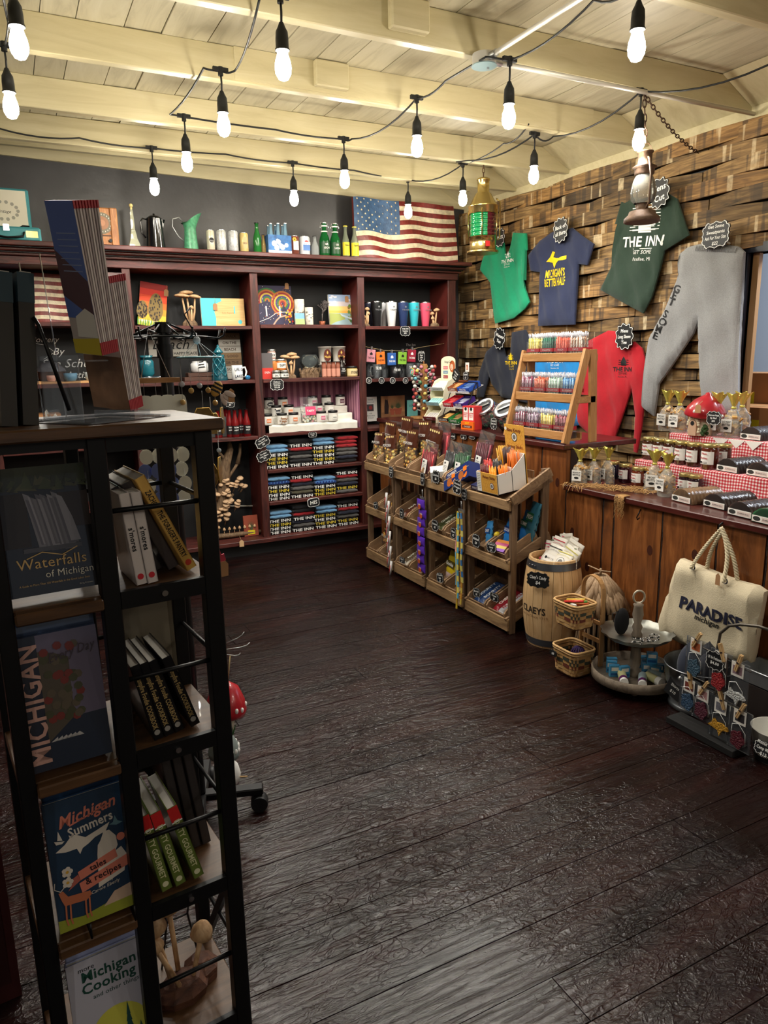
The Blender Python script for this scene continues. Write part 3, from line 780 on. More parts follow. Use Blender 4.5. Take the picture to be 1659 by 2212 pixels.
  # carved flag
def flag(W_,H_,th=.03,amp=.014,vis=(0,1)):
 g=G();RED=mat('flag_red',(122,44,40),.45,var=.35,vs=30,bump=.3);CRM=mat('flag_cream',(222,208,178),.5,var=.25,vs=30,bump=.3);BLU=mat('flag_blue',(62,92,128),.5,var=.35,vs=22,bump=.4)
 nu=28
 def Yo(x,z):return-amp*math.sin(x/W_*15+z*6)-th/2
 def patch(x0,x1,z0,z1,m,n):
  def f(u,v):
   x=x0+(x1-x0)*u;z=z0+(z1-z0)*v;s=amp*.5*math.sin(x/W_*13)
   return(x,Yo(x,z),z+s)
  g.grid(f,n,2,m)
 for i in range(13):
  z1=H_*(13-i)/13;z0=H_*(12-i)/13;xs=-W_/2+(W_*.43 if i<7 else 0)
  patch(xs,W_/2,z0,z1,RED if i%2==0 else CRM,24)
 patch(-W_/2,-W_/2+W_*.43,H_*6/13,H_,BLU,10)
 STAR=mat('flag_star',(226,206,160),.5)
 for r in range(9):
  for q in range(6 if r%2==0 else 5):
   x=-W_/2+W_*.43*((q+.5+(.5 if r%2 else 0))/6);z=H_*6/13+H_*7/13*(r+.5)/9
   y=Yo(x,z)-.0015;s=amp*.5*math.sin(x/W_*13);R1=H_*.02
   g.face([((R1 if k%2==0 else R1*.42)*math.sin(k*PI/5)+x,(R1 if k%2==0 else R1*.42)*math.cos(k*PI/5)+z+s)for k in range(10)],y,STAR)
   # back and edges
 def bk(u,v):x=-W_/2+W_*u;z=H_*v;return(x,Yo(x,z)+th,z+amp*.5*math.sin(x/W_*13))
 g.grid(bk,nu,2,RED)
 for zz in(0,H_):
  def ed(u,v,zz=zz):x=-W_/2+W_*u;return(x,Yo(x,zz)+th*v,zz+amp*.5*math.sin(x/W_*13))
  g.grid(ed,nu,1,RED)
 for xx in(-W_/2,W_/2):
  def ed(u,v,xx=xx):z=H_*u;return(xx,Yo(xx,z)+th*v,z+amp*.5*math.sin(xx/W_*13))
  g.grid(ed,2,1,RED)
 return g
a=onY(768,500,5.66);b=onY(988,500,5.66)
flag(b.x-a.x,onY(880,438,5.72).z-TOP,amp=.018).build('wooden_flag',loc=((a.x+b.x)/2,5.68,TOP+.006),rot=(math.radians(-5),0,0),label='carved wavy wooden flag with stars and stripes on top of the shelves',cat='flag')
a=onY(40,640,5.8)
flag(.62,.34,amp=.008).build('wooden_flag',loc=(.2,5.78,1.826),rot=(math.radians(-5),0,0),label='carved wooden flag on the shelf half hidden behind the booklet stand',cat='flag')
# ---------------- goods on the shelves ----------------
SH=lambda b,r:ROWS[b][r]+.0135
def item(x0,x1,yt,Y,z):return fit(x0,x1,yt,Y,z)
WMUSH=wood('mushroom_wood',[(.2,(150,112,76)),(.5,(196,158,116)),(.8,(222,190,150))],'z',8,.6,5,.1,.15)
DRIFT=wood('driftwood',[(.25,(58,42,30)),(.5,(112,88,64)),(.8,(158,132,102))],'z',6,.8,8,.15,.5)
BARKW=mat('bark_dark',(84,62,46),.85,var=.4,vs=40,bump=.6)
def canvas(x0,x1,yt,Y,z,label,fn,rz=0,tilt=0,lean=-.16,name='painting',th=.018,cat='painting',base=(226,220,206),tagged=None):
 c,W_,H_=item(x0,x1,yt,Y,z)
 H_/=math.cos(lean)
 t=thing(name,label,cat,c+Vector((0,0,.003)),rot=(lean,tilt,rz))
 g=G();g.box(-W_/2,W_/2,0,th,0,H_,mat('canvas_%d_%d_%d'%base,base,.7));fn(g,W_,H_);g.build('panel',t)
 if tagged:
  g=G();tx,tz=tagged;g.prism([(tx-.016,tz-.028),(tx+.016,tz-.028),(tx+.016,tz+.012),(tx+.008,tz+.022),(tx-.008,tz+.022),(tx-.016,tz+.012)],-.006,-.0045,KRAFT);g.tube([(tx,-.005,tz+.018),(tx+.004,-.003,H_),(tx,.01,H_+.004)],.001,STRING,4);g.build('price_tag',t)
 return t
def c_(name,col):return mat('paint_'+name,col,.6)
def strip(g,pts,wd,y,m):
 n=len(pts);L=[];R=[]
 for i in range(n):
  a=Vector(pts[max(i-1,0)]);b=Vector(pts[min(i+1,n-1)]);d=(b-a).normalized();nn=Vector((-d.y,d.x))*wd/2
  p=Vector(pts[i]);L.append(p+nn);R.append(p-nn)
 vs=[(p.x,y,p.y)for p in L]+[(p.x,y,p.y)for p in R]
 g.add(vs,[(i,i+n,i+n+1,i+1)for i in range(n-1)],m)
def p_morel(g,W,H):
 cols=[(150,24,16),(206,40,20),(226,70,24),(236,110,30),(240,150,36),(236,186,50)]
 for i,c in enumerate(cols):g.rect(-W/2,W/2,H*(1-(i+1)*.145),H*(1-i*.145),-.0006,c_('m%d'%i,c))
 for i in range(34):
  x=-W/2+W*i/33;g.face([(x-.006,0),(x+.006,0),(x+random.uniform(-.01,.01),H*random.uniform(.1,.24))],-.001-.00002*i,c_('grass%d'%(i%3),[(60,130,40),(150,170,40),(220,200,60)][i%3]))
 for cx_,r,h0,h1 in((.02,.058,.12,.78),(-.075,.042,.15,.56)):
  out=[(cx_+r*math.cos(a)*(1 if math.sin(a)<0 else .9),H*(h0+h1)/2+H*(h1-h0)/2*math.sin(a))for a in[2*PI*k/24 for k in range(24)]]
  g.face(out,-.002,c_('morel',(128,104,48)))
  for k in range(60):
   u,v=random.uniform(-1,1),random.uniform(-1,1)
   if u*u+v*v<.85:g.disc(cx_+r*.92*u,H*(h0+h1)/2+H*(h1-h0)/2*v,.0055,-.0026,c_('moreld',(52,38,22)),n=6,rz=.009)
canvas(290,350,610,5.74,SH(2,0),'orange sunset painting of two morel mushrooms, tilted on its shelf',p_morel,tilt=.16,tagged=(.09,.27))
def mushrooms(loc,spec,base=(.07,.05,.03),label='',rz=0.0,group='carved wooden mushrooms',flat=True,name='wooden_mushrooms'):
 t=thing(name,label,'mushroom carving',loc,rz,group=group)
 g=G();g.lathe([(base[0],0),(base[0]*.95,base[2]*.5),(base[0]*.6,base[2]),(.001,base[2]*1.05)],DRIFT,9,sy=base[1]/base[0],smooth=False);g.build('base',t)
 for x,y,h,r,lx in spec:
  g=G();g.tube([(x*.4,y,base[2]*.6),(x*.8+lx*.3,y,h*.5),(x+lx,y,h)],.008,WMUSH,7,rf=lambda u:.011-.005*u)
  g.build('stem',t)
  g=G();T=TR(x+lx,y,h,ry=random.uniform(-.15,.15))
  if flat:g.lathe([(.002,-.004),(r*.8,-.002),(r,.006),(r*.85,.014),(r*.4,.022),(.001,.025)],WMUSH,14,T,sy=.8)
  else:g.lathe([(r*.5,-.006),(r,0),(r*.9,r*.7),(r*.5,r*1.4),(.001,r*1.7)],WMUSH,12,T)
  g.build('cap',t)
 return t
c,W_,H_=item(380,430,628,5.7,SH(2,0))
mushrooms(c,[(-.035,0,H_-.045,.06,-.01),(.05,0,H_-.05,.05,0),(.01,.01,H_-.02,.055,-.02),(.015,-.02,H_*.5,.018,.0)],(.06,.04,.05),'carved wooden mushroom cluster between the morel painting and map board')
def p_map(g,W,H):
 PINE=wood('map_pine',[(.2,(196,146,86)),(.5,(222,180,118)),(.8,(236,204,148))],'x',2,.5,14,.05,.1)
 g.rect(-W/2,W/2,0,H,-.0006,PINE)
 TQ=c_('turq',(86,196,202))
 g.face([(-W/2,0),(-W*.18,0),(-W*.17,H*.3),(-W*.2,H*.5),(-W*.15,H*.8),(-W*.02,H*.9),(-W*.04,H),(-W/2,H)],-.0012,TQ)
 g.rect(W*.25,W*.28,H*.45,H*.72,-.0014,TQ);g.face(arc(W*.38,H*.15,.016,0,340,12),-.0014,TQ)
 g.text('Lake Superior',W*.12,H*.48,.012,-.0013,c_('mapd',(150,110,60)),shear=.3)
canvas(433,527,645,5.66,SH(2,0),'wooden map board with turquoise water standing on the shelf',p_map,lean=-.05,tagged=(-.06,.145),name='map_board',cat='wall decor')
# row 2 of the second bay
c,W_,H_=item(318,424,718,5.84,SH(2,1))
g=G();WW=wood('whitewash',[(.2,(176,170,158)),(.5,(214,210,200)),(.8,(232,229,222))],'x',1.5,.7,10,.06,.15)
zt=onY(370,718,5.84).z;zb2=onY(370,770,5.84).z;h=zt-zb2
for i in range(3):g.box(-W_/2,W_/2,0,.012,h*i/3+.0008,h*(i+1)/3-.0008,WW)
g.text('Beach',-.02,h*.52,h*.42,-.001,INK,shear=.35,sx=1.05);g.text('MY HAPPY PLACE',W_*.18,h*.13,h*.11,-.001,INK,st='b');strip(g,[(-W_*.42,h*.85),(-W_*.3,h*.9),(-W_*.1,h*.8)],.004,-.001,INK);strip(g,[(W_*.1,h*.6),(W_*.25,h*.72),(W_*.42,h*.76)],.004,-.001,INK)
g.build('beach_sign',loc=(c.x,5.845,zb2),label='whitewashed plank sign reading Beach my happy place',cat='sign')
c,W_,H_=item(473,520,722,5.72,SH(2,1));H_+=.01
t=thing('plank_sign','tall plank sign reading on the beach is good for the soul','sign',c+Vector((0,0,.004)),rot=(-.1,0,0))
g=G();hs=H_/7;tx=['A WALK','ON THE','BEACH','IS GOOD','FOR THE','SOUL','']
tones=[(118,92,66),(206,200,190),(196,190,180),(150,118,82),(126,98,70),(186,180,170),(190,186,176)]
for i in range(7):g.box(-W_/2,W_/2,0,.014,H_-hs*(i+1)+.001,H_-hs*i-.001,wood('plank_tone%d'%i,[(.2,tuple(int(v*.8)for v in tones[i])),(.8,tones[i])],'x',2,.7,10,.05,.15));g.text(tx[i],0,H_-hs*(i+.5),hs*.4,-.001,mat('sign_brown',(70,52,38),.7),st='b',wmax=W_*.8)if tx[i]else None
g.build('planks',t)
c,W_,H_=item(456,484,744,5.6,SH(2,1))
TG=mat('teal_glaze',(34,104,118),.15,coat=.5,var=.2)
t=thing('lighthouse_lantern','teal glazed ceramic lighthouse lantern with cut-out sides','lantern',c)
g=G();R_=W_/2
g.lathe([(R_*1.25,0),(R_*1.25,.02),(R_*1.15,.03),(R_*.75,H_*.62),(R_*.8,H_*.64),(R_*.8,H_*.66),(R_*.5,H_*.67)],glass('teal_pierced',(30,90,104),.2,.55),16)
for k in range(6):
 for s in(-1,1):
  g.tube([(R_*(1.16-.4*u)*math.cos(a0+s*u*2.4),R_*(1.16-.4*u)*math.sin(a0+s*u*2.4),.03+u*(H_*.6))for u in[i/8 for i in range(9)]for a0 in[k*PI/3]],.0045,TG,5)
g.build('tower',t)
g=G();g.lathe([(R_*.5,H_*.66),(R_*.5,H_*.76),(R_*.75,H_*.77),(R_*.7,H_*.8),(R_*.3,H_*.9),(R_*.18,H_*.94),(R_*.2,H_*.97),(.001,H_)],TG,16);g.build('lantern_top',t)
# mug
def mug(loc,R_,H_,m,label,txt=None,tc=INK,group=None,rz=0.0,hs=1,handle_m=None,name='mug',parts=True):
 t=thing(name,label,'mug',loc,rz,group=group)
 g=G();g.lathe([(R_*.9,0),(R_,.006),(R_,H_),(R_*.92,H_),(R_*.92,.008),(.001,.008)],m,22)
 if txt:
  for i,s in enumerate(txt):g.text(s,0,H_*(.72-.45*i/(max(len(txt)-1,1))),H_*.2,-R_-.001,tc,st='b',wmax=R_*1.5)
 g.build('cup',t)
 g=G();g.tube([(hs*R_*.96,0,H_*.82),(hs*R_*1.5,0,H_*.85),(hs*R_*1.75,0,H_*.55),(hs*R_*1.5,0,H_*.2),(hs*R_*.96,0,H_*.18)],H_*.065,handle_m or m,8);g.build('handle',t)
 return t
c,W_,H_=item(500,523,789,5.56,SH(2,1))
mug(c,W_/2,H_,mat('white_ceramic',(232,232,230),.2,coat=.3),'white mug reading life is lake on the shelf edge',('LIFE IS','LAKE'),mat('navy_ink',(34,44,66),.5))
c,W_,H_=item(411,449,780,5.66,SH(2,1)+.065)
t=thing('ceramic_candle_jar','small white embossed ceramic jar on two dark wood blocks','jar',c)
g=G();R_=W_/2;g.lathe([(R_*.85,0),(R_,.01),(R_,H_*.75),(R_*.8,H_*.9),(R_*.85,H_)],MC['white_ceramic'],20)
for i in range(3):g.prism([(-.03+.008*i,.03+.02*i),(.03-.008*i,.036+.02*i),(.02,.044+.02*i),(-.02,.04+.02*i)],-R_-.001,-R_,INK)
g.build('body',t)
for i in range(2):
 g=G();g.box(-.12+.01*i,.11,-.05,.05,0,.03,wood('block_wood',[(.2,(54,30,22)),(.8,(98,62,46))],'x',3,.6,8),bv=.002)
 g.build('wood_block',loc=(c.x-.01+.02*i,5.66,SH(2,1)+.0005+.0315*i),label=['dark wooden block lying on the shelf under another block','dark wooden block holding the white ceramic jar'][i],cat='block',group='wood blocks under the jar')
c,W_,H_=item(299,331,768,5.62,SH(2,1)+.045)
g=G();R_=W_/2;g.lathe([(R_*.7,0),(R_,.02),(R_*.98,H_*.7),(R_*.7,H_*.85),(R_*.95,H_),(R_*.8,H_),(R_*.8,.02),(.001,.02)],TG,20)
g.build('teal_jar',loc=c,label='teal glazed ceramic jar on a dark tray beside the rack pole',cat='jar')
g=G();g.lathe([(.1,0),(.12,.02),(.135,.044),(.125,.044),(.11,.018),(.001,.018)],mat('dark_teal_tray',(22,44,56),.2,coat=.4),20,sy=.55);g.build('tray',loc=(c.x+.02,5.62,SH(2,1)+.0005),label='dark glazed oval tray under the teal jar',cat='tray')
t=thing('sunglasses','black sunglasses with blue lenses on the shelf end','sunglasses',onY(533,822,5.56)+Vector((0,0,.0)))
t.location=(1.62,5.56,SH(2,1)+.002)
g=G();g.tube([(-.06,0,.015),(-.02,-.01,.02),(.02,-.01,.02),(.06,0,.015),(.065,.07,.01)],.004,IRON);g.build('frame',t)
for s in(-1,1):g=G();g.ball((s*.034,-.01,.016),.017,mat('blue_lens',(50,120,170),.1,.3),10,sy=.3,sx=1.3);g.build('lens',t)
# row 3: hot sauce
RS=mat('red_sauce',(112,16,20),.2,coat=.4);BL=mat('sauce_label',(26,24,26),.5)
for i,(px,Yb)in enumerate(((481,5.68),(494,5.6),(506,5.565),(518,5.63),(531,5.56),(488,5.74),(469,5.6))):
 c,W_,H_=item(px-7,px+7,882+i%2,Yb,SH(2,2))
 bottle(c,.029,.215,RS,'red hot sauce bottle with black label on the third shelf','sauce bottle',BL,text=('THE INN','HOT'),group='hot sauce bottles',cap=IRON,lh=(.1,.42))
g=G();a=onY(427,905,5.64);b=onY(488,905,5.64);g.box(a.x,b.x,5.64,5.66,0,.155,mat('grey_board',(92,94,92),.7));o=g.build('grey_board',loc=(0,0,SH(2,2)+.001),label='grey card leaning on the third shelf behind the amber shapes',cat='card')
# Row 1, third bay
def p_rain(g,W,H):
 g.rect(-W/2,W/2,0,H,-.0006,c_('rb',(52,48,76)))
 cols=[(60,120,60),(190,110,40),(150,40,44),(214,180,70),(70,60,120)]
 for j,(cx_,cz,s)in enumerate(((-W*.22,H*.62,1),(W*.22,H*.55,1))):
  for i in range(7):
   rr=H*.30-i*H*.042
   strip(g,arc(cx_,cz,rr,-30 if j==0 else-60,200 if j==0 else 260,22),H*.04,-.001-.0002*i-.001*j,c_('rr%d'%((i+j)%5),cols[(i+j)%5]))
 for k in range(70):g.disc(random.uniform(-W*.48,W*.48),random.uniform(.0,H*.98),.003,-.0035,c_('dot%d'%(k%3),[(230,220,200),(180,160,190),(220,120,60)][k%3]),n=5)
 strip(g,[(-W*.5,H*.08),(-W*.2,H*.18),(0,H*.3),(W*.2,H*.33),(W*.5,H*.34)],.004,-.0036,PAPER)
 strip(g,[(-W*.1,0),(0,H*.12),(W*.1,H*.2),(W*.3,H*.25)],.012,-.0036,c_('road',(190,160,140)))
 for x in(-W*.27,W*.12):strip(g,[(x,H*.22),(x,H*.48)],.012,-.0038,c_('bridge',(216,214,216)))
 for k in range(20):g.disc(W*random.uniform(.28,.48),H*random.uniform(.05,.4),.008,-.004-.0001*k,c_('fl%d'%(k%3),[(200,50,40),(230,150,40),(236,200,60)][k%3]),n=6)
canvas(556,631,617,5.70,SH(3,0),'swirling rainbow coloured painting with a bridge',p_rain,lean=-.12,tagged=(.11,.31))
def p_land(g,W,H):
 for a,b,n,c in((.78,1,'s1',(150,170,200)),(.62,.78,'s2',(206,196,200)),(.48,.62,'s3',(240,202,120)),(.4,.48,'s4',(246,180,80)),(0,.4,'s5',(150,176,184))):g.rect(-W/2,W/2,H*a,H*b,-.0006,c_(n,c))
 g.face([(-W/2,H*.4),(W*.0,H*.37),(W*.1,H*.2),(-W*.3,H*.1),(-W/2,0)],-.001,c_('g1',(160,170,90)))
 for k in range(26):g.disc(W*random.uniform(.2,.48),H*random.uniform(.12,.66),.012,-.0015-.0001*k,c_('t%d'%(k%3),[(60,100,60),(110,140,60),(150,110,60)][k%3]),n=7,rz=.016)
 g.face([(-W*.1,H*.38),(W*.5,H*.18),(W*.5,H*.12),(-W*.05,H*.3)],-.0048,c_('riv',(190,206,214)))
 for k in range(8):g.disc(W*random.uniform(-.45,.4),H*random.uniform(.75,.95),.016,-.0012-.0001*k,c_('cl',(226,222,226)),n=8,rz=.006)
canvas(711,768,637,5.68,SH(3,0),'landscape painting of a sunset river on a small easel',p_land,lean=-.1,tagged=(.045,.215))
BIRCH=mat('birch_bark',(206,198,184),.8,var=.3,vs=35)
for x0,x1,yt,lb in((636,656,647,'taller'),(659,675,664,'shorter')):
 c,W_,H_=item(x0,x1,yt,5.66 if lb=='taller' else 5.6,SH(3,0))
 g=G();g.lathe([(W_/2,0),(W_/2,H_),(W_*.44,H_),(W_*.1,H_-.005)],BIRCH,14)
 for k in range(10):
  a=-PI/2+random.uniform(-1.2,1.2);z=random.uniform(.02,H_-.02);g.box(-.008,.008,-.0008,0,-.0015,.0015,INK,TR((W_/2+.0006)*math.cos(a),(W_/2+.0006)*math.sin(a),z,rz=a+PI/2))
 g.build('birch_candle_holder',loc=c,label=lb+' of the two birch log candle holders',cat='candle holder')
canvas(638,658,677,5.55,SH(3,0),'tiny beach painting on a miniature easel before the birch logs',lambda g,W,H:(g.rect(-W/2,W/2,H*.5,H,-.0006,c_('sk',(120,170,214))),g.rect(-W/2,W/2,0,H*.5,-.0006,c_('sn',(160,180,120)))),lean=-.1)
c,W_,H_=item(683,706,653,5.6,SH(3,0))
t=thing('wire_tree','small bare wire tree in a copper pot','ornament',c)
g=G();g.lathe([(.02,0),(.026,.03),(.022,.03),(.001,.028)],mat('copper_pot',(140,76,50),.4,.4),14);g.build('pot',t)
g=G();random.seed(5)
def br(p,d,L,k):
 q=p+d*L;g.tube([p,p.lerp(q,.5)+Vector((random.uniform(-.003,.003),0,.002)),q],.0012+.0006*k,mat('wire_grey',(120,112,110),.5,.5),4)
 if k:
  for s in range(3):br(q if s else p.lerp(q,.7),(d+Vector((random.uniform(-.9,.9),random.uniform(-.4,.4),random.uniform(-.1,.5)))).normalized(),L*.72,k-1)
br(Vector((0,0,.03)),Vector((.05,0,1)).normalized(),H_*.33,4);g.build('branches',t)
# Row 2, third bay
def jar(loc,R_,H_,body,lid,label,lab=None,text=None,cat='jar',group=None,tc=INK,name='jar',lidh=.018,labband=(.18,.8),rz=0.0,wrap=2.6,st='b',sy=1.0,extra=None):
 t=thing(name,label,cat,loc,rz,group=group)
 g=G();g.lathe([(R_*.94,0),(R_,.004),(R_,H_-lidh-.008),(R_*.9,H_-lidh)],body,18)
 if lab:
  z0,z1=H_*labband[0],(H_-lidh)*labband[1]
  g.grid(lambda u,v:((R_+.001)*math.cos(-PI/2+(u-.5)*wrap),(R_+.001)*math.sin(-PI/2+(u-.5)*wrap),z0+(z1-z0)*v),8,1,lab)
  if text:
   k=len(text)
   for i,s in enumerate(text):g.text(s,0,z1-(z1-z0)*(i+.5)/k,min((z1-z0)/k*.5,.02),-R_-.0025,tc,st=st,wmax=R_*1.3)
  if extra:extra(g,R_,z0,z1)
 g.build('body',t)
 g=G();g.lathe([(R_*.98,H_-lidh),(R_*1.0,H_-lidh+.002),(R_*1.0,H_-.002),(R_*.95,H_)],lid,18);g.build('lid',t)
 return t
SIL=mat('tin_lid',(186,182,172),.3,.8);BLID=mat('black_lid',(20,19,20),.35)
z0=SH(3,1)
g=G();g.box(-.045,.045,-.02,.02,0,.2,mat('pouch_grey',(96,92,94),.4));g.rect(-.046,.046,.0,.085,-.0208,mat('pouch_red',(206,56,48),.5));g.box(-.045,.045,-.0205,.0205,0.001,.085,MC['pouch_red']);g.text('INN',0,.05,.018,-.0215,WHITE)
g.build('coffee_pouch',loc=(onY(575,780,5.6).x,5.6,z0),label='grey and red foil pouch standing at the left end of the shelf',cat='pouch')
for(x0,x1,zz,hh,col,lb,Y_,tx)in((587,604,0,.063,(72,74,66),'squat jar with grey label, left of the pair at the shelf edge',5.56,('SALT',)),(605,622,0,.063,(72,74,66),'squat jar with grey label, right of the pair at the shelf edge',5.56,('RUB',)),(583,598,.066,.085,(206,126,60),'jar of orange candy partly behind the foil pouch',5.62,None),(597,617,.066,.085,(214,128,62),'jar of orange candy stacked on the two squat jars',5.62,('TAFFY',)),(579,596,.152,.075,(196,160,150),'pink candy jar topmost of its stack',5.62,('MIX',))):
 a=onY(x0,790,Y_);b=onY(x1,790,Y_)
 if zz==.066:
  g=G();g.box(-.04,.04,-.035,.035,0,.0655,mat('kraft_box',(120,84,60),.8));
 jar(Vector(((a.x+b.x)/2,Y_,z0+zz+.0005)),(b.x-a.x)/2,hh,mat('cj%d%d%d'%col,col,.3),SIL,lb,lab=PAPER if tx else None,text=tx,group=None,lidh=.014)
g=G();g.box(-.085,.085,-.03,.03,0,.0655,mat('kraft_box',(120,84,60),.8));g.build('small_crate',loc=(onY(598,800,5.66).x,5.665,z0+.0005),label='brown carton behind the squat jars carrying the candy jars',cat='box')
c,W_,H_=item(608,643,762,5.62,z0)
mushrooms(c,[(-.03,0,H_-.04,.045,-.01),(.04,0,H_-.045,.045,0),(.01,.01,H_-.02,.045,.01),(.0,-.02,H_*.55,.018,0)],(.05,.035,.035),'carved wooden mushroom cluster beside the glass bowl')
c,W_,H_=item(646,690,766,5.62,z0)
t=thing('terrarium','open glass bowl melted over a chunk of driftwood','terrarium',c)
g=G();g.lathe([(.085,0),(.09,.03),(.07,.06),(.03,.08)],DRIFT,9,sy=.6,smooth=False)
for k in range(14):
 a=random.uniform(0,2*PI);g.tube([(.06*math.cos(a),.035*math.sin(a),.0),(.085*math.cos(a),.05*math.sin(a),.05),(.08*math.cos(a+.3),.05*math.sin(a),.075)],.01,DRIFT,5)
g.build('driftwood',t)
g=G();g.lathe([(.02,.07),(.055,.078),(.078,.115),(.078,.14),(.055,H_),(.05,H_)],glass('bowl_glass',(200,214,214),.03,.06),24,cap=False);g.build('bowl',t)
MAP=mat('maple_cup',(228,222,212),.5);MBR=mat('maple_brown',(88,34,26),.5)
for i,(x0,x1,yt,zz,hid)in enumerate(((690,717,741,.105,0),(720,747,741,.105,0),(690,716,781,0,1),(720,746,781,0,1))):
 a=onY(x0,760,5.66);b=onY(x1,760,5.66);R_=(b.x-a.x)/2
 t=thing('maple_tub',['white maple candy tub, upper left of four','white maple candy tub, upper right of four','white maple candy tub, lower left of four','white maple candy tub, lower right of four'][i],'tub',((a.x+b.x)/2,5.68,z0+zz+.0005),group='maple candy tubs')
 hh=.14 if zz else .104
 g=G();g.lathe([(R_*.82,0),(R_,hh-.008),(R_*1.04,hh-.008),(R_*1.04,hh)],MAP,20);g.face([(R_*.6*math.cos(q),hh*.5+hh*.36*math.sin(q))for q in[2*PI*k/16 for k in range(16)]],-R_-.001,MBR)
 g.text('Maple',0,hh*.42,hh*.13,-R_-.002,mat('gold_ink',(220,180,90),.5),st='b',wmax=R_);g.prism([(0,hh*.56),(.008,hh*.62),(.004,hh*.72),(0,hh*.76),(-.004,hh*.72),(-.008,hh*.62)],-R_-.002,-R_-.001,MC['gold_ink']);g.build('tub',t)
for i,px in enumerate((700,710,720,730)):
 c=Vector((onY(px,800,5.565).x,5.565,z0));t=bottle(c,.019,.125,mat('seasoning',(150,90,70),.4),'small black-capped seasoning bottle before the maple tubs','bottle',mat('salmon_label',(200,140,120),.6),group='seasoning bottles',cap=BLID,neck=.7,lh=(.05,.55))
for i,px in enumerate((728,739)):
 pass
c=Vector((onY(739,800,5.57).x,5.575,z0));t=bottle(c,.033,.165,mat('syrup_black',(24,16,16),.2,coat=.4),'dark syrup jug with ring handle beside the yellow jar','syrup bottle',mat('syr',(20,18,20),.4),text=('TREE','SYRUP'),group=None,cap=BLID,neck=.25)
g=G();g.tube([(.008,0,.13),(.03,0,.135),(.03,0,.11),(.012,0,.108)],.004,BLID,6);g.build('handle',t)
c=Vector((onY(728,800,5.62).x+.005,5.66,z0));
a=onY(749,800,5.57);b=onY(771,800,5.57)
jar(Vector(((a.x+b.x)/2,5.57,z0)),(b.x-a.x)/2,.085,mat('mustard',(206,176,106),.4),BLID,'yellow jar with brown label at the right end of the shelf',lab=mat('tan_lab',(222,200,150),.6),text=('STONE',),labband=(.1,.9))
# ---------------- candles, folded shirts, tumblers ----------------
random.seed(21)
zc=SH(3,2);xa,xb=POSTS[3][1],POSTS[4][0]
PK1=mat('stripe_pink',(196,138,158),.8);PK2=mat('stripe_plum',(150,92,118),.8)
g=G();n=30
for i in range(n):
 x=xa+.002+(xb-xa-.004)*i/n;g.box(x,x+(xb-xa-.004)/n,5.845,5.85,zc+.001,1.368,PK1 if i%2 else PK2)
for i in range(12):
 y=5.54+.305*i/12;g.box(xb-.006,xb-.002,y,y+.305/12,zc+.001,1.368,PK1 if i%2 else PK2)
g.build('striped_backdrop',label='pink striped fabric lining the candle shelf',cat='fabric')
CLOTH=mat('white_cloth',(222,218,208),.85,bump=.3,bs=20)
g=G()
def cl(u,v):
 x=xa+.03+(xb-xa-.06)*u;s=v*3
 k=int(min(2.999,s));f=s-k
 y=5.53+.1*k+(.10*max(0,(f-.5)*2));z=.004+.058*k+.058*min(1,f*2)
 return(x,y+.006*math.sin(u*40),zc+z*(1 if v else 0.1)+.003*math.sin(u*23+v*9))
g.grid(cl,30,18,CLOTH)
g.grid(lambda u,v:(xa+.03+(xb-xa-.06)*u,5.831,zc+.002+.176*v),10,1,CLOTH)
g.build('white_cloth',label='white cloth draped over steps under the candle jars',cat='cloth')
CW=mat('candle_white',(226,222,214),.4)
rowsC=[(5.56,.066,[(569,585,'o'),(596,622,'b'),(622,646,'o'),(683,705,'p'),(707,731,'g')]),(5.66,.124,[(586,608,'d'),(612,636,'o'),(675,698,'p'),(700,723,'g')]),(5.76,.182,[(569,593,'d'),(599,623,'o'),(664,687,'p'),(693,717,'g'),(723,747,'k')])]
colw={'o':('orange',(222,132,84)),'b':('brown spotted',(150,110,80)),'p':('pink',(214,110,140)),'g':('pale grey',(176,178,180)),'d':('black dotted',(40,40,44)),'k':('maroon',(96,40,60))}
rn=['front','middle','back']
for ri,(Y_,zz,js)in enumerate(rowsC):
 for ji,(x0,x1,k)in enumerate(js):
  py=[900,888,875][ri]
  a=onY(x0,py,Y_);b=onY(x1,py,Y_)
  def ex(g,R_,z0,z1,k=k):
   m=mat('cl_'+k,colw[k][1],.6)
   if k in 'bd':
    for q in range(12):g.disc(random.uniform(-R_*.8,R_*.8),random.uniform(z0,z1),.005,-R_-.0032,m if k=='b' else INK,n=6)
   g.rect(-R_*.45,R_*.45,z0+(z1-z0)*.2,z0+(z1-z0)*.75,-R_-.0036,m if k!='g' else PAPER);g.text('WAX',0,z0+(z1-z0)*.45,.010,-R_-.0042,WHITE if k not in 'g' else INK,st='b',wmax=R_*.8)
  jar(Vector(((a.x+b.x)/2,Y_,zc+zz)),.041,.088,CW,BLID,colw[k][0]+' labelled candle jar with black lid in the '+rn[ri]+' row, '+['first','second','third','fourth','fifth'][ji]+' from the left',lab=CW,extra=ex,cat='candle',name='candle_jar',group='candles on the striped shelf',labband=(.1,.92))
a=onY(671,900,5.575)
t=thing('taffy_bag','clear bag of pastel taffy with pink label between the candles','candy bag',(a.x,5.59,zc+.07),rot=(-.15,0,0))
g=G()
for i in range(46):
 g.ball((random.uniform(-.06,.06),random.uniform(-.015,.015),random.uniform(.0,.09)),.011,mat('taffy%d'%(i%4),[(232,220,204),(228,160,170),(214,224,214),(236,226,190)][i%4],.5),6)
g.build('taffy',t)
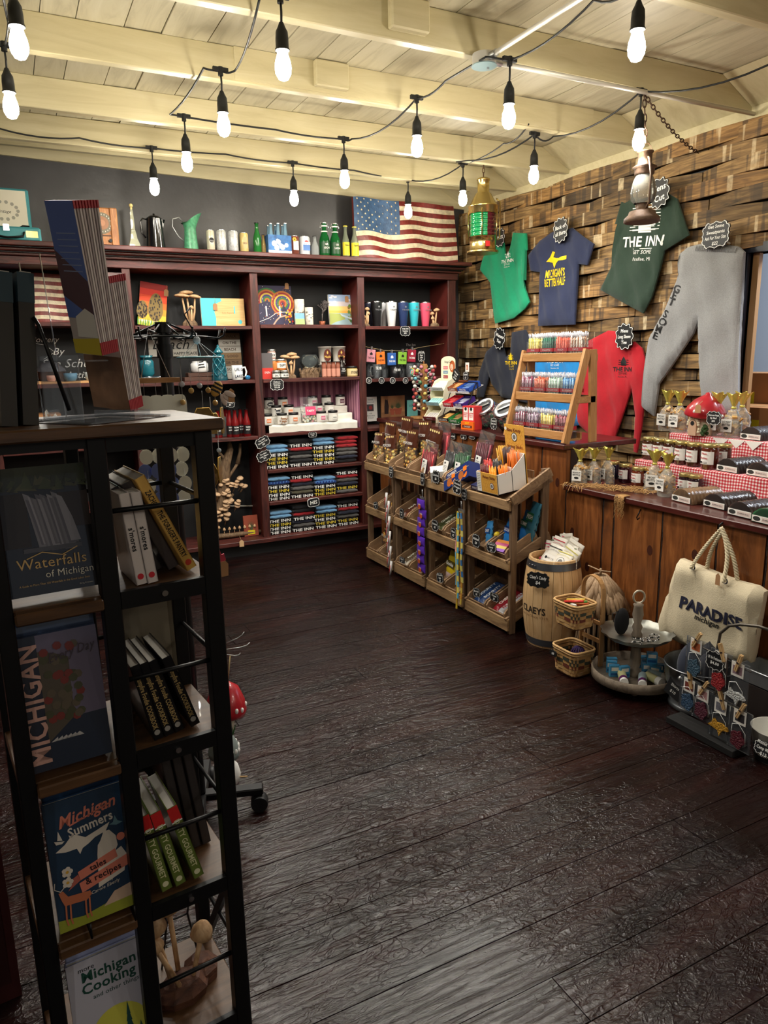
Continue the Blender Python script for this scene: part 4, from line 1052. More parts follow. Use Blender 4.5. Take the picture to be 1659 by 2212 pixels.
def bag_shape(W,H,D,top=.2):
 def f(u,v):
  a=2*PI*u;z=v*H;th=D*(1-v)**.5*(1 if v>.06 else .6)if v<1-top else D*.12*(1.0)
  if v<1-top:th=D*math.cos((v/(1-top))*PI/2*.85)+.004
  else:th=.006
  w=W/2*(1 if v<1-top else 1+.04*math.sin(v*60))
  return(w*math.copysign(abs(math.cos(a))**.6,math.cos(a)),th/2*math.sin(a)+.003*math.sin(v*30+u*20),z)
 return f
g=G();g.grid(bag_shape(.15,.2,.05,.35),18,10,CELLO);g.rect(-.045,.045,.05,.12,-.034,mat('taffy_pink',(216,70,112),.5));g.text('TAFFY',0,.085,.016,-.0346,WHITE,st='b');g.build('wrapper',t)
# folded shirts
SHC={'l':('light blue',(112,160,200)),'b':('blue striped',(64,110,176)),'W':('black white-lettered',(20,20,23)),'Y':('black yellow-lettered',(22,21,22)),'k':('plain black',(20,20,24)),'r':('red',(158,28,36)),'g':('grey',(84,82,80)),'o':('olive',(78,74,56)),'n':('navy',(26,30,48))}
YEL=mat('yellow_ink',(214,190,60),.6)
def shirt_proto(k):
 g=G();m=mat('knit_'+k,SHC[k][1],.9,var=.12,vs=18,bump=.25,bs=150,sheen=.2)
 W,D,H=.185,.25,.0315
 def f(u,v):
  a=PI/2+PI*v
  if u<0:pass
  return None
 n=8;prof=[(D/2,0.0)]+[(-D/2+.016-.016*math.sin(t),H/2-H/2*math.cos(t))for t in[PI*i/8 for i in range(9)]]+[(D/2,H)]
 vs=[];fs=[];m_=8
 for i in range(m_+1):
  x=-W/2+W*i/m_;e=1-(2*i/m_-1)**6*.45
  wob=.0025*math.sin(i*1.9)
  for(y,z)in prof:vs.append((x,y+wob,H/2+(z-H/2)*e+.0012*math.sin(i*2.2)))
 L=len(prof)
 for i in range(m_):
  for j in range(L):fs.append((i*L+j,(i+1)*L+j,(i+1)*L+(j+1)%L,i*L+(j+1)%L))
 g.add(vs,fs,m,True);g.add(vs[:L],[tuple(range(L))],m);g.add(vs[-L:],[tuple(range(L))[::-1]],m)
 g.tube([(-W/2,-D/2+.004,H*.5),(0,-D/2+.001,H*.5),(W/2,-D/2+.004,H*.5)],.0012,mat('fold_dark',(12,12,14),.9),4)
 if k in 'WY':
  m2=WHITE if k=='W' else YEL
  g.text('THE INN',-.01,H*.5,H*.72,-D/2-.0022,m2,st='b',sx=1.45)
 if k=='b':
  for i in range(7):g.rect(-W/2+.01+i*.026,-W/2+.022+i*.026,H*.15,H*.85,-D/2-.0022,mat('navy_stripe',(24,44,110),.8))
 return g
protos={}
stacks=[('upper',SH(3,3),985,['llWYYW','kWrkgkW','llWYWYW','rrrggnk']),('middle',SH(3,4),1055,['lbWYWW','kWrngoW','lbWYY','kWrgnYg']),('bottom',.1355,1125,['llWYWW','kkrWngW','llYWYW','kWrngYW'])]
xs=[(xa+.008+.185/2+i*.205)for i in range(4)]
ordn=['topmost','second','third','fourth','fifth','sixth','seventh']
rs=['tallest','']
for nm,z,py,st in stacks:
 for si,s in enumerate(st):
  for i,k in enumerate(reversed(s)):
   pos=len(s)-1-i
   hh=.0315 if nm!='bottom' else .031
   x=xs[si]+random.uniform(-.006,.006);loc=(x,5.685+random.uniform(-.008,.008),z+.0005+i*.032)
   lab='%s folded shirt, %s in the %s stack of the %s shirt shelf'%(SHC[k][0],ordn[pos],['leftmost','second','third','rightmost'][si],nm)
   if k in protos:
    o=dup(protos[k],loc,random.uniform(-.04,.04),lab)
   else:
    o=shirt_proto(k).build('folded_shirt',loc=loc,label=lab,cat='shirt',group='folded shirts on the shelves');protos[k]=o
    # size stickers and price signs of the shelf unit
def sgn(px,py,Y_,w_,h_,lines,label,kind='bracket',tilt=0,size=None):
 p=onY(px,py,Y_);return chalk_sign(lines,w_,h_,p,label,kind=kind,tilt=tilt,size=size)
sgn(875,715,5.50,.10,.085,['THE INN','Tumbler','$32'],'chalkboard price sign under the tumblers')
sgn(598,831,5.50,.115,.09,['Wildflower','Honey Jams','Rubs Salts','Syrup $8'],'chalkboard price sign under the jar shelf')
sgn(675,939,5.50,.075,.045,['Candles','$18'],'chalkboard price sign under the candle shelf')
sgn(567,955,5.50,.125,.085,['The INN','Comfort Tee','$25'],'upper of two chalkboard signs on the shelf post',tilt=-.45)
sgn(570,985,5.495,.125,.085,['The INN','Long Sleeve','$32'],'lower of two chalkboard signs on the shelf post',tilt=-.35)
sgn(497,872,5.62,.075,.06,['TREAT','$5'],'little chalkboard sign hanging above the hot sauce bottles',tilt=.2)
p=onY(677,1085,5.50);g=G();out=[(.052*math.copysign(abs(math.cos(a))**.5,math.cos(a)),.036*math.copysign(abs(math.sin(a))**.5,math.sin(a)))for a in[2*PI*i/28 for i in range(28)]]
g.prism(out,-.003,.003,WHITE);g.prism([(x*.93,z*.9)for x,z in out],-.0036,-.003,CHALK);g.text('HIS',0,0,.03,-.004,WHITE,st='b',shear=.1);g.build('shelf_sign',loc=p,rot=(0,-.08,0),label='small chalkboard sign reading His on the bottom shirt shelf',cat='sign')
# tumblers
tum=[((800,826),(24,24,26),'black',5.62),((832,858),(228,228,228),'white',5.6),((858,883),(38,54,96),'navy blue',5.6),((882,906),(52,176,190),'turquoise',5.6),((907,930),(224,84,110),'pink',5.6)]
tb=[]
zt=SH(4,0)
def tumbler(loc,R_,H_,col,nm,lab,txt=True):
 t=thing('tumbler',lab,'tumbler',loc,group='tumblers with steel rims')
 m=mat('tumbler_'+nm.replace(' ','_'),col,.35,coat=.2)
 g=G();g.lathe([(R_*.62,0),(R_*.66,.004),(R_*.86,H_*.5),(R_,H_*.72),(R_,H_*.96)],m,22)
 if txt:g.text('THE INN',0,H_*.66,H_*.06,-R_*.985-.002,mat('tumbler_logo',(150,150,155),.3,.5)if nm!='white' else INK,st='b');g.prism([(-.008,H_*.75),(.008,H_*.75),(.008,H_*.79),(0,H_*.82),(-.008,H_*.79)][::-1],-R_-.002,-R_-.001,MC['tumbler_logo']if 'tumbler_logo' in MC else INK)
 g.build('body',t);g=G();g.lathe([(R_*1.01,H_*.955),(R_*1.01,H_*.985),(R_*.9,H_*.985),(R_*.9,H_)],CHROME,22);g.build('rim',t)
for(x0,x1),col,nm,Y_ in tum:
 c,W_,H_=fit(x0,x1,651,Y_,zt);tumbler(c,.047,.205,col,nm,nm+' insulated tumbler in the front row')
tumbler((onY(802,680,5.74).x-.02,5.75,zt),.047,.205,(40,42,60),'dark','dark insulated tumbler standing behind the black one',False)
tumbler((onY(829,680,5.72).x,5.74,zt),.047,.205,(196,196,198),'pale','pale insulated tumbler standing behind the white one',False)
c=onY(793,700,5.56);mushrooms((c.x,5.575,zt),[(-.0,0,.13,.022,.01),(.02,.0,.095,.016,.0),(-.02,0,.07,.014,0)],(.032,.03,.02),'thin carved mushroom cluster at the left end of the tumbler shelf')
c=onY(941,700,5.56);mushrooms((c.x,5.575,zt),[(.01,0,.13,.03,.01),(-.015,.0,.1,.022,-.01),(-.02,0,.06,.018,0)],(.045,.03,.03),'thin carved mushroom cluster at the right end of the tumbler shelf')
# mugs and koozies
zm=SH(4,1);GM=glass('mug_glass',(200,206,210),.04,.1)
for i,px in enumerate((797,814,830,850,868,886,903)):
 Y_=5.6 if i%2 else 5.68
 p=onY(px,800,Y_)
 if i==3:mug((p.x,5.57,zm),.04,.095,mat('black_mug',(22,22,24),.3),'black mug with white lettering among the glass mugs',('THE INN',),WHITE)
 else:mug((p.x,Y_,zm),.036,.12,GM,'clear glass mug standing under the drink sleeves',('THE INN',),WHITE if i%2 else INK,group='clear glass mugs',hs=-1 if i<3 else 1)
p0=onY(786,748,5.62);p1=onY(960,742,5.62)
g=G();g.tube([p0,onY(830,757,5.62),onY(870,758,5.62),onY(910,750,5.62),p1],.002,STRING,4);g.build('twine',label='twine line carrying the coloured drink sleeves',cat='twine')
for px,py,col,nm,rt in((801,768,(206,138,150),'pink',.1),(822,773,(234,120,40),'orange',-.05),(846,775,(46,92,164),'blue',0),(869,773,(140,192,66),'lime green',.05),(889,768,(150,30,54),'maroon',.08)):
 p=onY(px,py,5.60);t=thing('drink_sleeve',nm+' foam drink sleeve clipped to the twine','drink sleeve',p,rot=(0,rt,0),group='drink sleeves on the twine')
 g=G();g.box(-.04,.04,-.008,.008,-.055,.05,mat('foam_'+nm.replace(' ','_'),col,.85),bv=.003);g.text('THE INN',0,-.02,.016,-.0088,WHITE if nm in('blue','maroon')else INK,st='b',wmax=.06)
 g.prism([(-.012,.005),(.012,.005),(.012,.018),(0,.03),(-.012,.018)],-.0092,-.0086,WHITE if nm in('blue','maroon')else INK);g.build('sleeve',t)
 g=G();g.box(-.005,.005,-.012,.012,.045,.075,GALV);g.build('clip',t)
for i,px in enumerate((797,824,848,876,902)):
 p=onY(px,822,5.50);g=G();T=Matrix.Rotation(PI/2,4,'X');g.cyl(.026,0,.003,WHITE,22,T);g.cyl(.0235,.003,.0036,CHALK,22,T);g.text('Mug',0,.005,.009,-.0042,WHITE);g.text('$10',0,-.01,.009,-.0042,WHITE)
 g.build('price_tag',loc=p,label='round chalkboard price tag on the mug shelf edge',cat='price sign',group='round price tags under the mugs')
 # chalk lettering on the back panels
g=G();p=onY(880,740,5.858);p=onY(862,745,5.858)
for i,s in enumerate(('The Inn','Coozies','$6')):g.text(s,p.x+.12,p.z-i*.045,.022,5.8595,WHITE,shear=.1)
g.build('chalk_writing',label='chalk writing on the black panel above the drink sleeves',cat='writing')
g=G();p=onY(100,770,5.86)
for i,(s,dx,h)in enumerate((('Pottery',.0,.04),('By',.08,.05),('Sue Schuur',.16,.06),('Artist',.2,.05))):g.text(s,p.x+dx,p.z+.12-i*.085,h,5.8595,WHITE,shear=.35)
strip(g,[(p.x-.1,p.z+.1),(p.x+.0,p.z+.08),(p.x+.06,p.z+.03),(p.x-.02,p.z-.02)],.003,5.8594,WHITE)
g.build('chalk_writing',label='chalk writing reading by the artist on the black panel above the pottery',cat='writing')
# lower left of the last bay: flyer, cat picture, teal signs on the counter-height shelf
z=SH(4,2)
p=onY(806,858,5.75);g=G();g.box(-.065,.065,0,.004,0,.215,PAPER);g.rect(-.035,.03,.09,.15,-.0006,mat('photo_dark',(70,60,62),.5));g.disc(0,.12,.018,-.0012,mat('photo_red',(150,50,50),.5))
for i in range(5):g.text(['FUDGE','Homemade','ASK','AVAILABLE','TODAY'][i],0,[.19,.17,.07,.05,.03][i],.011,-.0012,INK)
g.build('flyer',loc=(p.x,5.8,z+.03),rot=(-.05,0,0),label='white printed flyer with a photo leaning at the back of the shelf',cat='flyer')
p=onY(850,850,5.82);t=thing('picture','picture of a black cat and potted plants','picture',(p.x,5.83,z+.055))
g=G();g.box(-.12,.12,0,.015,0,.19,mat('pic_tan',(186,132,88),.6));g.rect(-.12,.12,0,.045,-.0006,mat('pic_tan2',(160,112,76),.6))
PB=mat('pic_dark',(50,32,30),.6)
g.face([(-.09,.03),(-.05,.03),(-.045,.1),(-.055,.15),(-.06,.17),(-.065,.155),(-.075,.155),(-.08,.17),(-.085,.15),(-.09,.1)],-.001,PB)
for x,w_ in((-.01,.025),(.05,.04)):g.face([(x-w_*.7,.02),(x+w_*.7,.02),(x+w_,.075),(x-w_,.075)],-.0012,mat('pic_pot',(168,84,60),.6))
for k in range(18):x0=.05;a=PI*(.1+.8*k/17);g.face([(x0-.004,.075),(x0+.004,.075),(x0+.075*math.cos(a),.08+.09*math.sin(a))],-.0015-.00002*k,mat('pic_leaf',(74,80,50),.6))
for k in range(10):x0=-.01;a=PI*(.15+.7*k/9);g.face([(x0-.003,.075),(x0+.003,.075),(x0+.04*math.cos(a),.08+.06*math.sin(a))],-.0019-.00002*k,MC['pic_leaf'])
g.build('panel',t)
TQ2=mat('teal_card',(120,196,190),.6)
p=onY(893,860,5.78);g=G();g.box(-.055,.055,0,.005,0,.17,TQ2);g.text('SOAP',0,.12,.018,-.0008,INK)
g.build('teal_sign',loc=(p.x,5.8,z+.03),label='tall teal card beside the cat picture',cat='sign')
p=onY(876,892,5.66);g=G();g.box(-.12,.12,0,.008,0,.06,TQ2);g.text('SOAPS',.02,.03,.035,-.0008,INK,st='b')
g.build('soap_sign',loc=(p.x,5.66,z+.001),label='teal sign reading soaps on the shelf',cat='sign')
# pottery on the first bay
z=SH(1,1)
g=G();random.seed(3);g.prism([(-.30,0),(.26,0),(.28,.012),(.2,.016),(0,.011),(-.2,.018),(-.3,.014)],-.08,.08,wood('live_edge',[(.2,(170,116,70)),(.6,(214,164,108)),(.9,(230,190,140))],'x',2,.6,8))
o=g.build('serving_board',loc=(onY(140,820,5.62).x,5.62,z+.0005),label='live-edge wooden board under the pottery',cat='board')
z+=.0175
def pot(px0,px1,yt,prof,m,nm,label,Y_=5.62):
 a=onY(px0,810,Y_);b=onY(px1,810,Y_);R_=(b.x-a.x)/2;H_=onY((px0+px1)/2,yt,Y_).z-z
 g=G();g.lathe([(r*R_,h*H_)for r,h in prof],m,22);return g.build(nm,loc=((a.x+b.x)/2,Y_,z),label=label,cat=nm.replace('_',' '))
pot(54,80,789,[(.75,0),(1,.3),(.95,.5),(.35,.78),(.35,.9),(.6,1),(.45,.98),(.2,.8)],mat('pink_glaze',(206,104,98),.3,coat=.3,var=.2),'pink_vase','small pink ceramic vase on the pottery board')
pot(100,120,811,[(.8,0),(1,.4),(1,1),(.9,1),(.85,.2),(.01,.1)],mat('pale_pink_glaze',(214,160,140),.4),'small_cup','small pale pink ceramic cup',5.58)
pot(137,167,806,[(.7,0),(.95,.3),(1,1),(.92,1),(.85,.3),(.01,.1)],mat('blue_glaze',(104,150,178),.35,var=.2),'blue_bowl','pale blue ceramic bowl on the pottery board',5.58)
pot(183,205,804,[(.7,0),(.95,.3),(1,1),(.92,1),(.85,.3),(.01,.1)],mat('grey_glaze',(196,200,196),.35,var=.2),'grey_bowl','pale grey ceramic bowl at the end of the pottery board',5.58)
a=onY(78,800,5.74);b=onY(142,800,5.74);R_=(b.x-a.x)/2;t=thing('casserole','dark striped stoneware casserole with lid','casserole',((a.x+b.x)/2,5.74,z-.0175+.001))
STN=mat('stoneware',(74,58,54),.35,var=.5,vs=30)
g=G();g.lathe([(R_*.7,0),(R_,.04),(R_*1.0,.075),(R_*1.04,.08)],STN,24);g.build('pot',t);g=G();g.lathe([(R_*1.04,.081),(R_*.95,.1),(R_*.6,.135),(R_*.2,.15),(R_*.12,.16),(R_*.2,.175),(.001,.18)],mat('stoneware_grey',(98,98,104),.35,var=.4,vs=30),24);g.build('lid',t)
# carton with crumpled plastic on a lower shelf of the first bay
z=SH(1,2)
t=thing('carton','open brown carton with crumpled clear plastic wrap seen through the black rack','box',(.22,5.68,z+.001));CARD=mat('cardboard',(176,122,76),.8,var=.08)
g=G();g.box(-.16,.08,-.12,.12,0,.24,CARD);g.build('box',t)
g=G();g.grid(lambda u,v:(-.02+.32*u*(1-v*.2),-.13+.02*math.sin(u*19+v*7),.0+.26*v*(1-.5*u)+.02*math.sin(u*31)),20,14,mat('crumpled_plastic',(214,206,190),.25,alpha=.85));g.build('plastic_wrap',t)
# driftwood tree with wooden mushrooms in the second bay
random.seed(8)
zb_=.1355
t=thing('driftwood_sculpture','driftwood branch sculpture covered in small carved mushrooms','sculpture',(onY(500,1150,5.64).x-.03,5.66,zb_))
pts=[(-.15,0,.05),(-.1,0,.15),(-.03,0,.3),(.0,0,.45),(.02,.01,.6),(.07,0,.72),(.06,0,.8)]
g=G()
g.tube([Vector(p)for p in pts],.03,DRIFT,8,rf=lambda u:.058-.034*u+.008*math.sin(u*30)+.005*math.sin(u*67));g.build('trunk',t)
g=G();g.tube([(-.22,0,.022),(-.1,-.02,.03),(.05,-.03,.026),(.24,-.02,.03),(.3,0,.02)],.022,DRIFT,8,rf=lambda u:.024-.008*u);g.build('log',t)
for(q,e)in(((0,0,.45),(.12,0,.6)),((.12,0,.6),(.15,0,.76)),((-.05,0,.3),(-.12,0,.5)),((.02,.01,.6),(-.02,0,.7)),((-.1,0,.12),(-.2,0,.3)),((-.03,0,.25),(.07,0,.36))):
 g=G();q,e=Vector(q),Vector(e);g.tube([q,q.lerp(e,.5)+Vector((.01,0,.01)),e],.015,DRIFT,6,rf=lambda u:.02-.012*u+.004*math.sin(u*20));g.build('branch',t)
k=0
for(x,z,n,sp)in((-.07,.52,5,.05),(.0,.46,5,.06),(.1,.44,8,.06),(-.02,.4,6,.05),(-.16,.28,8,.06),(-.06,.26,9,.08),(.05,.27,7,.06),(-.04,.17,7,.07),(.0,.34,4,.05)):
 for i in range(n):
  cx_=x+random.uniform(-sp,sp);cz=z+random.uniform(-.04,.05);r=random.uniform(.02,.031)
  g=G();g.tube([(cx_*.9-.01,-.01,cz-.05),(cx_,-.035,cz)],.0025,WMUSH,5)
  g.lathe([(r*.4,-.003),(r,0),(r*.8,.008),(.001,.012)],mat('shroom_cap',(198,164,128),.7,var=.2),10,TR(cx_,-.035,cz,rx=random.uniform(.2,.8),ry=random.uniform(-.3,.3)));g.build('mushroom',t)
for i in range(11):
 x=-.2+i*.042;h=.075 if i>3 else .095
 g=G();g.tube([(x,-.03,.03),(x+.002,-.032,h)],.0028,WMUSH,5);g.lathe([(.011,0),(.013,.004),(.007,.018),(.001,.024)],WMUSH,10,TR(x+.002,-.032,h));g.build('mushroom',t)
def p_plant(g,W,H):
 for k in range(9):a=PI*(.3+.4*k/8);g.face([(.0,H*.2),(.008,H*.22),(.0+.05*math.cos(a),H*.3+H*.5*math.sin(a))],-.001-.00003*k,mat('pic_leaf',(74,80,50),.6))
 g.rect(-.03,.03,H*.08,H*.28,-.0016,YL)
canvas(526,557,1115,5.62,zb_,'terracotta card with a green plant in the lower shelf corner',p_plant,base=(150,70,48),lean=-.1)
g=G();a=onY(447,1093,5.84);b=onY(556,1093,5.84);g.tube([a,b],.007,mat('white_pipe',(206,200,186),.5),8);g.build('pipe',label='pale pipe running along the back panel behind the driftwood',cat='pipe')
p=onY(522,1173,5.45);g=G();g.prism([(-.018,-.03),(.018,-.03),(.018,.01),(.008,.022),(-.008,.022),(-.018,.01)],-.002,.002,mat('tan_tag',(214,176,132),.8));g.tube([(0,0,.02),(.0,.05,.045)],.0012,STRING,4);g.build('price_tag',loc=p,label='tan paper price tag hanging over the bottom shelf edge',cat='price tag')
# ---------------- clothing and signs on the stave wall ----------------
# local frame: x runs to the right in the photo (world -y), z up, front towards -y (world -x)
XC=3.755
random.seed(4)
def WP(px,py,X=XC):return onX(px,py,X)
def garment(outline_px,m,name,label,cat,hole=None,X=XC,th=.022,deco=None,parts=None):
 """outline traced as world points on the wall; given a gently puffed, creased thickness"""
 P=[WP(x,y,X)for x,y in outline_px]
 cy=sum(p.y for p in P)/len(P);z0=min(p.z for p in P)
 L=[(-(p.y-cy),p.z-z0)for p in P]
 t=thing(name,label,cat,(X,cy,z0),RW)
 # resample edges
 out=[]
 for i in range(len(L)):
  a=Vector(L[i]);b=Vector(L[(i+1)%len(L)]);n=max(1,int((b-a).length/.04))
  for k in range(n):out.append(a.lerp(b,k/n))
 bmsh=bpy.data.meshes.new('tmp')
 # fill interior with a lattice so that the cloth can be modelled in relief
 import bmesh
 bm=bmesh.new();vs=[bm.verts.new((p.x,0,p.y))for p in out]
 f=bm.faces.new(vs);bmesh.ops.triangulate(bm,faces=[f])
 x0,x1=min(p.x for p in out),max(p.x for p in out);zz0,zz1=min(p.y for p in out),max(p.y for p in out)
 s=.035
 for k in range(1,int((x1-x0)/s)+1):
  geom=bm.verts[:]+bm.edges[:]+bm.faces[:]
  bmesh.ops.bisect_plane(bm,geom=geom,plane_co=(x0+k*s,0,0),plane_no=(1,0,0))
 for k in range(1,int((zz1-zz0)/s)+1):
  geom=bm.verts[:]+bm.edges[:]+bm.faces[:]
  bmesh.ops.bisect_plane(bm,geom=geom,plane_co=(0,0,zz0+k*s),plane_no=(0,0,1))
 bmesh.ops.remove_doubles(bm,verts=bm.verts,dist=.0015)
 bm.normal_update()
 bm.verts.ensure_lookup_table()
 def dist(p):
  d=9
  for i in range(len(L)):
   a=Vector(L[i]);b=Vector(L[(i+1)%len(L)]);ab=b-a;tt=max(0,min(1,(p-a).dot(ab)/max(ab.length_squared,1e-9)));d=min(d,(p-a-ab*tt).length)
  return d
 ph=random.uniform(0,6)
 def relief(x,z):
  d=dist(Vector((x,z)));e=math.sqrt(max(0,1-(1-min(1,d/.035))**2))
  w_=.006*math.sin(x*34+z*7+ph)+.005*math.sin(x*13-z*22+ph*2)+.003*math.sin(x*60+z*31)
  return-(th*.35+th*.65*e)+w_*min(1,d/.05)
 front=[(v.co.x,relief(v.co.x,v.co.z),v.co.z)for v in bm.verts]
 idx={v:i for i,v in enumerate(bm.verts)}
 fs=[]
 for f in bm.faces:
  q=[idx[v]for v in f.verts]
  if f.normal.y>0:q=q[::-1]
  fs.append(tuple(q))
 be=[(idx[e.verts[0]],idx[e.verts[1]])for e in bm.edges if len(e.link_faces)==1]
 bm.free();bpy.data.meshes.remove(bmsh)
 n=len(front);back=[(x,.004,z)for x,y,z in front]
 g=G();g.add(front+back,fs+[tuple(i+n for i in f[::-1])for f in fs],m,True);g.add(front+back,[(a,b,b+n,a+n)for a,b in be],m,False)
 g.build('fabric',t)
 return t,L,relief,(cy,z0)
def onto(g,o,cy,z0,fn):
 pass
def wl(px,py,cy,z0,X=XC):p=WP(px,py,X);return-(p.y-cy),p.z-z0
def decal(t,relief,fn,name='print'):
 """print laid on the relief: built flat, then pushed onto the cloth"""
 g=G();fn(g)
 for v in g.v:v.y=relief(v.x,v.z)-.0025+v.y
 return g.build(name,t)
def knit(n,c):return mat('cloth_'+n,c,.92,var=.06,vs=40,bump=.15,bs=300,sheen=.15)
def logo(g,x,z,s,m,big=False):
 g.face([(x-.2*s,z+.3*s),(x+.2*s,z+.3*s),(x+.2*s,z+.55*s),(x,z+.85*s),(x-.2*s,z+.55*s)][::-1],0,m)
 for k in range(3):
  for sg in(-1,1):g.rect(x+sg*.28*s-(.12-.02*k)*s,x+sg*.28*s+(.12-.02*k)*s,z+(.35+.13*k)*s,z+(.39+.13*k)*s,0,m)
 g.text('THE INN',x,z+.08*s,.26*s,0,m,st='b');g.rect(x-.35*s,x+.35*s,z-.12*s,z-.105*s,0,m);g.text('GET SOME',x,z-.2*s,.1*s,0,m);g.text('Paradise, MI',x,z-.38*s,.09*s,0,m)
 # green v-neck tee
t,L,rl,(cy,z0)=garment([(1073,512),(1086,504),(1095,560),(1103,540),(1110,503),(1138,504),(1140,540),(1128,548),(1129,590),(1136,625),(1145,653),(1134,668),(1110,688),(1071,699),(1066,660),(1061,612),(1054,602),(1038,583),(1046,555)],knit('kelly',(22,146,104)),'v_neck_tee','kelly green v-neck tee hanging on the stave wall','t-shirt')
x,z=wl(1101,566,cy,z0);decal(t,rl,lambda g:logo(g,x,z,.1,WHITE))
# navy tee
t,L,rl,(cy,z0)=garment([(1192,503),(1205,497),(1222,497),(1237,492),(1262,512),(1284,527),(1270,573),(1251,570),(1248,620),(1243,701),(1164,704),(1166,640),(1168,588),(1148,585),(1142,552),(1168,520),(1180,512)],knit('navy',(40,48,78)),'navy_tee','navy tee printed with a yellow map and the words Michigan\'s better half','t-shirt')
YP=mat('maize_print',(244,206,20),.7)
UP=[(1184,566),(1192,556),(1197,543),(1204,545),(1199,556),(1210,558),(1220,554),(1229,552),(1228,560),(1222,562),(1214,563),(1208,569),(1204,580),(1199,568),(1190,566)]
ups=[wl(a,b,cy,z0)for a,b in UP]
tx=[wl(1205,590,cy,z0),wl(1204,609,cy,z0)]
def navy(g):
 g.face(ups,0,YP);g.text("MICHIGAN'S",tx[0][0],tx[0][1],.055,0,YP,st='b',wmax=.21);g.text('BETTER HALF',tx[1][0],tx[1][1],.055,0,YP,st='b',wmax=.22)
decal(t,rl,navy)
# dark green men's tee
t,L,rl,(cy,z0)=garment([(1350,440),(1375,425),(1400,470),(1422,452),(1444,418),(1464,430),(1490,508),(1436,542),(1430,570),(1410,640),(1391,677),(1350,655),(1298,626),(1330,560),(1352,486),(1330,484),(1344,436)],knit('forest',(38,58,46)),'mens_cut_tee','dark forest green tee with large white print hanging behind the rusty lantern','t-shirt')
x,z=wl(1394,528,cy,z0)
def dg(g):
 ca,sa=math.cos(-.1),math.sin(-.1);h=G();logo(h,0,0,.235,WHITE)
 for k in range(8):h.rect(-.12,.12,.085+.019*k,.09+.019*k,0,WHITE)
 for v in h.v:vx,vz=v.x,v.z;v.x=x+vx*ca-vz*sa;v.z=z+vx*sa+vz*ca
 g.v+=h.v;g.f+=h.f;g.mi+=h.mi;g.sm+=h.sm;g.mats=h.mats
decal(t,rl,dg)
# sweatpants
PG=mat('heather_grey',(146,147,148),.95,var=.14,vs=160,bump=.2,bs=260,sheen=.2)
t,L,rl,(cy,z0)=garment([(1512,528),(1540,524),(1598,533),(1610,545),(1607,620),(1600,760),(1597,893),(1520,893),(1513,780),(1511,690),(1500,720),(1460,780),(1425,830),(1415,899),(1388,878),(1399,800),(1405,730),(1440,670),(1468,600),(1474,570),(1472,548),(1490,534)],PG,'sweatpants','heather grey sweatpants with get some lettering down one leg','sweatpants',th=.035)
gs=[('G',1471,624),('E',1465,638),('T',1459,652),('S',1448,678),('O',1442,695),('M',1433,710),('E',1424,725)]
def gt(g):
 for ch,a,b in gs:
  xx,zz=wl(a,b,cy,z0);g.text(ch,xx,zz,.044,0,INK,st='b',rot=-.35,sx=1.3)
decal(t,rl,gt)
def wb(g):
 for k in range(26):
  a=wl(1512+(1598-1512)*k/25,531+.08*k*2,cy,z0);g.tube([(a[0],-.002,a[1]),(a[0]+.002,-.004,a[1]-.03)],.0022,PG,4)
decal(t,rl,wb,'waistband')
# red long sleeve
t,L,rl,(cy,z0)=garment([(1258,744),(1300,722),(1316,714),(1333,716),(1352,742),(1372,738),(1388,752),(1396,780),(1394,860),(1386,930),(1377,978),(1370,975),(1374,900),(1366,838),(1358,862),(1342,910),(1323,962),(1282,944),(1250,916),(1240,880),(1252,820),(1262,770)],knit('scarlet',(176,18,34)),'long_sleeve_tee','red long sleeve tee hanging right of the wooden candy rack','long sleeve shirt')
x,z=wl(1350,800,cy,z0);decal(t,rl,lambda g:logo(g,x,z,.11,INK))
# navy long sleeve
t,L,rl,(cy,z0)=garment([(1068,745),(1085,735),(1094,772),(1104,762),(1108,718),(1136,712),(1150,740),(1148,820),(1140,870),(1085,858),(1064,830),(1058,810),(1045,858),(1030,858),(1038,800),(1052,760)],knit('midnight',(30,34,48)),'long_sleeve_tee','dark navy long sleeve tee behind the jars on the counter','long sleeve shirt')
x,z=wl(1109,786,cy,z0);decal(t,rl,lambda g:logo(g,x,z,.11,YP))
# bright blue shirt behind the candy rack
t,L,rl,(cy,z0)=garment([(1160,765),(1200,770),(1250,768),(1256,800),(1252,870),(1262,905),(1255,918),(1232,922),(1160,918),(1155,830)],knit('azure',(22,128,198)),'blue_shirt','bright blue shirt hanging behind the wooden candy rack','t-shirt')
x,z=wl(1204,782,cy,z0);decal(t,rl,lambda g:logo(g,x,z,.12,WHITE))
# hanger behind the sweatpants
g=G();a=wl(1545,525,cy,z0)
p=WP(1545,520,XC-.02);t=thing('clothes_hanger','white plastic hanger holding the sweatpants','hanger',p,RW)
g=G();g.tube([(-.1,0,-.03),(-.05,0,.0),(0,0,.015),(.05,0,.0),(.1,0,-.03)],.005,WHITE,6);g.tube([(0,0,.015),(.0,.0,.04),(.012,0,.055),(.0,0,.065)],.002,CHROME,5);g.build('hanger',t)
def wsign(px,py,w_,h_,lines,label,X=XC-.05,**k):
 p=WP(px,py,X);return chalk_sign(lines,w_,h_,p,label,rz=RW,**k)
wsign(1424,417,.155,.17,['Mens','Cut'],'scalloped chalkboard sign reading mens cut',kind='scallop',tilt=-.15,size=.035)
wsign(1211,497,.15,.17,['Back of','all Shirts'],'scalloped chalkboard sign reading back of all shirts',kind='scallop',tilt=-.1,size=.026)
wsign(1546,507,.19,.15,['Get Some','Sweatpants','Ask For Your Size','$22'],'ornate chalkboard sign for the sweatpants',size=.018,X=XC-.06)
wsign(1349,727,.155,.165,['Mens','Long Sleeve','Tee'],'scalloped chalkboard sign reading mens long sleeve tee',kind='scallop',size=.022)
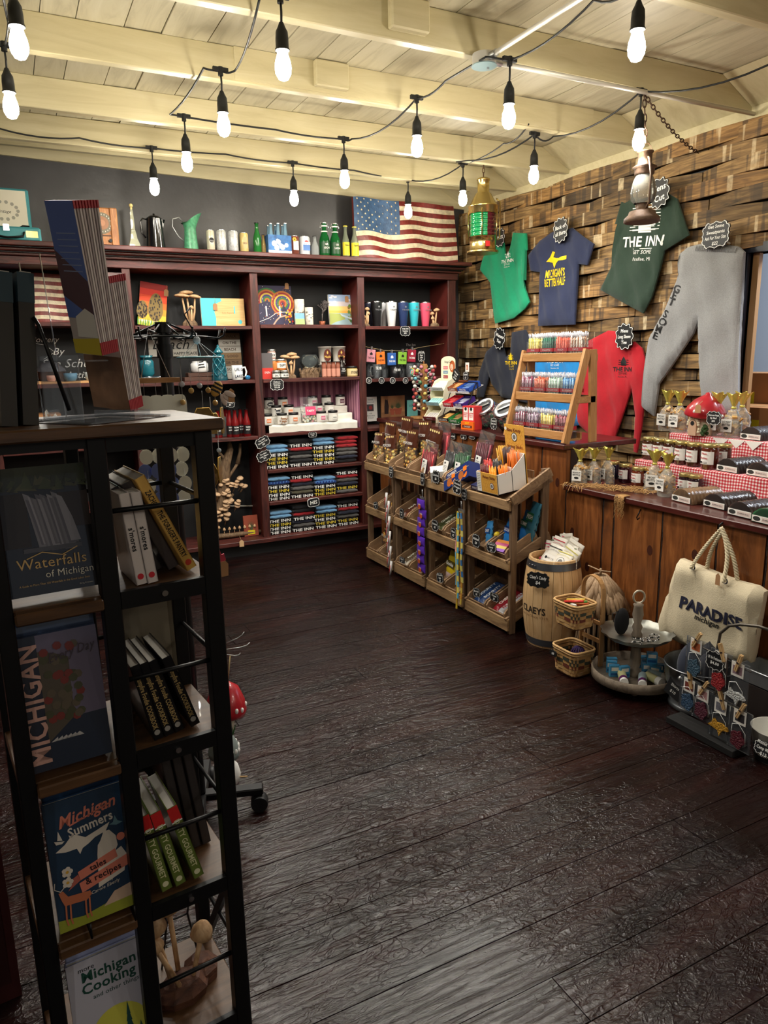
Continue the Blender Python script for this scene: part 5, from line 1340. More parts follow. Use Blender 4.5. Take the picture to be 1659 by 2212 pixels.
wsign(1079,731,.15,.17,['Womens','Tee'],'scalloped chalkboard sign reading womens tee',kind='scallop',tilt=.3,size=.026)
wsign(1079,513,.14,.14,['V NECK'],'scalloped chalkboard sign half hidden behind the brass lantern',kind='scallop',size=.024)
# ---------------- hanging lanterns ----------------
def chain(g,a,b,m,sag=0.0,step=.034):
 a,b=Vector(a),Vector(b);n=max(2,int((b-a).length/step))
 for i in range(n):
  t0,t1=i/n,(i+1)/n
  p=a.lerp(b,t0)-Vector((0,0,sag*4*t0*(1-t0)));q=a.lerp(b,t1)-Vector((0,0,sag*4*t1*(1-t1)))
  d=(q-p);ln=d.length;d.normalize();sd=d.orthogonal().normalized()
  if i%2:sd=d.cross(sd)
  c=(p+q)/2;g.tube([c+d*ln*.62*math.cos(k)+sd*ln*.24*math.sin(k)for k in[2*PI*j/10 for j in range(10)]],.0032,m,5,closed=True)
  # brass ship's lantern
LZ0=2.338
t=thing('ship_lantern','brass ship lantern with green and red lens hanging in the corner','lantern',(3.36,4.86,2.315))
g=G();g.lathe([(.118,0),(.122,.004),(.122,.018),(.1,.022),(.1,.115),(.11,.12)],BRASS,28);g.rect(-.045,-.005,.04,.08,-.103,mat('red_badge',(180,40,40),.4));g.build('base',t)
GLG=mat('green_lens',(10,110,62),.12,coat=.6);GLR=mat('red_lens',(70,12,24),.12,coat=.6)
for nm,m,a0,a1 in(('green',GLG,PI*.42,PI*1.42),('red',GLR,PI*1.42,PI*2.42)):
 g=G()
 g.grid(lambda u,v:((.094+.006*abs(math.sin(v*PI*6)))*math.cos(a0+(a1-a0)*u),(.094+.006*abs(math.sin(v*PI*6)))*math.sin(a0+(a1-a0)*u),.12+.17*v),16,36,m);g.build('lens',t,label=nm+' ribbed glass lens')
g=G();g.lathe([(.108,.285),(.112,.29),(.112,.335),(.118,.34),(.105,.35),(.06,.43),(.045,.44),(.045,.52),(.05,.525),(.05,.535),(.03,.545)],BRASS,28);g.build('hood',t)
for a in(-1.0,.9,PI-.5,PI+.9):g=G();g.tube([(.112*math.cos(a),.112*math.sin(a),.09),(.112*math.cos(a),.112*math.sin(a),.31)],.004,BRASS,6);g.build('guard_bar',t)
g=G();g.tube([(.115,-.03,.1),(.135,-.03,.12),(.135,-.03,.38),(.1,-.03,.40)],.006,BRASS,6);g.build('handle',t)
g=G();chain(g,(0,0,.545),(0,.0,3.0-2.318),mat('chain_brown',(96,70,50),.5,.6));g.build('chain',t)
# rusty barn lantern
RST=mat('rusty_tin',(96,74,58),.6,.15,var=.35,vs=30,bump=.2)
t=thing('barn_lantern','rusty kerosene barn lantern hanging on a chain before the dark green tee','lantern',(3.05,2.96,2.215))
g=G();g.lathe([(.085,0),(.092,.004),(.09,.022),(.07,.04),(.066,.055),(.03,.065),(.028,.09),(.035,.095)],RST,24);g.build('fuel_tank',t)
g=G();g.lathe([(.045,.095),(.06,.11),(.066,.15),(.055,.2),(.04,.235)],glass('lantern_globe',(200,200,190),.05,.3),24,cap=False);g.build('globe',t)
g=G();g.lathe([(.045,.232),(.05,.24),(.05,.262),(.062,.27),(.035,.285),(.036,.335),(.042,.34),(.042,.346),(.02,.35)],RST,22);g.build('chimney',t)
for s in(-1,1):g=G();g.tube([(s*.03,-.0,.06),(s*.075,0,.09),(s*.078,0,.22),(s*.05,0,.3),(s*.036,0,.31)],.006,RST,6,T=Matrix.Rotation(1.2,4,'Z'));g.build('side_tube',t)
g=G();g.tube([(.06*math.cos(k)*.8,.0,.345+.045*math.sin(k))for k in[PI*j/8 for j in range(9)]],.002,RST,5);g.build('bail_handle',t)
RCH=mat('chain_rust',(74,54,44),.5,.6)
g=G();chain(g,(0,0,.385),(0,.03,JZ-2.215),RCH);q=WP(1508,330,3.79)-Vector((3.05,2.96,2.215));chain(g,(0,.03,JZ-2.22),tuple(q),RCH,sag=.03);g.build('chain',t)
# ---------------- counters ----------------
random.seed(14)
PLK=wood('counter_planks',[(.15,(52,27,12)),(.4,(104,58,26)),(.6,(138,82,40)),(.85,(168,110,60))],'z',1.6,.42,7,.18,.25,knots=2.6,coat=.15)
BARK=mat('bark_edge',(34,18,12),.8,var=.4,vs=30,bump=.6)
CTOP=wood('counter_top_wood',[(.2,(40,16,14)),(.5,(72,28,24)),(.8,(96,44,36))],'y',1.6,.3,8,.1,.15,coat=.3)
KN=mat('knot',(64,28,16),.5)
def counter(name,label,x0,x1,y0,y1,zt,seams,top):
 t=thing(name,label,'counter',(x0,(y0+y1)/2,0));ox,oy=x0,(y0+y1)/2
 g=G();g.box(.03,.075 if zt>1 else x1-x0,y0-oy,y1-oy,0,zt-.03,mat('counter_core',(46,26,16),.7));g.build('carcass',t)
 ys=[y0]+seams+[y1]
 for a,b in zip(ys[:-1],ys[1:]):
  g=G();n=12;e0=[random.uniform(-.006,.006)for _ in range(n+1)]
  out=[(b-oy-.009+e0[k]*.6,zt*.97*k/n)for k in range(n+1)]+[(a-oy+.004,zt*.97*k/n)for k in range(n,-1,-1)]
  vs=[(0,y,z)for y,z in out]+[(.028,y,z)for y,z in out];m=len(out)
  g.add(vs,[tuple(range(m))[::-1],tuple(range(m,2*m))]+[(i,i+m,(i+1)%m+m,(i+1)%m)for i in range(m)],PLK)
  g.tube([(.004,b-oy-.005+e0[k]*.6,zt*.97*k/n)for k in range(n+1)],.006,BARK,5)
  if b-a>.18:
   for _ in range(2):
    ky=random.uniform(a+.05,b-.06)-oy;kz=random.uniform(.15,zt-.15)
    g.add([(-.0008,ky+.017*math.cos(q),kz+.026*math.sin(q))for q in[2*PI*k/14 for k in range(14)]],[tuple(range(14))[::-1]],KN)
  g.build('plank',t)
 g=G();g.box(-.025,x1-x0,y0-oy-.0,y1-oy,zt-.03,zt,top,bv=.004);g.build('worktop',t)
 return t
counter('high_counter','high wooden plank counter behind the four candy racks',2.75,3.28,3.13,5.48,1.05,[3.35,3.62,3.9,4.2,4.5,4.8,5.1,5.3],CTOP)
g_=counter('low_counter','low brown plank counter carrying jars and sliced breads',2.745,3.775,-.6,3.125,.83,[.2,.6,1.0,1.42,1.72,1.88,2.12,2.43,2.75,2.83],CTOP)
g=G();g.tube([(0,0,.02),(-.012,0,.0),(-.026,0,-.02),(-.02,0,-.032),(-.006,0,-.024)],.003,IRON,6);g.build('hook',loc=onX(1384,1108,2.742),label='black screw hook in the low counter front above the birdhouse',cat='hook')
# ---------------- wooden ladder rack with candy sticks ----------------
PINE=wood('ladder_pine',[(.2,(146,100,54)),(.5,(178,128,76)),(.8,(204,158,104))],'x',3,.5,9,.08,.15)
PINEZ=wood('ladder_pine_up',[(.2,(146,100,54)),(.5,(178,128,76)),(.8,(204,158,104))],'z',3,.5,9,.08,.15)
LR=Vector((2.785,3.44,1.0515));t=thing('ladder_rack','three-tier wooden ladder rack holding bundles of candy sticks','display rack',LR,RW)
for s in(-1,1):
 g=G();g.beam((s*.272,-.02,.0),(s*.275,.115,.52),.022,.045,PINEZ,up=(0,1,0));g.build('front_leg',t)
 g=G();g.beam((s*.275,.18,.0),(s*.275,.155,.52),.022,.045,PINEZ,up=(0,1,0));g.build('rear_leg',t)
 g=G();g.box(s*.275-.011,s*.275+.011,.04,.18,.225,.26,PINE);g.build('side_bar',t)
RK=[(.015,.0,.262),(.225,.045,.263),(.455,.095,.264)]
for z,y,hw in RK:
 g=G();g.box(-hw,hw,y-.012,y,z,z+.048,PINE,bv=.002);g.build('front_rail',t)
 g=G();g.box(-hw,hw,y,y+.1,z-.004,z+.008,PINE);g.build('tray',t)
 g=G();g.box(-hw,hw,y+.1,y+.112,z,z+.04,PINE,bv=.002);g.build('rear_rail',t)
CTIP=mat('cellophane_tips',(216,216,224),.2,alpha=.85)
def bundle(loc,cols,band,lab,W=.115):
 t=thing('candy_stick_bundle',lab,'candy sticks',loc,RW,group='bundles of candy sticks')
 ms=[mat('stick_%d_%d_%d'%c,c,.25,coat=.3)for c in cols]
 g=G();k=0
 for r in range(3):
  for i in range(9):
   x=-W/2+.008+(W-.016)*(i+(r%2)*.5)/9;y=.015+r*.022;lx=random.uniform(-.006,.006);h=.125+random.uniform(-.008,.01)
   m=ms[(i+r)%len(ms)]
   g.tube([(x,y,0),(x+lx,y,h)],.0052,m,6)
   if len(ms)>1:g.tube([(x+.0055*math.cos(q*2.2),y+.0055*math.sin(q*2.2),h*q/12)for q in range(13)],.0018,ms[(i+r+1)%len(ms)],3)
 g.build('sticks',t)
 g=G()
 for r in range(3):
  for i in range(9):
   x=-W/2+.008+(W-.016)*(i+(r%2)*.5)/9;y=.015+r*.022
   for q in range(3):g.tube([(x,y,.122),(x+random.uniform(-.008,.008),y+random.uniform(-.008,.004),.145+random.uniform(0,.016))],.0018,CTIP,3)
 g.build('wrapper_tips',t)
 g=G();g.box(-W/2-.001,W/2+.001,.002,.075,.048,.068,mat('band_red',(190,34,48),.5));g.text(band,0,.058,.011,.001,PAPER,wmax=W*.8);g.build('band',t)
 g=G();g.box(-W/2,W/2,.0,.078,0,.11,CELLO);g.build('clear_cup',t)
rowsS=[[((112,24,54),(190,170,180)),((84,40,80),(210,190,200)),((226,200,90),(240,226,160)),((120,26,44),(176,110,120))],[((132,54,84),(214,196,206)),((206,86,54),(230,150,120)),((150,178,160),(220,230,222)),((46,110,170),(150,190,214))],[((222,206,90),(240,232,170)),((30,84,70),(80,130,110)),((226,92,70),(236,140,120)),((230,222,210),(150,100,70))]]
nm_=[['maroon','purple','yellow','dark red'],['plum','orange','pale green','blue'],['lemon yellow','dark green','coral','white and brown']]
bd=[['ROOT BEER','GRAPE','BANANA','BUBBLE GUM'],['BLACKBERRY','TANGERINE','SUGARCANE','BLUEBERRY'],['PINA','PINEAPPLE','PEACH','MAPLE']]
for ri,(z,y,hw)in enumerate(RK):
 for i in range(4):
  lx=(-1.5+i)*.128+.0
  lx=(-1.5+i)*.127
  loc=LR+Vector((y+.006,-lx,z+.0095))
  bundle(loc,rowsS[ri][i],bd[ri][i],nm_[ri][i]+' candy stick bundle on the %s tier of the ladder rack'%['bottom','middle','top'][ri])
p=LR+Vector((.105,.145,.48));chalk_sign(['Rootbeer','Candy','Sticks'],.07,.06,p,'small chalkboard sign on the top rail of the ladder rack',rz=RW,size=.011)
# ---------------- things on the high counter ----------------
ZH=1.0512
def HC(px,py,z=ZH):return onZ(px,py,z)
# lollipop tree
c=HC(918,908);t=thing('lollipop_tree','pine post stuck full of wrapped lollipops on the high counter','lollipop display',(3.0,c.y if abs(c.x-3)<.3 else 4.75,ZH));lt=t
c=onX(916,900,3.0);t.location=(3.0,c.y,ZH)
g=G();g.box(-.09,.05,-.07,.07,0,.02,PINE,bv=.003);g.build('base',t)
g=G();g.box(-.022,.022,-.022,.022,.02,.44,PINEZ,bv=.003);g.build('post',t)
random.seed(31)
LC=[(206,40,56),(226,120,140),(236,208,90),(70,130,70),(240,236,226),(200,60,90),(120,30,60),(90,170,190),(230,220,200),(228,96,60)]
k=0
for lvl in range(12):
 for j in range(6):
  a=2*PI*j/6+lvl*.55;z=.08+lvl*.03;r=.065+.02*random.random()
  c=LC[(lvl*3+j*2+k)%len(LC)];m=mat('lolly_%d_%d_%d'%c,c,.2,coat=.5);k+=1
  q=thing('lollipop',None,None,(0,0,0));bpy.data.objects.remove(q)
  s=G();s.tube([(.02*math.cos(a),.02*math.sin(a),z-.02),(r*math.cos(a),r*math.sin(a),z)],.0018,WHITE,4);s.ball((r*1.12*math.cos(a),r*1.12*math.sin(a),z+.004),.0165,m,9)
  s.ball((r*1.12*math.cos(a),r*1.12*math.sin(a),z+.004),.0185,CELLO,7)
  o=s.build('lollipop',t)
g=G();P0=Vector((-.09,.03,.38));
for i,cc in enumerate(((230,90,110),(240,210,90),(90,190,190),(236,236,230))):
 g.tube([(-.085,.03-.034*math.cos(q*.5+i*1.6)*q/14*1,.375+.034*math.sin(q*.5+i*1.6)*q/14*1)for q in range(1,15)],.006,mat('swirl%d'%i,cc,.25,coat=.4),6)
g.tube([(-.08,.03,.34),(-.05,.01,.2)],.003,WHITE,5);g.build('swirl_lollipop',t)
p=t.location+Vector((-.03,-.02,.50));chalk_sign(['Unicorn','Pops','2 for','$1'],.075,.085,p,'chalkboard sign clipped to the top of the lollipop post',rz=RW+.3,size=.011)
g=G();g.box(-.004,.004,-.004,.004,0,.04,PINEZ);g.build('clothespin',loc=t.location+Vector((-.0,0,.442)),label='wooden peg on top of the lollipop post',cat='clothespin')
# vintage gum display
CRD=mat('cream_card',(232,226,196),.6)
c=onX(965,905,3.02);t=thing('gum_display','cream cardboard vintage gum display with tall curved back','display',(2.97,c.y,ZH),RW+.25)
for s in(-1,1):
 g=G();out=[(-.13,.0),(-.13,.03),(-.07,.1),(-.09,.13),(-.04,.16),(-.05,.2),(-.04,.25),(.0,.31),(.05,.33),(.08,.33),(.08,.0)]
 g.prism(out,s*.07-.002,s*.07+.002,CRD,Matrix.Rotation(PI/2,4,'Z'));g.build('side_panel',t)
g=G();out=[(-.075,0),(.075,0),(.075,.46)]+arc(0,.46,.075,0,180,12)[1:]+[(-.075,0.46)]
g.prism([(x,z if z<.46 else .46+(z-.46)*.5)for x,z in out],.076,.08,CRD)
g.text('Vintage Gum',-.0,.455,.018,.0745,INK,shear=.3,wmax=.08)
for i,cc in enumerate(((210,120,120),(120,150,170),(150,40,44))):g.rect(-.05,.0,.41-.035*i-.012,.41-.035*i+.012,.0748,mat('gumrow%d'%i,cc,.5));g.text(['Blackjack','Clove','Beemans'][i],-.025,.41-.035*i,.008,.0742,WHITE,wmax=.04)
# portrait on the card
HR=mat('portrait_hair',(176,88,40),.6);SKN=mat('portrait_skin',(226,184,156),.6)
g.disc(.045,.42,.03,.0748,HR,rz=.045);g.disc(.04,.415,.016,.0744,SKN,rz=.024);g.disc(.036,.405,.004,.074,mat('lips',(180,40,50),.5),n=8);g.rect(.03,.034,.418,.421,.0739,INK);g.rect(.044,.048,.418,.421,.0739,INK)
g.build('back_card',t)
for i,(y0,y1,z,cc)in enumerate(((-.12,-.02,.02,(206,200,196)),(-.09,.0,.13,(150,200,200)),(-.045,.06,.24,(236,232,220)))):
 g=G();T=TR(0,y0,z,rx=.55);g.box(-.068,.068,0,y1-y0+.02,0,.006,CRD,T);g.box(-.068,.068,-.003,0,0,.03,mat('lip%d'%i,[(112,40,44),(150,190,196),(206,204,200)][i],.5),T)
 for k in range(5):g.box(-.06+.024*k,-.04+.024*k,.01,.075,.006,.016,mat('pk%d'%i,cc,.5),T)
 g.text(['BEEMANS','CLOVE','BLACKJACK'][i],0,.014,.010,-.004,WHITE if i==0 else INK,T);g.build('tier',t)
p=HC(985,812,1.30);chalk_sign(['Vintage','Gum','$2.50'],.09,.085,onX(985,811,2.86),'dark tag hanging on the side of the gum display',rz=RW,tilt=.5,size=.012,rim=False)
# wire candy rack with boxes
c=onX(1003,905,2.92);WRK=thing('wire_candy_rack','black and white wire rack holding open candy boxes','candy rack',(2.80,c.y+.02,ZH),RW+.1)
g=G()
for s in(-.125,.125):
 g.tube([(s,-.0,0),(s,.02,.02),(s,.14,.3),(s,.16,.31)],.0035,IRON,6)
 g.tube([(s,.0,0),(s,.2,0)],.0035,IRON,6);g.tube([(s,.2,0),(s,.16,.31)],.0035,IRON,6)
g.tube([(-.125,.16,.31),(.125,.16,.31)],.0035,IRON,6);g.build('frame',WRK)
for z,y in((.02,.0),(.13,.045),(.235,.09)):
 g=G()
 for x in[-.115+.023*i for i in range(11)]:g.tube([(x,y+.0,z+.02),(x,y-.004,z),(x,y+.13,z+.055)],.0018,WHITE,4)
 for q in(0,.5,1):g.tube([(-.12,y+.13*q-.004*(1-q),z+.055*q),(.12,y+.13*q,z+.055*q)],.0022,WHITE,4)
 g.build('wire_shelf',WRK)
def candy_box(loc,w_,d_,h_,col,col2,txt,lab,rz=RW,rx=.38,fill=None):
 t=thing('candy_box',lab,'candy box',loc,rot=(rx,0,rz),group=None)
 m=mat('cbox_%d_%d_%d'%col,col,.4);g=G()
 g.box(-w_/2,w_/2,0,d_,0,.004,m);g.box(-w_/2,w_/2,0,.003,0,h_,m);g.box(-w_/2,w_/2,d_-.003,d_,0,h_*1.1,m);g.box(-w_/2,-w_/2+.003,0,d_,0,h_,m);g.box(w_/2-.003,w_/2,0,d_,0,h_,m)
 g.rect(-w_/2,w_/2,0,h_*.25,-.0008,mat('cbox_%d_%d_%d'%col2,col2,.4));g.text(txt,0,h_*.6,h_*.45,-.001,PAPER,st='b',wmax=w_*.85);g.build('box',t)
 g=G()
 for i in range(3):
  for j in range(2):g.box(-w_/2+.006+(w_-.012)*i/3,-w_/2+.003+(w_-.012)*(i+1)/3,.01+(d_-.02)*j/2,.006+(d_-.02)*(j+1)/2,.005,h_*(.7 if(i+j)%3 else .45),mat('cfill_%d_%d_%d'%(fill or col2),fill or col2,.35))
 g.build('candy_bars',t);return t
wl_=WRK.location;Rm=Matrix.Rotation(RW+.1,4,'Z')
def WL(x,y,z):return wl_+Rm@Vector((x,y,z))
for(x,y,z,w_,col,col2,tx,lab,fl)in((.06,-.0,.026,.11,(38,128,62),(20,90,40),'CHICLE','green open candy box on the lowest wire shelf',(150,110,70)),(-.06,.0,.026,.11,(40,34,34),(220,130,50),'LICORICE','black and orange candy box on the lowest wire shelf',(220,170,90)),(.06,.045,.136,.11,(64,42,128),(226,224,230),'GRAPE','purple open candy box on the middle wire shelf',(170,170,190)),(-.065,.045,.136,.11,(196,34,52),(150,20,40),'CHERRY','red cherry candy box on the middle wire shelf',(200,60,60)),(.055,.09,.241,.125,(40,84,180),(220,224,234),'PASTEL','blue open candy box on the top wire shelf',(90,120,170)),(-.07,.09,.241,.1,(150,84,50),(230,220,200),'CLARK','brown candy box at the far end of the top wire shelf',(200,150,90))):
 candy_box(WL(x,y,z),w_,.12,.034,col,col2,tx,lab,rz=RW+.1,fill=fl)
p=WL(.02,.14,.355);chalk_sign(['Candies','$1'],.065,.06,p,'chalkboard sign on the top of the wire candy rack',rz=RW,size=.013)
g=G();g.box(-.022,.022,0,.003,0,.065,PAPER);g.disc(0,.03,.014,-.0006,HR,rz=.02);g.disc(-.002,.028,.009,-.001,SKN,rz=.013);g.build('portrait_card',loc=WL(.02,.15,.385),rz=RW,label='small card with a red-haired portrait above the wire rack',cat='card')
# orange and red carton
c=onX(1013,922,2.79);t=thing('candy_carton','tall red and orange candy carton at the counter edge','candy box',(2.785,c.y,ZH),RW+.15)
g=G();g.box(-.06,.06,0,.07,0,.16,mat('carton_red',(206,52,52),.45));g.box(-.062,.062,-.012,.0,0,.055,mat('carton_orange',(236,108,30),.45));g.rect(-.05,.05,.012,.03,-.0126,mat('carton_brown',(110,50,30),.5));g.text('CHICKEN',0,.021,.01,-.013,PAPER);g.text('HOT',-.0,.045,.014,-.0126,YP,st='b')
for i in range(2):g.rect(-.05+.055*i,-.005+.055*i,.065,.15,-.0006,PAPER);g.text('FEET',-.028+.055*i,.1,.03,-.001,MC['carton_red'],st='b',wmax=.04);g.disc(-.028+.055*i,.14,.012,-.001,INK)
g.build('carton',t)
# two tilted glass jars
for i,(px,py)in enumerate(((1045,905),(1090,912))):
 c=onX(px,py,2.9);t=thing('tilted_candy_jar',['tilted round glass jar with metal lid, the farther of two','tilted round glass jar with metal lid, next to the ladder rack'][i],'candy jar',(2.93,c.y,ZH+.002),rot=(0,0,RW+.2))
 T=TR(0,.02,.085,rx=.75)
 g=G();g.lathe([(.06,-.075),(.092,-.05),(.1,0),(.092,.05),(.075,.075)],glass('jar_glass',(206,214,212),.03,.08),26,T,cap=False);g.lathe([(.001,-.076),(.06,-.075)],MC['jar_glass'],26,T);g.build('glass',t)
 g=G();g.lathe([(.078,.073),(.082,.078),(.082,.094),(.076,.098),(.055,.1),(.05,.094),(.001,.094)],CHROME,28,T);g.box(-.045,.045,-.008,.008,.095,.102,CHROME,T@Matrix.Rotation(.6,4,'Z'));g.disc(0,0,.05,0,MC['black_lid'],T@TR(0,0,.0952,rx=-PI/2));g.build('lid',t)
 g=G();random.seed(40+i)
 for k in range(46):
  a=random.uniform(0,2*PI);r=.075*math.sqrt(random.random());z=random.uniform(-.06,.02)
  p=T@Vector((r*math.cos(a),r*math.sin(a),z));cc=[(206,50,70),(230,226,220),(40,110,70),(196,60,60),(50,44,48)][k%5]
  g.ball(p,.015,mat('wrap_%d_%d_%d'%cc,cc,.3),6,sz=.7)
 g.build('wrapped_candy',t)
 p=Vector(t.location)+Vector((-.115,-.0,.055));chalk_sign([['Saltwater','Taffy','5 / $1'],['Strawberry','Bon Bons','$1']][i],.068,.08,p,['chalkboard price sign before the farther tilted jar','chalkboard price sign before the tilted jar beside the ladder rack'][i],rz=RW,size=.011)
for i,px in enumerate((978,1002,1020)):
 chalk_sign([['Hard Candy'],['Licorice','$5'],['Popcorn']][i],.075,.045,onX(px,942,2.735),'small chalkboard sign on the high counter front, %s of three'%['farthest','middle','nearest'][i],rz=RW,size=.012)
 # ---------------- four pallet-wood candy racks ----------------
random.seed(52)
PAL=wood('pallet_wood',[(.15,(74,54,36)),(.4,(140,108,74)),(.6,(174,140,98)),(.85,(204,168,122))],'x',2.4,.75,9,.2,.35)
PALZ=wood('pallet_wood_up',[(.15,(58,42,30)),(.4,(104,78,56)),(.6,(132,104,76)),(.85,(164,134,100))],'z',2.4,.75,9,.22,.35)
PALY=wood('pallet_wood_side',[(.15,(64,46,32)),(.4,(118,90,64)),(.6,(146,116,84)),(.85,(176,144,108))],'y',2.4,.75,9,.22,.35)
RX,RD,RWD=2.35,.27,.435
ry=[4.725,4.265,3.80,3.335]
SL=math.atan2(.13,.27)
racks=[]
for i,y in enumerate(ry):
 t=thing('candy_crate_rack','pallet-wood candy rack, %s of four along the counter'%['farthest','second farthest','third','nearest'][i],'candy rack',(RX,y,0),RW)
 h=RWD/2
 for s in(-1,1):
  g=G();g.box(s*h-.012-s*.012,s*h+.012-s*.012,0.014,.055,0,.775,PALZ,bv=.002);g.build('front_post',t)
  g=G();g.box(s*h-.012-s*.012,s*h+.012-s*.012,RD-.045,RD,0,.93,PALZ,bv=.002);g.build('rear_post',t)
  for z in(.10,.44,.78):
   g=G();g.beam((s*(h-.012),.0,z-.03),(s*(h-.012),RD+.02,z+.10),.014,.055,PALY);g.build('side_rail',t)
 for z0,z1 in((.02,.092),(.375,.432),(.715,.772)):
  g=G();g.box(-h,h,-.004,.012,z0,z1,PAL,bv=.003);g.build('front_rail',t)
  g=G();T=TR(0,.012,z0+.012,rx=SL);g.box(-h+.026,h-.026,0,.29,0,.01,PALY,T);g.build('tray',t)
 for k in range(4):
  x=-h+.05+k*(RWD-.1)/3;g=G();g.box(x-.03,x+.03,RD-.012,RD-.002,.03,.9,PALZ);g.build('back_slat',t)
 racks.append(t)
 # little tilted bins: (rack, row, column)
BINM=[wood('bin_wood%d'%i,[(.15,(74,54,38)),(.45,tuple(int(v*k)for v in(142,112,82))),(.85,tuple(int(v*k)for v in(180,148,112)))],'y',3,.75,8,.15,.3)for i,k in enumerate((1.0,.86,1.1))]
def bin_proto(m,w_=.185,d_=.235,hh=.085):
 t=thing('wooden_bin','x','bin',(0,0,0))
 for s in(-1,1):
  g=G();out=[(0,.01),(.01,0),(d_,0),(d_,hh),(.03,hh),(.008,hh-.012),(0,hh-.04)]
  g.prism(out,s*(w_/2-.006)-.006,s*(w_/2-.006)+.006,m,Matrix.Rotation(PI/2,4,'Z'));g.build('side',t)
 g=G();g.box(-w_/2+.012,w_/2-.012,.006,d_-.004,0.001,.009,m);g.build('bottom',t)
 g=G();g.box(-w_/2+.012,w_/2-.012,.006,.014,.009,hh*.72,m,bv=.002);g.build('front',t)
 g=G();g.box(-w_/2+.012,w_/2-.012,d_-.012,d_-.004,.009,hh,m);g.build('back',t)
 return t
bp=None;order=['left','right'];rown=['bottom','middle','top'];bins={}
RT=SL
def bin_loc(ri,row,col,up_=.0):
 z0=(.02,.375,.715)[row]+.0255;x=(-.098 if col==0 else .098)
 # on the sloping tray
 return Vector((RX+.022,ry[ri]-x,z0+.002+up_))
for ri in range(4):
 for row in range(3):
  for col in range(2):
   if ri==3 and row==2:continue
   lab='%s wooden bin on the %s row of the %s candy rack'%(order[col],rown[row],['farthest','second farthest','third','nearest'][ri])
   loc=bin_loc(ri,row,col)
   if bp is None:bp=bin_proto(BINM[0]);bp['label']=lab;bp['group']='wooden bins in the candy racks';bp.location=loc;bp.rotation_euler=(RT,0,RW);b=bp
   else:b=dup(bp,loc,label=lab,rot=(RT,0,RW))
   bins[(ri,row,col)]=b
def inbin(ri,row,col,x,y,z):
 """world position and matrix of a local point inside a tilted bin"""
 M_=Matrix.Translation(bin_loc(ri,row,col))@Matrix.Rotation(RW,4,'Z')@Matrix.Rotation(RT,4,'X')
 return M_@Vector((x,y,z))
 # bags
def pillow(g,W,H,D,segs,T=None,crinkle=.003,tail=.0):
 """pillow pouch; segs: list of (v0, v1, material)"""
 for v0,v1,m in segs:
  def f(u,v,v0=v0,v1=v1):
   vv=v0+(v1-v0)*v;a=2*PI*u;th=D/2*math.sin(PI*min(1,max(0,vv))**.8)**.7+.0012 if vv<1 else .0012
   x=W/2*math.copysign(abs(math.cos(a))**.7,math.cos(a))*(1-.06*math.sin(PI*vv));
   return(x+crinkle*math.sin(vv*47+u*9),th*math.sin(a)+crinkle*math.sin(u*40+vv*31)*.6,H*vv)
  g.grid(f,20,max(2,int(14*(v1-v0))),m,T)
POPM=mat('popcorn_bag_brown',(70,34,20),.3,coat=.3)
CRN=[mat('popcorn%d'%i,c,.5)for i,c in enumerate([(240,204,104),(230,178,84),(248,226,154),(214,152,76)])]
def popcorn(loc,rot,lab,W=.16,H=.2,cols=CRN,group='popcorn bags',top=POPM,txt='POPCORN',lowfrac=.56):
 t=thing('popcorn_bag',lab,'popcorn bag',loc,rot=rot,group=group)
 g=G()
 for k in range(110):
  a=random.uniform(0,2*PI);z=random.uniform(.012,H*lowfrac);r=math.sqrt(random.random())
  g.ball((W*.42*r*math.cos(a),.024*r*math.sin(a),z),.0125,cols[k%len(cols)],6)
 g.build('popcorn',t)
 g=G();pillow(g,W,H,.06,[(0,lowfrac,CELLO)]);pillow(g,W,H,.06,[(lowfrac,1,top)])
 for k in range(5):g.disc(-W*.35+W*.17*k,H*.93,.009,-.012-.0002*k,CRN[2],n=7)
 g.text(txt,0,H*.66,.018,-.0325,PAPER,st='b',wmax=W*.8);g.build('bag',t)
 return t
k=0
for(ri,col,dx,dy,H_,tl)in((0,0,-.03,.06,.19,-.05),(0,0,.05,.10,.25,.05),(0,1,.0,.04,.2,-.1),(0,1,.02,.15,.27,.04),(1,0,-.02,.07,.235,.0),(1,0,.04,.15,.26,-.06),(1,1,.0,.12,.24,.1)):
 p=inbin(ri,2,col,dx,dy,.012)
 popcorn(p,(-.12,tl,RW),'brown popcorn bag, %s from the far end of the top row'%ordn[k]if k else 'brown popcorn bag nearest the far end of the top row',H=H_*1.15);k+=1
popcorn(inbin(0,1,1,.0,.09,.012),(-.1,.15,RW),'popcorn bag on the middle row of the farthest rack',H=.15,W=.1)
popcorn(inbin(0,0,0,.02,.09,.012),(-.1,.1,RW),'caramel popcorn bag on the bottom row of the farthest rack',H=.17,W=.1,cols=[CRN[3],CRN[1]],lowfrac=.75)
# licorice bags
def licorice(loc,rot,col,nm,lab,H=.21,W=.15):
 H*=1.18
 t=thing('licorice_bag',lab,'candy bag',loc,rot=rot)
 m=mat('licorice_'+nm,col,.3,coat=.3);g=G()
 for k in range(15):
  x=-W*.42+W*.84*(k%8)/7;y=-.012+.022*(k//8);g.tube([(x,y,.008),(x+random.uniform(-.006,.006),y,H*.72+random.uniform(-.01,.01))],.0072,m,6)
 g.build('licorice_sticks',t)
 g=G();pillow(g,W*1.06,H,.055,[(0,1,CELLO)],crinkle=.004);g.build('bag',t)
 g=G();g.box(-.028,.028,-.0345,-.033,.03,.12,PAPER);g.rect(-.018,-.002,.098,.11,-.035,INK)
 for q in range(6):g.rect(-.02,.02-.006*(q%3),.085-.009*q,.088-.009*q,-.035,mat('grey_ink',(120,118,116),.6))
 g.build('bag_label',t,label='white printed label');return t
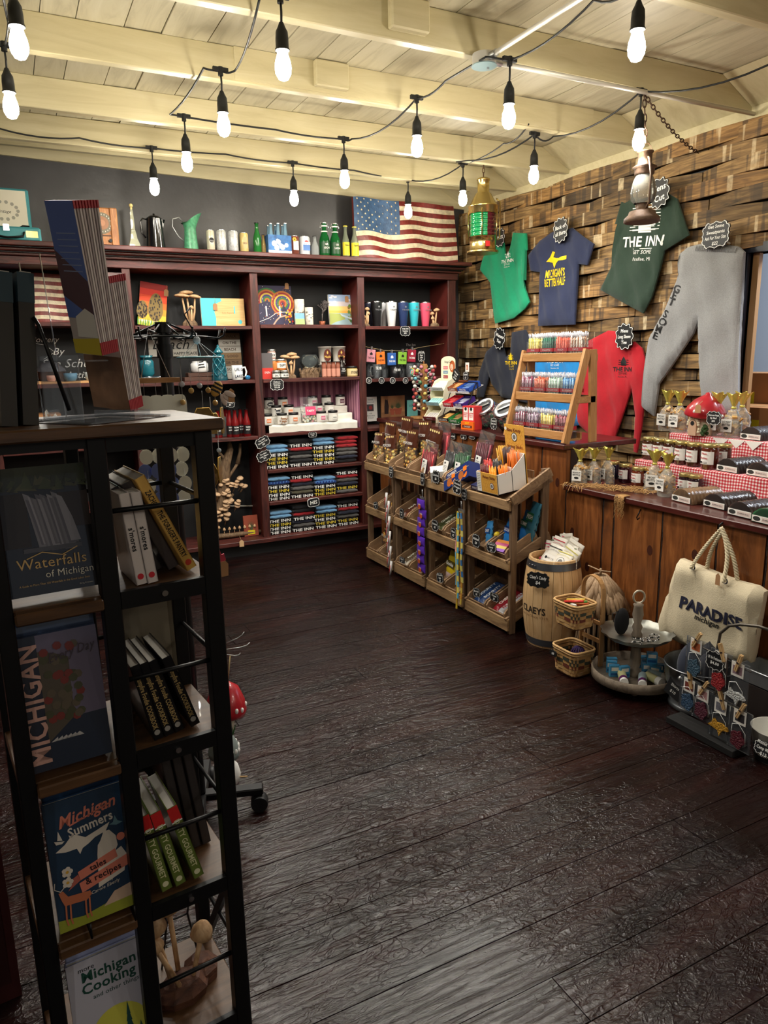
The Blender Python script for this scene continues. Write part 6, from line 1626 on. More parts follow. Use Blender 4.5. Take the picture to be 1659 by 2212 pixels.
licorice(inbin(2,2,0,-.05,.03,.012)+Vector((0,.14,.0)),(-.15,.1,RW),(176,34,44),'red','bag of red licorice at the left end of the licorice row',H=.2)
licorice(inbin(2,2,0,.02,.06,.012),(-.2,.12,RW),(24,22,24),'black','bag of black licorice with a white label',H=.21,W=.115)
licorice(inbin(2,2,1,-.04,.07,.012),(-.15,.05,RW),(30,100,50),'green','bag of green apple licorice',H=.2)
licorice(inbin(2,2,1,.045,.17,.012),(-.15,.12,RW),(120,20,44),'cherry','bag of dark cherry licorice behind the blue chocolate box',H=.23)
licorice(inbin(1,2,1,.03,.19,.012),(-.12,0,RW),(190,60,70),'pinkred','bag of pale red licorice behind the popcorn bags',H=.24)
# red and white open carton
t=thing('red_candy_carton','small red and white candy carton tipped among the licorice bags','candy box',inbin(2,2,0,-.07,.0,.03),rot=(.1,.35,RW-.5))
g=G();g.box(-.04,.04,0,.1,0,.075,PAPER);g.rect(-.04,.04,0,.075,-.0006,mat('fish_red',(196,30,48),.4));g.disc(0,.038,.026,-.001,mat('fish_dark',(120,14,30),.4));g.disc(0,.038,.018,-.0014,PAPER);g.text('BBC',0,.038,.014,-.0018,MC['fish_red'],st='b');g.build('box',t)
# blue chocolate orange box
t=thing('chocolate_orange_box','dark blue chocolate orange box tilted on the rack','candy box',inbin(2,2,1,.05,-.0,.055),rot=(-.35,-.5,RW+.15))
BX=mat('choc_blue',(26,48,110),.35,coat=.3);OR=mat('choc_orange',(240,124,30),.4)
g=G();g.box(-.13,.13,0,.085,0,.1,BX)
for i in range(2):
 x=-.06+.12*i;g.disc(x-.01,.035,.027,-.0006,mat('choc_ball',(176,96,40),.5));g.face(arc(x+.03,.03,.022,-150,30,8),-.001,OR);g.rect(x+.015,x+.05,.05,.08,-.0008,OR)
g.text("TOFFEE'S",-.04,.084,.016,-.001,PAPER,st='b',wmax=.12);g.rect(-.13,.13,.066,.069,-.0006,mat('pale_gold',(220,200,150),.5))
g.build('box',t)
# honey sticks: box, back card and sticks on the nearest rack
HON=mat('honey_yellow',(226,168,70),.6);HLN=mat('honey_line',(196,120,36),.6)
hb=thing('honey_stick_box','open white and honeycomb box of honey sticks on the nearest rack','honey stick display',Vector((RX+.005,ry[3]-.005,.785)),rot=(.12,0,RW))
def hexes(g,x0,x1,z0,z1,y,s=.013,T=None):
 z=z0;r=0
 while z<z1:
  x=x0+(s*.9 if r%2 else 0)
  while x<x1:
   for k in range(3):
    a=PI/6+k*PI/3;b=a+PI/3;p=(x+s*math.cos(a),z+s*math.sin(a));q=(x+s*math.cos(b),z+s*math.sin(b))
    if x0<p[0]<x1 and x0<q[0]<x1 and z0<p[1]<z1 and z0<q[1]<z1:strip(g,[p,q],.0012,y,HLN)if T is None else None
   x+=s*1.8
  z+=s*1.56;r+=1
g=G();W_=.2
g.box(-W_/2,W_/2,0,.004,0,.115,HON);g.box(-W_/2,W_/2,.0,.2,0,.004,PAPER)
for s in(-1,1):
 g.prism([(0,0),(.2,0),(.2,.2),(.1,.12),(.0,.115)],s*(W_/2-.002)-.002,s*(W_/2-.002)+.002,PAPER,Matrix.Rotation(PI/2,4,'Z'))
g.box(-W_/2,W_/2,.1,.104,0,.14,PAPER);g.box(-W_/2,W_/2,.196,.2,0,.2,PAPER)
hexes(g,-W_/2+.045,W_/2,.003,.112,-.0006);g.rect(-W_/2,-W_/2+.042,0,.115,-.0008,PAPER)
for q in range(9):g.rect(-W_/2+.005,-W_/2+.036,.1-.01*q,.103-.01*q,-.0012,mat('grey_ink',(120,118,116),.6))
g.text('Honey Sticks',.02,.092,.017,-.0014,mat('honey_red',(112,44,24),.6),st='b',wmax=.12);g.disc(.045,.045,.02,-.001,MC['honey_red']);g.disc(.045,.045,.016,-.0014,PAPER);g.disc(.045,.045,.01,-.0018,mat('grey_ink',(120,118,116),.6))
g.build('box',hb)
g=G();g.box(-.08,.1,.205,.208,.0,.355,HON);hexes(g,-.08,.1,.16,.35,.2042,.016)
g.text('Bee Krazy',.01,.325,.02,.2036,MC['honey_red'],st='b',wmax=.13);g.disc(.01,.285,.026,.204,INK);g.disc(.01,.285,.022,.2034,PAPER);g.disc(.01,.285,.014,.203,mat('grey_ink',(120,118,116),.6));g.text('Honey Sticks',.01,.23,.018,.2036,MC['honey_red'],st='b',wmax=.14);g.disc(-.066,.33,.01,.2032,WHITE)
for q in range(3):g.rect(-.065+.04*q,-.035+.04*q,.205,.208,.2034,MC['honey_red'])
g.build('back_card',hb)
for nm,cc,x0,x1,y0,y1,h in(('red',(190,36,30),-.09,-.045,.055,.09,.165),('dark red',(96,20,18),-.085,-.02,.015,.05,.145),('black',(24,18,20),-.015,.03,.055,.09,.17),('orange',(240,160,40),-.015,.05,.015,.05,.14),('amber',(206,150,40),-.06,-.02,.12,.18,.23),('brown',(60,30,22),-.01,.03,.12,.18,.23),('honey',(222,120,44),.03,.09,.12,.18,.22),('bright orange',(236,130,30),.055,.09,.055,.09,.15)):
 g=G();m=mat('hstick_'+nm.replace(' ','_'),cc,.25,coat=.4)
 for k in range(26):
  x=random.uniform(x0,x1);y=random.uniform(y0,y1);lx=random.uniform(-.012,.012);ly=random.uniform(-.01,.008);hh=h+random.uniform(-.012,.012)
  g.tube([(x,y,.006),(x+lx,y+ly,hh)],.003,m,5)
 g.build('honey_sticks',hb,kind='stuff')
g=G();g.beam((RX-.0,ry[3]-.232,.775),(RX+.265,ry[3]-.232,.915),.016,.05,PALY);g.build('sloping_side_board',loc=(0,0,0),label='sloping pallet board along the near side of the nearest rack',cat='board')
t=thing('dark_blue_box','flat dark blue candy box beside the honey stick box','candy box',(RX+.02,ry[3]+.15,.775),rot=(SL*.6,0,RW));g=G();g.box(-.035,.06,0,.12,0.002,.03,mat('navy_box',(28,32,70),.35));g.text('MINTS',.01,.016,.014,-.0006,PAPER);g.build('box',t)
# goods in the lower bins
def bars(ri,row,col,spec,cat='candy bars'):
 """wrapped bars lying in a tilted bin: (colour, stripe colour, text, label)"""
 for i,(cc,c2,tx,lab)in enumerate(spec):
  W_=.05;x=-.05+.052*i;p=inbin(ri,row,col,x,.03,.0195+.0*i)
  t=thing('candy_bar',lab,'candy bar',p,rot=(RT,0,RW))
  g=G();m=mat('bar_%d_%d_%d'%cc,cc,.3,coat=.3);T=TR(0,0,.02,rx=-PI/2)
  g2=G();
  def f(u,v):a=2*PI*u;e=1 if .08<v<.92 else .25;return(W_/2*math.cos(a)*(1 if e==1 else 1.05),.195*v,.016+.015*math.sin(a)*e)
  g.grid(f,14,24,m);g.T=Matrix.Identity(4)
  TT=Matrix(((0,0,-1,0),(1,0,0,0),(0,-1,0,.0325),(0,0,0,1)))
  TT=Matrix(((0,0,-1,.0),(1,0,0,0),(0,-1,0,.0322),(0,0,0,1)))
  g.text(tx,.1,.0,.022,-.0,mat('bart_%d_%d_%d'%c2,c2,.4),TT,st='b',wmax=.15)
  g.build('wrapper',t)
bars(3,0,0,[((40,70,120),(230,234,240),'BOUNTY','blue and white coconut bar lying left in the lower bin'),((70,92,140),(236,238,242),'BOUNTY','blue and white coconut bar beside another in the lower bin')])
bars(3,0,1,[((150,30,44),(236,226,216),'CHERRY','dark red wrapped bar in the lower right bin'),((206,206,210),(180,40,50),'NUT ROLL','white and red wrapped bar in the lower right bin')])
bars(2,1,0,[((60,64,36),(236,230,210),'CHICK','dark olive wrapped bar left in the middle bin of the third rack'),((72,76,44),(236,230,210),'STICK','dark olive wrapped bar right in the middle bin of the third rack')])
bars(1,0,0,[((110,92,70),(236,230,210),'MAPLE','tan wrapped bar in the bottom bin of the second farthest rack'),((206,198,180),(80,50,40),'SALTED','pale wrapped bar in the bottom bin of the second farthest rack')])
bars(1,1,0,[((92,52,36),(236,230,210),'NUT','brown wrapped bar in the middle bin of the second farthest rack'),((120,70,50),(230,200,170),'GOO','reddish wrapped bar in the middle bin of the second farthest rack')])
bars(2,1,1,[((130,84,56),(236,230,210),'PEANUT','tan wrapped bar in the right middle bin of the third rack')])
def pouch(loc,rot,W,H,D,cc,c2,tx,lab,nm='candy_pouch',cat='candy bag',low=None,tcol=PAPER):
 t=thing(nm,lab,cat,loc,rot=rot);g=G();m=mat('pou_%d_%d_%d'%cc,cc,.35,coat=.3)
 segs=[(0,.3,m if not low else low),(.3,1,m)]
 for s in segs:pillow(g,W,H,D,[s])
 g.rect(-W*.36,W*.36,H*.5,H*.72,-D/2-.004,mat('pou2_%d_%d_%d'%c2,c2,.4));g.text(tx,0,H*.61,H*.11,-D/2-.0046,tcol,st='b',wmax=W*.66);g.build('pouch',t);return t
MARSH=mat('marsh_clear',(222,196,190),.35)
pouch(inbin(2,0,0,.03,.09,.012),(-.15,.08,RW),.125,.2,.06,(226,196,40),(90,80,40),'Goodies','yellow topped bag of marshmallow candy in the bottom left bin of the third rack',low=MARSH)
pouch(inbin(3,1,0,.03,.06,.02),(-.2,-.2,RW),.06,.15,.03,(60,140,200),(30,80,150),'CANDY','slim light blue candy pouch in the middle row of the nearest rack')
pouch(inbin(3,1,1,-.04,.10,.02),(-.2,.05,RW),.08,.17,.04,(40,130,214),(24,70,150),'SOUR','bright blue sour candy pouch standing in the middle row')
pouch(inbin(3,1,1,.02,.17,.02),(-.2,.1,RW),.08,.19,.04,(44,120,190),(30,90,60),'GUMMY','deep blue gummy pouch standing behind the sour candy pouch')
pouch(inbin(3,1,1,.06,.19,.04),(-.2,.1,RW),.08,.22,.05,(54,116,140),(40,110,70),'FISH','blue and green candy pouch at the rear of the nearest rack')
t=thing('push_pop','yellow push-up lollipop between the blue pouches','candy',inbin(3,1,0,.07,.06,.02),rot=(-.3,.1,RW));g=G();g.cyl(.012,0,.06,mat('yel_plastic',(236,204,50),.3),14);g.ball((0,0,.08),.02,MC['yel_plastic'],12);g.build('body',t)
t=thing('striped_candy_box','purple pink and yellow striped candy box lying in the middle row','candy box',inbin(3,1,1,.0,.01,.05),rot=(.55,.0,RW+.3));g=G()
for i,cc in enumerate(((150,90,190),(226,200,90),(210,90,140),(236,150,70))):g.box(-.045,.045,.022*i,.022*(i+1),0,.018,mat('sb%d'%i,cc,.4))
g.build('box',t)
# hanging strips between the racks
def hang_strip(px,y_,n,W,cols,lab,z1,z0,wig=.01,txt=None,copies=1,tw=0.0):
 t=thing('hanging_candy_strip',lab,'candy strip',(RX-.02,y_,z1),RW)
 g=G();g.tube([(0,.0,0),(0,.0,-.06)],.004,GALV,6);g.box(-W*.3,W*.3,-.003,.003,-.065,-.05,GALV);g.build('clip',t)
 L=(z1-z0-.06)/n
 for c in range(copies):
  for i in range(n):
   cc=cols[(i+c)%len(cols)];m=mat('st_%d_%d_%d'%cc,cc,.3,coat=.3)
   g=G();T=TR(wig*math.sin(i*1.7+c*2)+c*W*.38-tw*i,-.012-.014*c+.006*math.sin(i),-.065-L*(i+1),ry=wig*9*math.sin(i*2.1+c))
   pillow(g,W,L,.022,[(0,1,m)],T,crinkle=.0012)
   if txt:g.text(txt,0,L*.5,L*.16,-.0135,PAPER,T,st='b',wmax=W*.8);g.disc(0,L*.25,W*.18,-.0134,mat('st_print',(196,90,50),.4),T)
   g.build('packet',t)
 return t
hang_strip(0,3.567+.465*1,8,.1,[(88,48,170)],'hanging strip of purple wrapped chocolate bars',.70,.145,txt='Curly')
ht=thing('hanging_candy_strip','hanging strips of yellow and blue taffy wrappers','candy strip',(RX-.02,3.567,.70),RW)
g=G();g.tube([(0,0,0),(0,0,-.06)],.004,GALV,6);g.box(-.03,.03,-.003,.003,-.07,-.05,GALV);g.build('clip',ht)
for c in range(5):
 x0=-.03+.015*c;n=[13,17,15,16,12][c];L=.036;z=-.068;x=x0*.7;y=-.012-.006*(c%3)
 g=G()
 for i in range(n):
  cc=[[(236,206,60),(236,160,170),(120,190,220),(120,190,220)],[(222,190,60),(200,160,60)],[(90,170,210),(240,226,120)],[(226,160,60),(230,200,90)],[(70,130,190),(220,210,120)]][c]
  x2=x0*(1+.25*i/n)+.003*math.sin(i*.9+c);y2=-.012-.006*(c%3)+.003*math.sin(i*.7)
  g.beam((x,y,z),(x2,y2,z-L+.002),.013,.006,mat('tf_%d_%d_%d'%cc[i*len(cc)//n if c==0 else i%len(cc)],cc[i*len(cc)//n if c==0 else i%len(cc)],.3,coat=.3),up=(0,1,0))
  x,y,z=x2,y2,z-L
 g.build('taffy_strip',ht)
ns=thing('hanging_candy_sticks','hanging string of white and red wrapped candy sticks','candy strip',(RX-.02,4.505,.70),RW)
for i in range(10):
 g=G();z=-.1-.055*i;x=-.02+.028*(i%2)+.003*i
 g.tube([(x,-.01,z),(x-.014,-.014,z-.11)],.009,mat('wrap_white',(222,218,216),.3),8);g.tube([(x-.002,-.0195,z-.03),(x-.011,-.0235,z-.09)],.003,mat('wrap_red',(190,60,66),.4),5);g.build('candy_stick',ns)
g=G();g.tube([(0,0,0),(0,0,-.1)],.003,IRON,5);g.build('hanger',ns)
def csign(px,py,lines,lab,w_=.07,h_=.06,X=RX-.03,**k):return chalk_sign(lines,w_,h_,onX(px,py,X),lab,rz=RW,**k)
csign(845,1020,['Candy','Sticks','$1'],'tiny chalkboard sign above the hanging candy sticks',.06,.08,size=.01)
csign(913,1035,['Curly','$2'],'tiny chalkboard sign above the purple bars',.05,.085,size=.01)
csign(942,1030,['Licorice','$6'],'chalkboard sign on the bin under the black licorice',.085,.085,size=.014,X=RX-.01)
csign(988,1052,['Chocolate','Oranges','$5'],'chalkboard sign in front of the blue chocolate orange box',.09,.09,size=.012,X=RX-.06,tilt=.1)
csign(1003,1068,['Taffy','$1.25'],'small chalkboard sign above the yellow and blue strips',.055,.07,size=.01)
csign(812,1092,['Popcorn','$5'],'chalkboard sign on the middle row of the farthest rack',.065,.055,tilt=-.3,size=.01)
csign(868,1109,['Nuts','$2'],'chalkboard sign on the middle row of the second farthest rack',.055,.07,size=.01)
csign(940,1135,['Coconut','$2'],'chalkboard sign left on the middle row of the third rack',.075,.075,size=.013)
csign(980,1152,['Mars','$2'],'chalkboard sign right on the middle row of the third rack',.06,.07,size=.013)
csign(1029,1168,['Malted','$4'],'chalkboard sign left on the middle row of the nearest rack',.075,.08,size=.014)
csign(1062,1182,['Old Fashioned','Candy','$2'],'chalkboard sign right on the middle row of the nearest rack',.09,.06,size=.01,tilt=-.1)
csign(869,1210,['Salted','$2'],'chalkboard sign on the bottom row of the second farthest rack',.07,.045,size=.01)
csign(951,1248,['Chocolate','Eggs','$3'],'chalkboard sign on the bottom row of the third rack',.08,.065,size=.011,tilt=-.15)
csign(1030,1280,['Bounty','$2'],'chalkboard sign left on the bottom row of the nearest rack',.07,.055,size=.011,tilt=-.15)
csign(1068,1290,['Chews','$3'],'chalkboard sign right on the bottom row of the nearest rack',.085,.05,size=.011)
# ---------------- low counter: cloth tiers, jars, brittle, loaves ----------------
random.seed(77)
ZL=.8308;T1,T2=.955,1.09
def gingham():
 m,t,n,L,b=nt('red_gingham')
 tc=n.new('ShaderNodeTexCoord');mp=n.new('ShaderNodeMapping');mp.inputs['Rotation'].default_value=(.0,.0,.0);mp.inputs['Scale'].default_value=(1,1,1)
 L.new(tc.outputs['Object'],mp.inputs['Vector'])
 sep=n.new('ShaderNodeSeparateXYZ');L.new(mp.outputs[0],sep.inputs[0])
 a1=n.new('ShaderNodeMath');a1.operation='ADD';L.new(sep.outputs[0],a1.inputs[0]);L.new(sep.outputs[2],a1.inputs[1])
 def st(sock):
  mu=n.new('ShaderNodeMath');mu.operation='MULTIPLY';mu.inputs[1].default_value=62;L.new(sock,mu.inputs[0])
  fr=n.new('ShaderNodeMath');fr.operation='FRACT';L.new(mu.outputs[0],fr.inputs[0])
  gt=n.new('ShaderNodeMath');gt.operation='GREATER_THAN';gt.inputs[1].default_value=.5;L.new(fr.outputs[0],gt.inputs[0]);return gt
 x,y=st(a1.outputs[0]),st(sep.outputs[1])
 s=n.new('ShaderNodeMath');s.operation='ADD';L.new(x.outputs[0],s.inputs[0]);L.new(y.outputs[0],s.inputs[1])
 cr=n.new('ShaderNodeValToRGB');cr.color_ramp.interpolation='CONSTANT';e=cr.color_ramp.elements
 e[0].position=0;e[0].color=C3((236,226,222));e[1].position=.4;e[1].color=C3((214,110,116));q=e.new(.9);q.color=C3((178,28,40))
 h=n.new('ShaderNodeMath');h.operation='MULTIPLY';h.inputs[1].default_value=.5;L.new(s.outputs[0],h.inputs[0]);L.new(h.outputs[0],cr.inputs[0])
 L.new(cr.outputs[0],b.inputs['Base Color']);b.inputs['Roughness'].default_value=.9;return m
GING=gingham()
g=G()
prof=[(3.10,ZL),(3.12,ZL+.02),(3.125,T1-.004),(3.135,T1),(3.375,T1),(3.385,T1+.01),(3.39,T2-.006),(3.40,T2),(3.77,T2)]
def gf(u,v):
 y=.7+(2.99-.7)*u;k=v*(len(prof)-1);i=min(int(k),len(prof)-2);f=k-i
 x=prof[i][0]+(prof[i+1][0]-prof[i][0])*f;z=prof[i][1]+(prof[i+1][1]-prof[i][1])*f
 return(x+.004*math.sin(u*70)*(1 if i in(1,5)else 0)-3.1,y-1.8,z-ZL)
g.grid(gf,60,16,GING,smooth=False)
g.prism([(p[0]-3.1+.012,max(0,p[1]-ZL-.004))for p in prof[:-1]]+[(.66,T2-ZL-.004),(.66,0)],-1.1+.001,1.19-.001,mat('riser_wood',(150,110,70),.7))
g.build('tiered_cloth_riser',loc=(3.1,1.8,ZL),label='two-step riser covered with red gingham cloth on the low counter',cat='display riser')
GOLD=mat('gold_foil',(216,202,98),.3,.6,bump=.4,bs=60);BRT=[mat('brittle%d'%i,c,.3,coat=.3)for i,c in enumerate([(178,126,62),(206,158,88),(226,190,130)])]
SHEEN=glass('crinkle_wrap',(240,238,226),.08,.25)
def brittle(loc,rz,lab,txt='PEANUT',s=1.0,tagside=0):
 t=thing('brittle_bag',lab,'candy bag',loc,rz,group='gold-tied brittle bags')
 g=G();random.seed(int(loc[0]*1000+loc[1]*3000)%999)
 for k in range(26):
  a=random.uniform(0,2*PI);z=random.uniform(.012,.12)*s;r=.036*s*math.sqrt(random.random())
  T=TR(r*math.cos(a),r*.7*math.sin(a),z,random.uniform(-1,1),random.uniform(-1,1),random.uniform(0,3))
  g.box(-.017*s,.017*s,-.011*s,.011*s,-.004,.004,BRT[k%3],T)
 g.build('brittle_pieces',t)
 g=G()
 def f(u,v):
  a=2*PI*u;r=(.047*(1-.1*v)if v<.62 else .042-.032*min(1,(v-.62)/.3))*s
  return(r*math.cos(a)*1.05+.003*math.sin(v*30+u*25),r*.8*math.sin(a)+.003*math.sin(u*31),.155*s*v)
 g.grid(f,18,14,SHEEN);g.build('bag',t)
 g=G()
 def f2(u,v):
  a=2*PI*u;r=(.008+.034*v**1.3)*s
  return(r*math.cos(a)*(1+.35*math.sin(a*5)),r*.55*math.sin(a)*(1+.3*math.sin(a*4)),s*(.145+.07*v+.008*math.sin(a*5)))
 g.grid(f2,22,6,GOLD);g.lathe([(.011*s,.14*s),(.014*s,.146*s),(.01*s,.152*s)],GOLD,12);g.build('foil_top',t,label='twisted gold foil top')
 g=G();g.box(-.03*s,.03*s,-.047*s,-.045*s,.03*s,.093*s,PAPER);g.text(txt,0,.08*s,.009*s,-.0475*s,INK,st='b',wmax=.05*s);g.text('BRITTLE',0,.066*s,.010*s,-.0475*s,INK,st='b',wmax=.05*s);g.disc(0,.048*s,.015*s,-.0475*s,INK,rz=.007*s);g.build('bag_label',t,label='white square label')
 return t
def CP(px,py,z):return onZ(px,py,z)
for i,(px,py)in enumerate(((1242,1026),(1266,1036),(1291,1042))):
 p=onY(px,py,3.06);brittle((p.x+.035,3.06-.02*i,ZL),RW+(.4,.1,-.1)[i],'gold-tied peanut brittle bag at the far end of the low counter, %s of three'%['left','middle','right'][i],s=.92)
for i,(px,py,tx)in enumerate(((1405,1062,'PECAN'),(1432,1072,'CASHEW'),(1462,1052,'CASHEW'))):
 p=CP(px,py,ZL);brittle((p.x+.02,p.y,ZL),RW+(.5,-.1,.2)[i],'gold-tied brittle bag in front of the small jars, %s of three'%['left','middle','right'][i],tx,1.0)
for i,(px,Xb,tx)in enumerate(((1440,3.47,'PECAN'),(1466,3.45,'PECAN'),(1549,3.47,'WALNUT'),(1582,3.45,'BLACK WALNUT'),(1600,3.58,'PECAN'))):
 p=onX(px,920,Xb);brittle((Xb,p.y,T2+.001),RW,'gold-tied brittle bag on the top tier, %s'%['leftmost','left beside the mushroom house','directly right of the mushroom house','third from the right edge','rearmost at the right'][i],tx,1.08)
GLID=mat('gold_lid',(206,186,120),.28,.85)
def cjar(X,px,z,cc,label,txt,R_=.036,H_=.105,py=1000):
 p=onX(px,py,X)
 def ex(g,R_,z0,z1):
  g.rect(-R_*.55,-R_*.25,z0+.006,z0+.016,-R_-.003,INK);g.rect(-R_*.1,R_*.5,z0+.005,z0+.0075,-R_-.003,MC['grey_ink']);g.rect(-R_*.1,R_*.5,z0+.011,z0+.0135,-R_-.003,MC['grey_ink'])
 return jar((X,p.y,z),R_,H_,mat('preserve_%d_%d_%d'%cc,cc,.12,coat=.6),GLID,label,lab=PAPER,text=(txt[0],txt[1],' '),tc=mat('jar_red',(176,40,50),.6),rz=RW,labband=(.2,.82),extra=ex,wrap=2.2,name='preserve_jar',group='gold-lidded preserve jars')
cjar(3.08,1323,ZL,(26,24,44),'dark blue cherry butter jar, leftmost on the counter',('Cherry','Butter'),py=1035)
cjar(3.06,1350,ZL,(52,14,26),'dark cherry butter jar, second on the counter',('Cherry','Butter'),py=1038)
cjar(3.03,1378,ZL,(104,44,24),'amber peach butter jar, third on the counter',('Peach','Butter'),py=1042)
for i,px in enumerate((1402,1432,1482,1502)):cjar(3.07,px,ZL,(40,20,30),'dark jam jar behind the brittle bags on the counter',('Jam','Jar'),py=1040)
for i,px in enumerate((1330,1360,1392)):cjar(3.0+.17-.02,px,ZL,(60,30,26),'jam jar in the second row behind the butter jars',('Jam','Jar'),py=1020)if False else None
for i,(px,cc,tx)in enumerate(((1402,(70,40,24),'Apple'),(1425,(66,36,22),'Pumpkin'),(1448,(60,30,20),'Pumpkin'),(1473,(64,26,20),'Plum'),(1499,(62,26,18),'Plum'),(1534,(86,34,20),'Plum'))):
 cjar(3.20-.006*i,px,T1+.001,cc,'%s butter jar, %s in the row on the gingham tier'%(tx.lower(),['first','second','third','fourth','fifth','sixth'][i]),(tx,'Butter'),R_=.0385 if i<5 else .042,H_=.125 if i<5 else .13,py=985)
cjar(3.28,1563,T1+.001,(74,36,26),'seventh butter jar, behind the row end on the gingham tier',('Butter','Pure'),R_=.038,H_=.12,py=985)
# mushroom house
p=onX(1517,930,3.44);t=thing('mushroom_house','ceramic mushroom birdhouse with red spotted cap on the top tier','birdhouse',(3.44,p.y,T2+.001),RW)
CRM2=mat('house_cream',(214,200,170),.6,var=.15,vs=20);REDC=mat('mushroom_red',(176,34,44),.3,coat=.4,var=.15)
g=G();g.lathe([(.075,0),(.078,.02),(.068,.09),(.055,.14)],CRM2,20);g.build('house_wall',t)
g=G();g.lathe([(.05,.085),(.105,.075),(.112,.085),(.1,.12),(.07,.16),(.035,.185),(.018,.195),(.014,.205),(.001,.21)],REDC,24,TR(0,0,.028,ry=.12))
for k in range(12):
 a=k*2.4;zz=.095+.007*k;r=.108 if zz<.1 else .108-(zz-.1)*1.0
 g.ball((r*math.cos(a),r*math.sin(a),zz),.013,WHITE,8,TR(0,0,.028,ry=.12),sz=.8,sx=.6,sy=.9)
g.build('cap',t)
g=G();d=[(-.022,0),(.022,0),(.022,.045)]+arc(0,.045,.022,0,180,8)+[(-.022,.045)]
g.prism([(x*1.15,z*1.3)for x,z in d],-.084,-.06,mat('door_pinkish',(196,160,132),.6));g.disc(0,.068,.013,-.0846,INK)
for k in range(11):a=PI*k/10;g.ball((.034*math.cos(a),-.075,.06+.036*math.sin(a)),.010,CRM2,7)
for s in(-1,1):g.ball((s*.03,-.068,.02),.011,CRM2,7);g.ball((s*.031,-.068,.035),.009,CRM2,7)
g.build('door',t)
g=G();
for k in range(12):g.ball((.055+.01*math.sin(k*2),-.05-.01*math.cos(k*3),.01+.004*k),.011,mat('moss_green',(44,70,30),.8),6)
g.build('greenery',t)
p=onX(1543,905,3.30);g=G();chalk_sign(['Mushroom House','By Mail','$35'],.09,.075,onX(1542,903,3.335),'chalkboard sign leaning on the mushroom house',rz=RW,size=.009)
g=G();g.prism([(-.018,-.022),(.018,-.022),(.018,.012),(.01,.022),(-.01,.022),(-.018,.012)],-.002,.002,KRAFT);g.tube([(0,0,.02),(.0,.03,.04)],.0012,STRING,4);g.build('paper_tag',loc=onX(1508,883,3.315),rz=RW,label='kraft paper tag tied to the red mushroom cap',cat='price tag')
# loaves
def loaf(loc,rz,cc,lab,L=.2,R_=.062,lc=(60,60,60),slices=9):
 t=thing('sliced_loaf',lab,'bread',loc,rz,group='wrapped sliced loaves')
 g=G();m=mat('loaf_%d_%d_%d'%cc,cc,.5,var=.3,vs=30)
 def f(u,v):
  a=PI*u;r=R_*(1-.05*abs(math.sin(v*slices*PI))**.3*0-.07*(abs(math.cos(v*slices*PI))**8))
  return(-r*math.cos(a)*1.05,L*v,r*math.sin(a)+.002)
 g.grid(f,16,slices*6,m)
 o=[(-R_*1.05*math.cos(PI*k/16),R_*math.sin(PI*k/16)+.002)for k in range(17)]
 g.face(o,0,mat('loafcut_%d_%d_%d'%cc,tuple(int(v*.85)for v in cc),.7,var=.4,vs=40));g.face([(x,z)for x,z in o][::-1],L,m);g.box(-R_*1.04,R_*1.04,0,L,0,.004,m);g.build('bread',t)
 g=G()
 def f(u,v):a=PI*u;r=R_*1.045+.0015*math.sin(u*37+v*60)+.0012*math.sin(v*140);return(-r*math.cos(a)*1.05,-.004+(L+.008)*v,r*math.sin(a)+.001)
 g.grid(f,22,40,glass('film_wrap',(250,250,248),.12,.015));g.face([(x*1.04,z*1.04)for x,z in o],-.003,MC['film_wrap']);g.build('film',t)
 g=G();g.box(-R_*.98,R_*.98,-.0055,-.004,.004,.031,PAPER);g.disc(-R_*.6,.018,R_*.3,-.006,mat('dark_oval',(50,52,50),.5),rz=.010);g.rect(-R_*.2,R_*.9,.008,.027,-.006,mat('label_pink',(222,204,196),.6));g.text('PUMPKIN ROLL',R_*.35,.017,.008,-.0064,INK,wmax=R_*.95);g.build('bread_label',t,label='white paper label')
 return t
DK=(58,34,26);TN=(206,164,104);BR=(104,66,42);GR_=(40,110,62)
for(px,py,z,cc,lab,L,rz)in((1472,1086,ZL,(160,120,80),'tan sliced loaf at the counter edge, nearest the jars',.2,.15),(1543,1098,ZL,DK,'dark sliced loaf at the counter edge, second from the jars',.2,.12),(1598,1117,ZL,(64,40,32),'dark sliced loaf at the counter edge, third from the jars',.22,.1),(1652,1133,ZL,GR_,'green wrapped loaf at the right end of the counter edge',.18,.1),(1520,1052,ZL,BR,'brown sliced loaf in the second row on the counter',.2,.15),(1585,1060,ZL,(226,190,130),'pale golden sliced loaf in the second row on the counter',.26,.3),(1664,1070,ZL,DK,'dark sliced loaf in the second row at the right edge',.2,.1),(1572,1010,T1,DK,'dark sliced loaf on the lower gingham tier, left',.2,.1),(1638,1022,T1,(70,44,34),'dark sliced loaf on the lower gingham tier, right',.2,.1),(1622,950,T2,DK,'dark sliced loaf on the top gingham tier',.2,.1)):
 p=onZ(px,py,z);x=p.x
 if z==T1:x=3.15;p=onX(px,py-5,3.15)
 if z==T2:x=3.42;p=onX(px,py-5,3.42)
 loaf((x,p.y,z+.001),RW-rz,cc,lab,L,.064)
g=G();p=onX(1585,960,3.39)
for i in range(3):g.face([(-.12+.1*i,.0),(-.07+.1*i,-.045),(-.02+.1*i,.0)],-.002*i,PAPER)
g.prism([(-.12,-.001),(.18,-.001),(.18,.001),(-.12,.001)],-.0,.002,PAPER)
g.build('paper_doily',loc=(3.388,onX(1580,960,3.388).y,T2-.002),rz=RW,label='white paper doily hanging over the top tier edge',cat='doily')
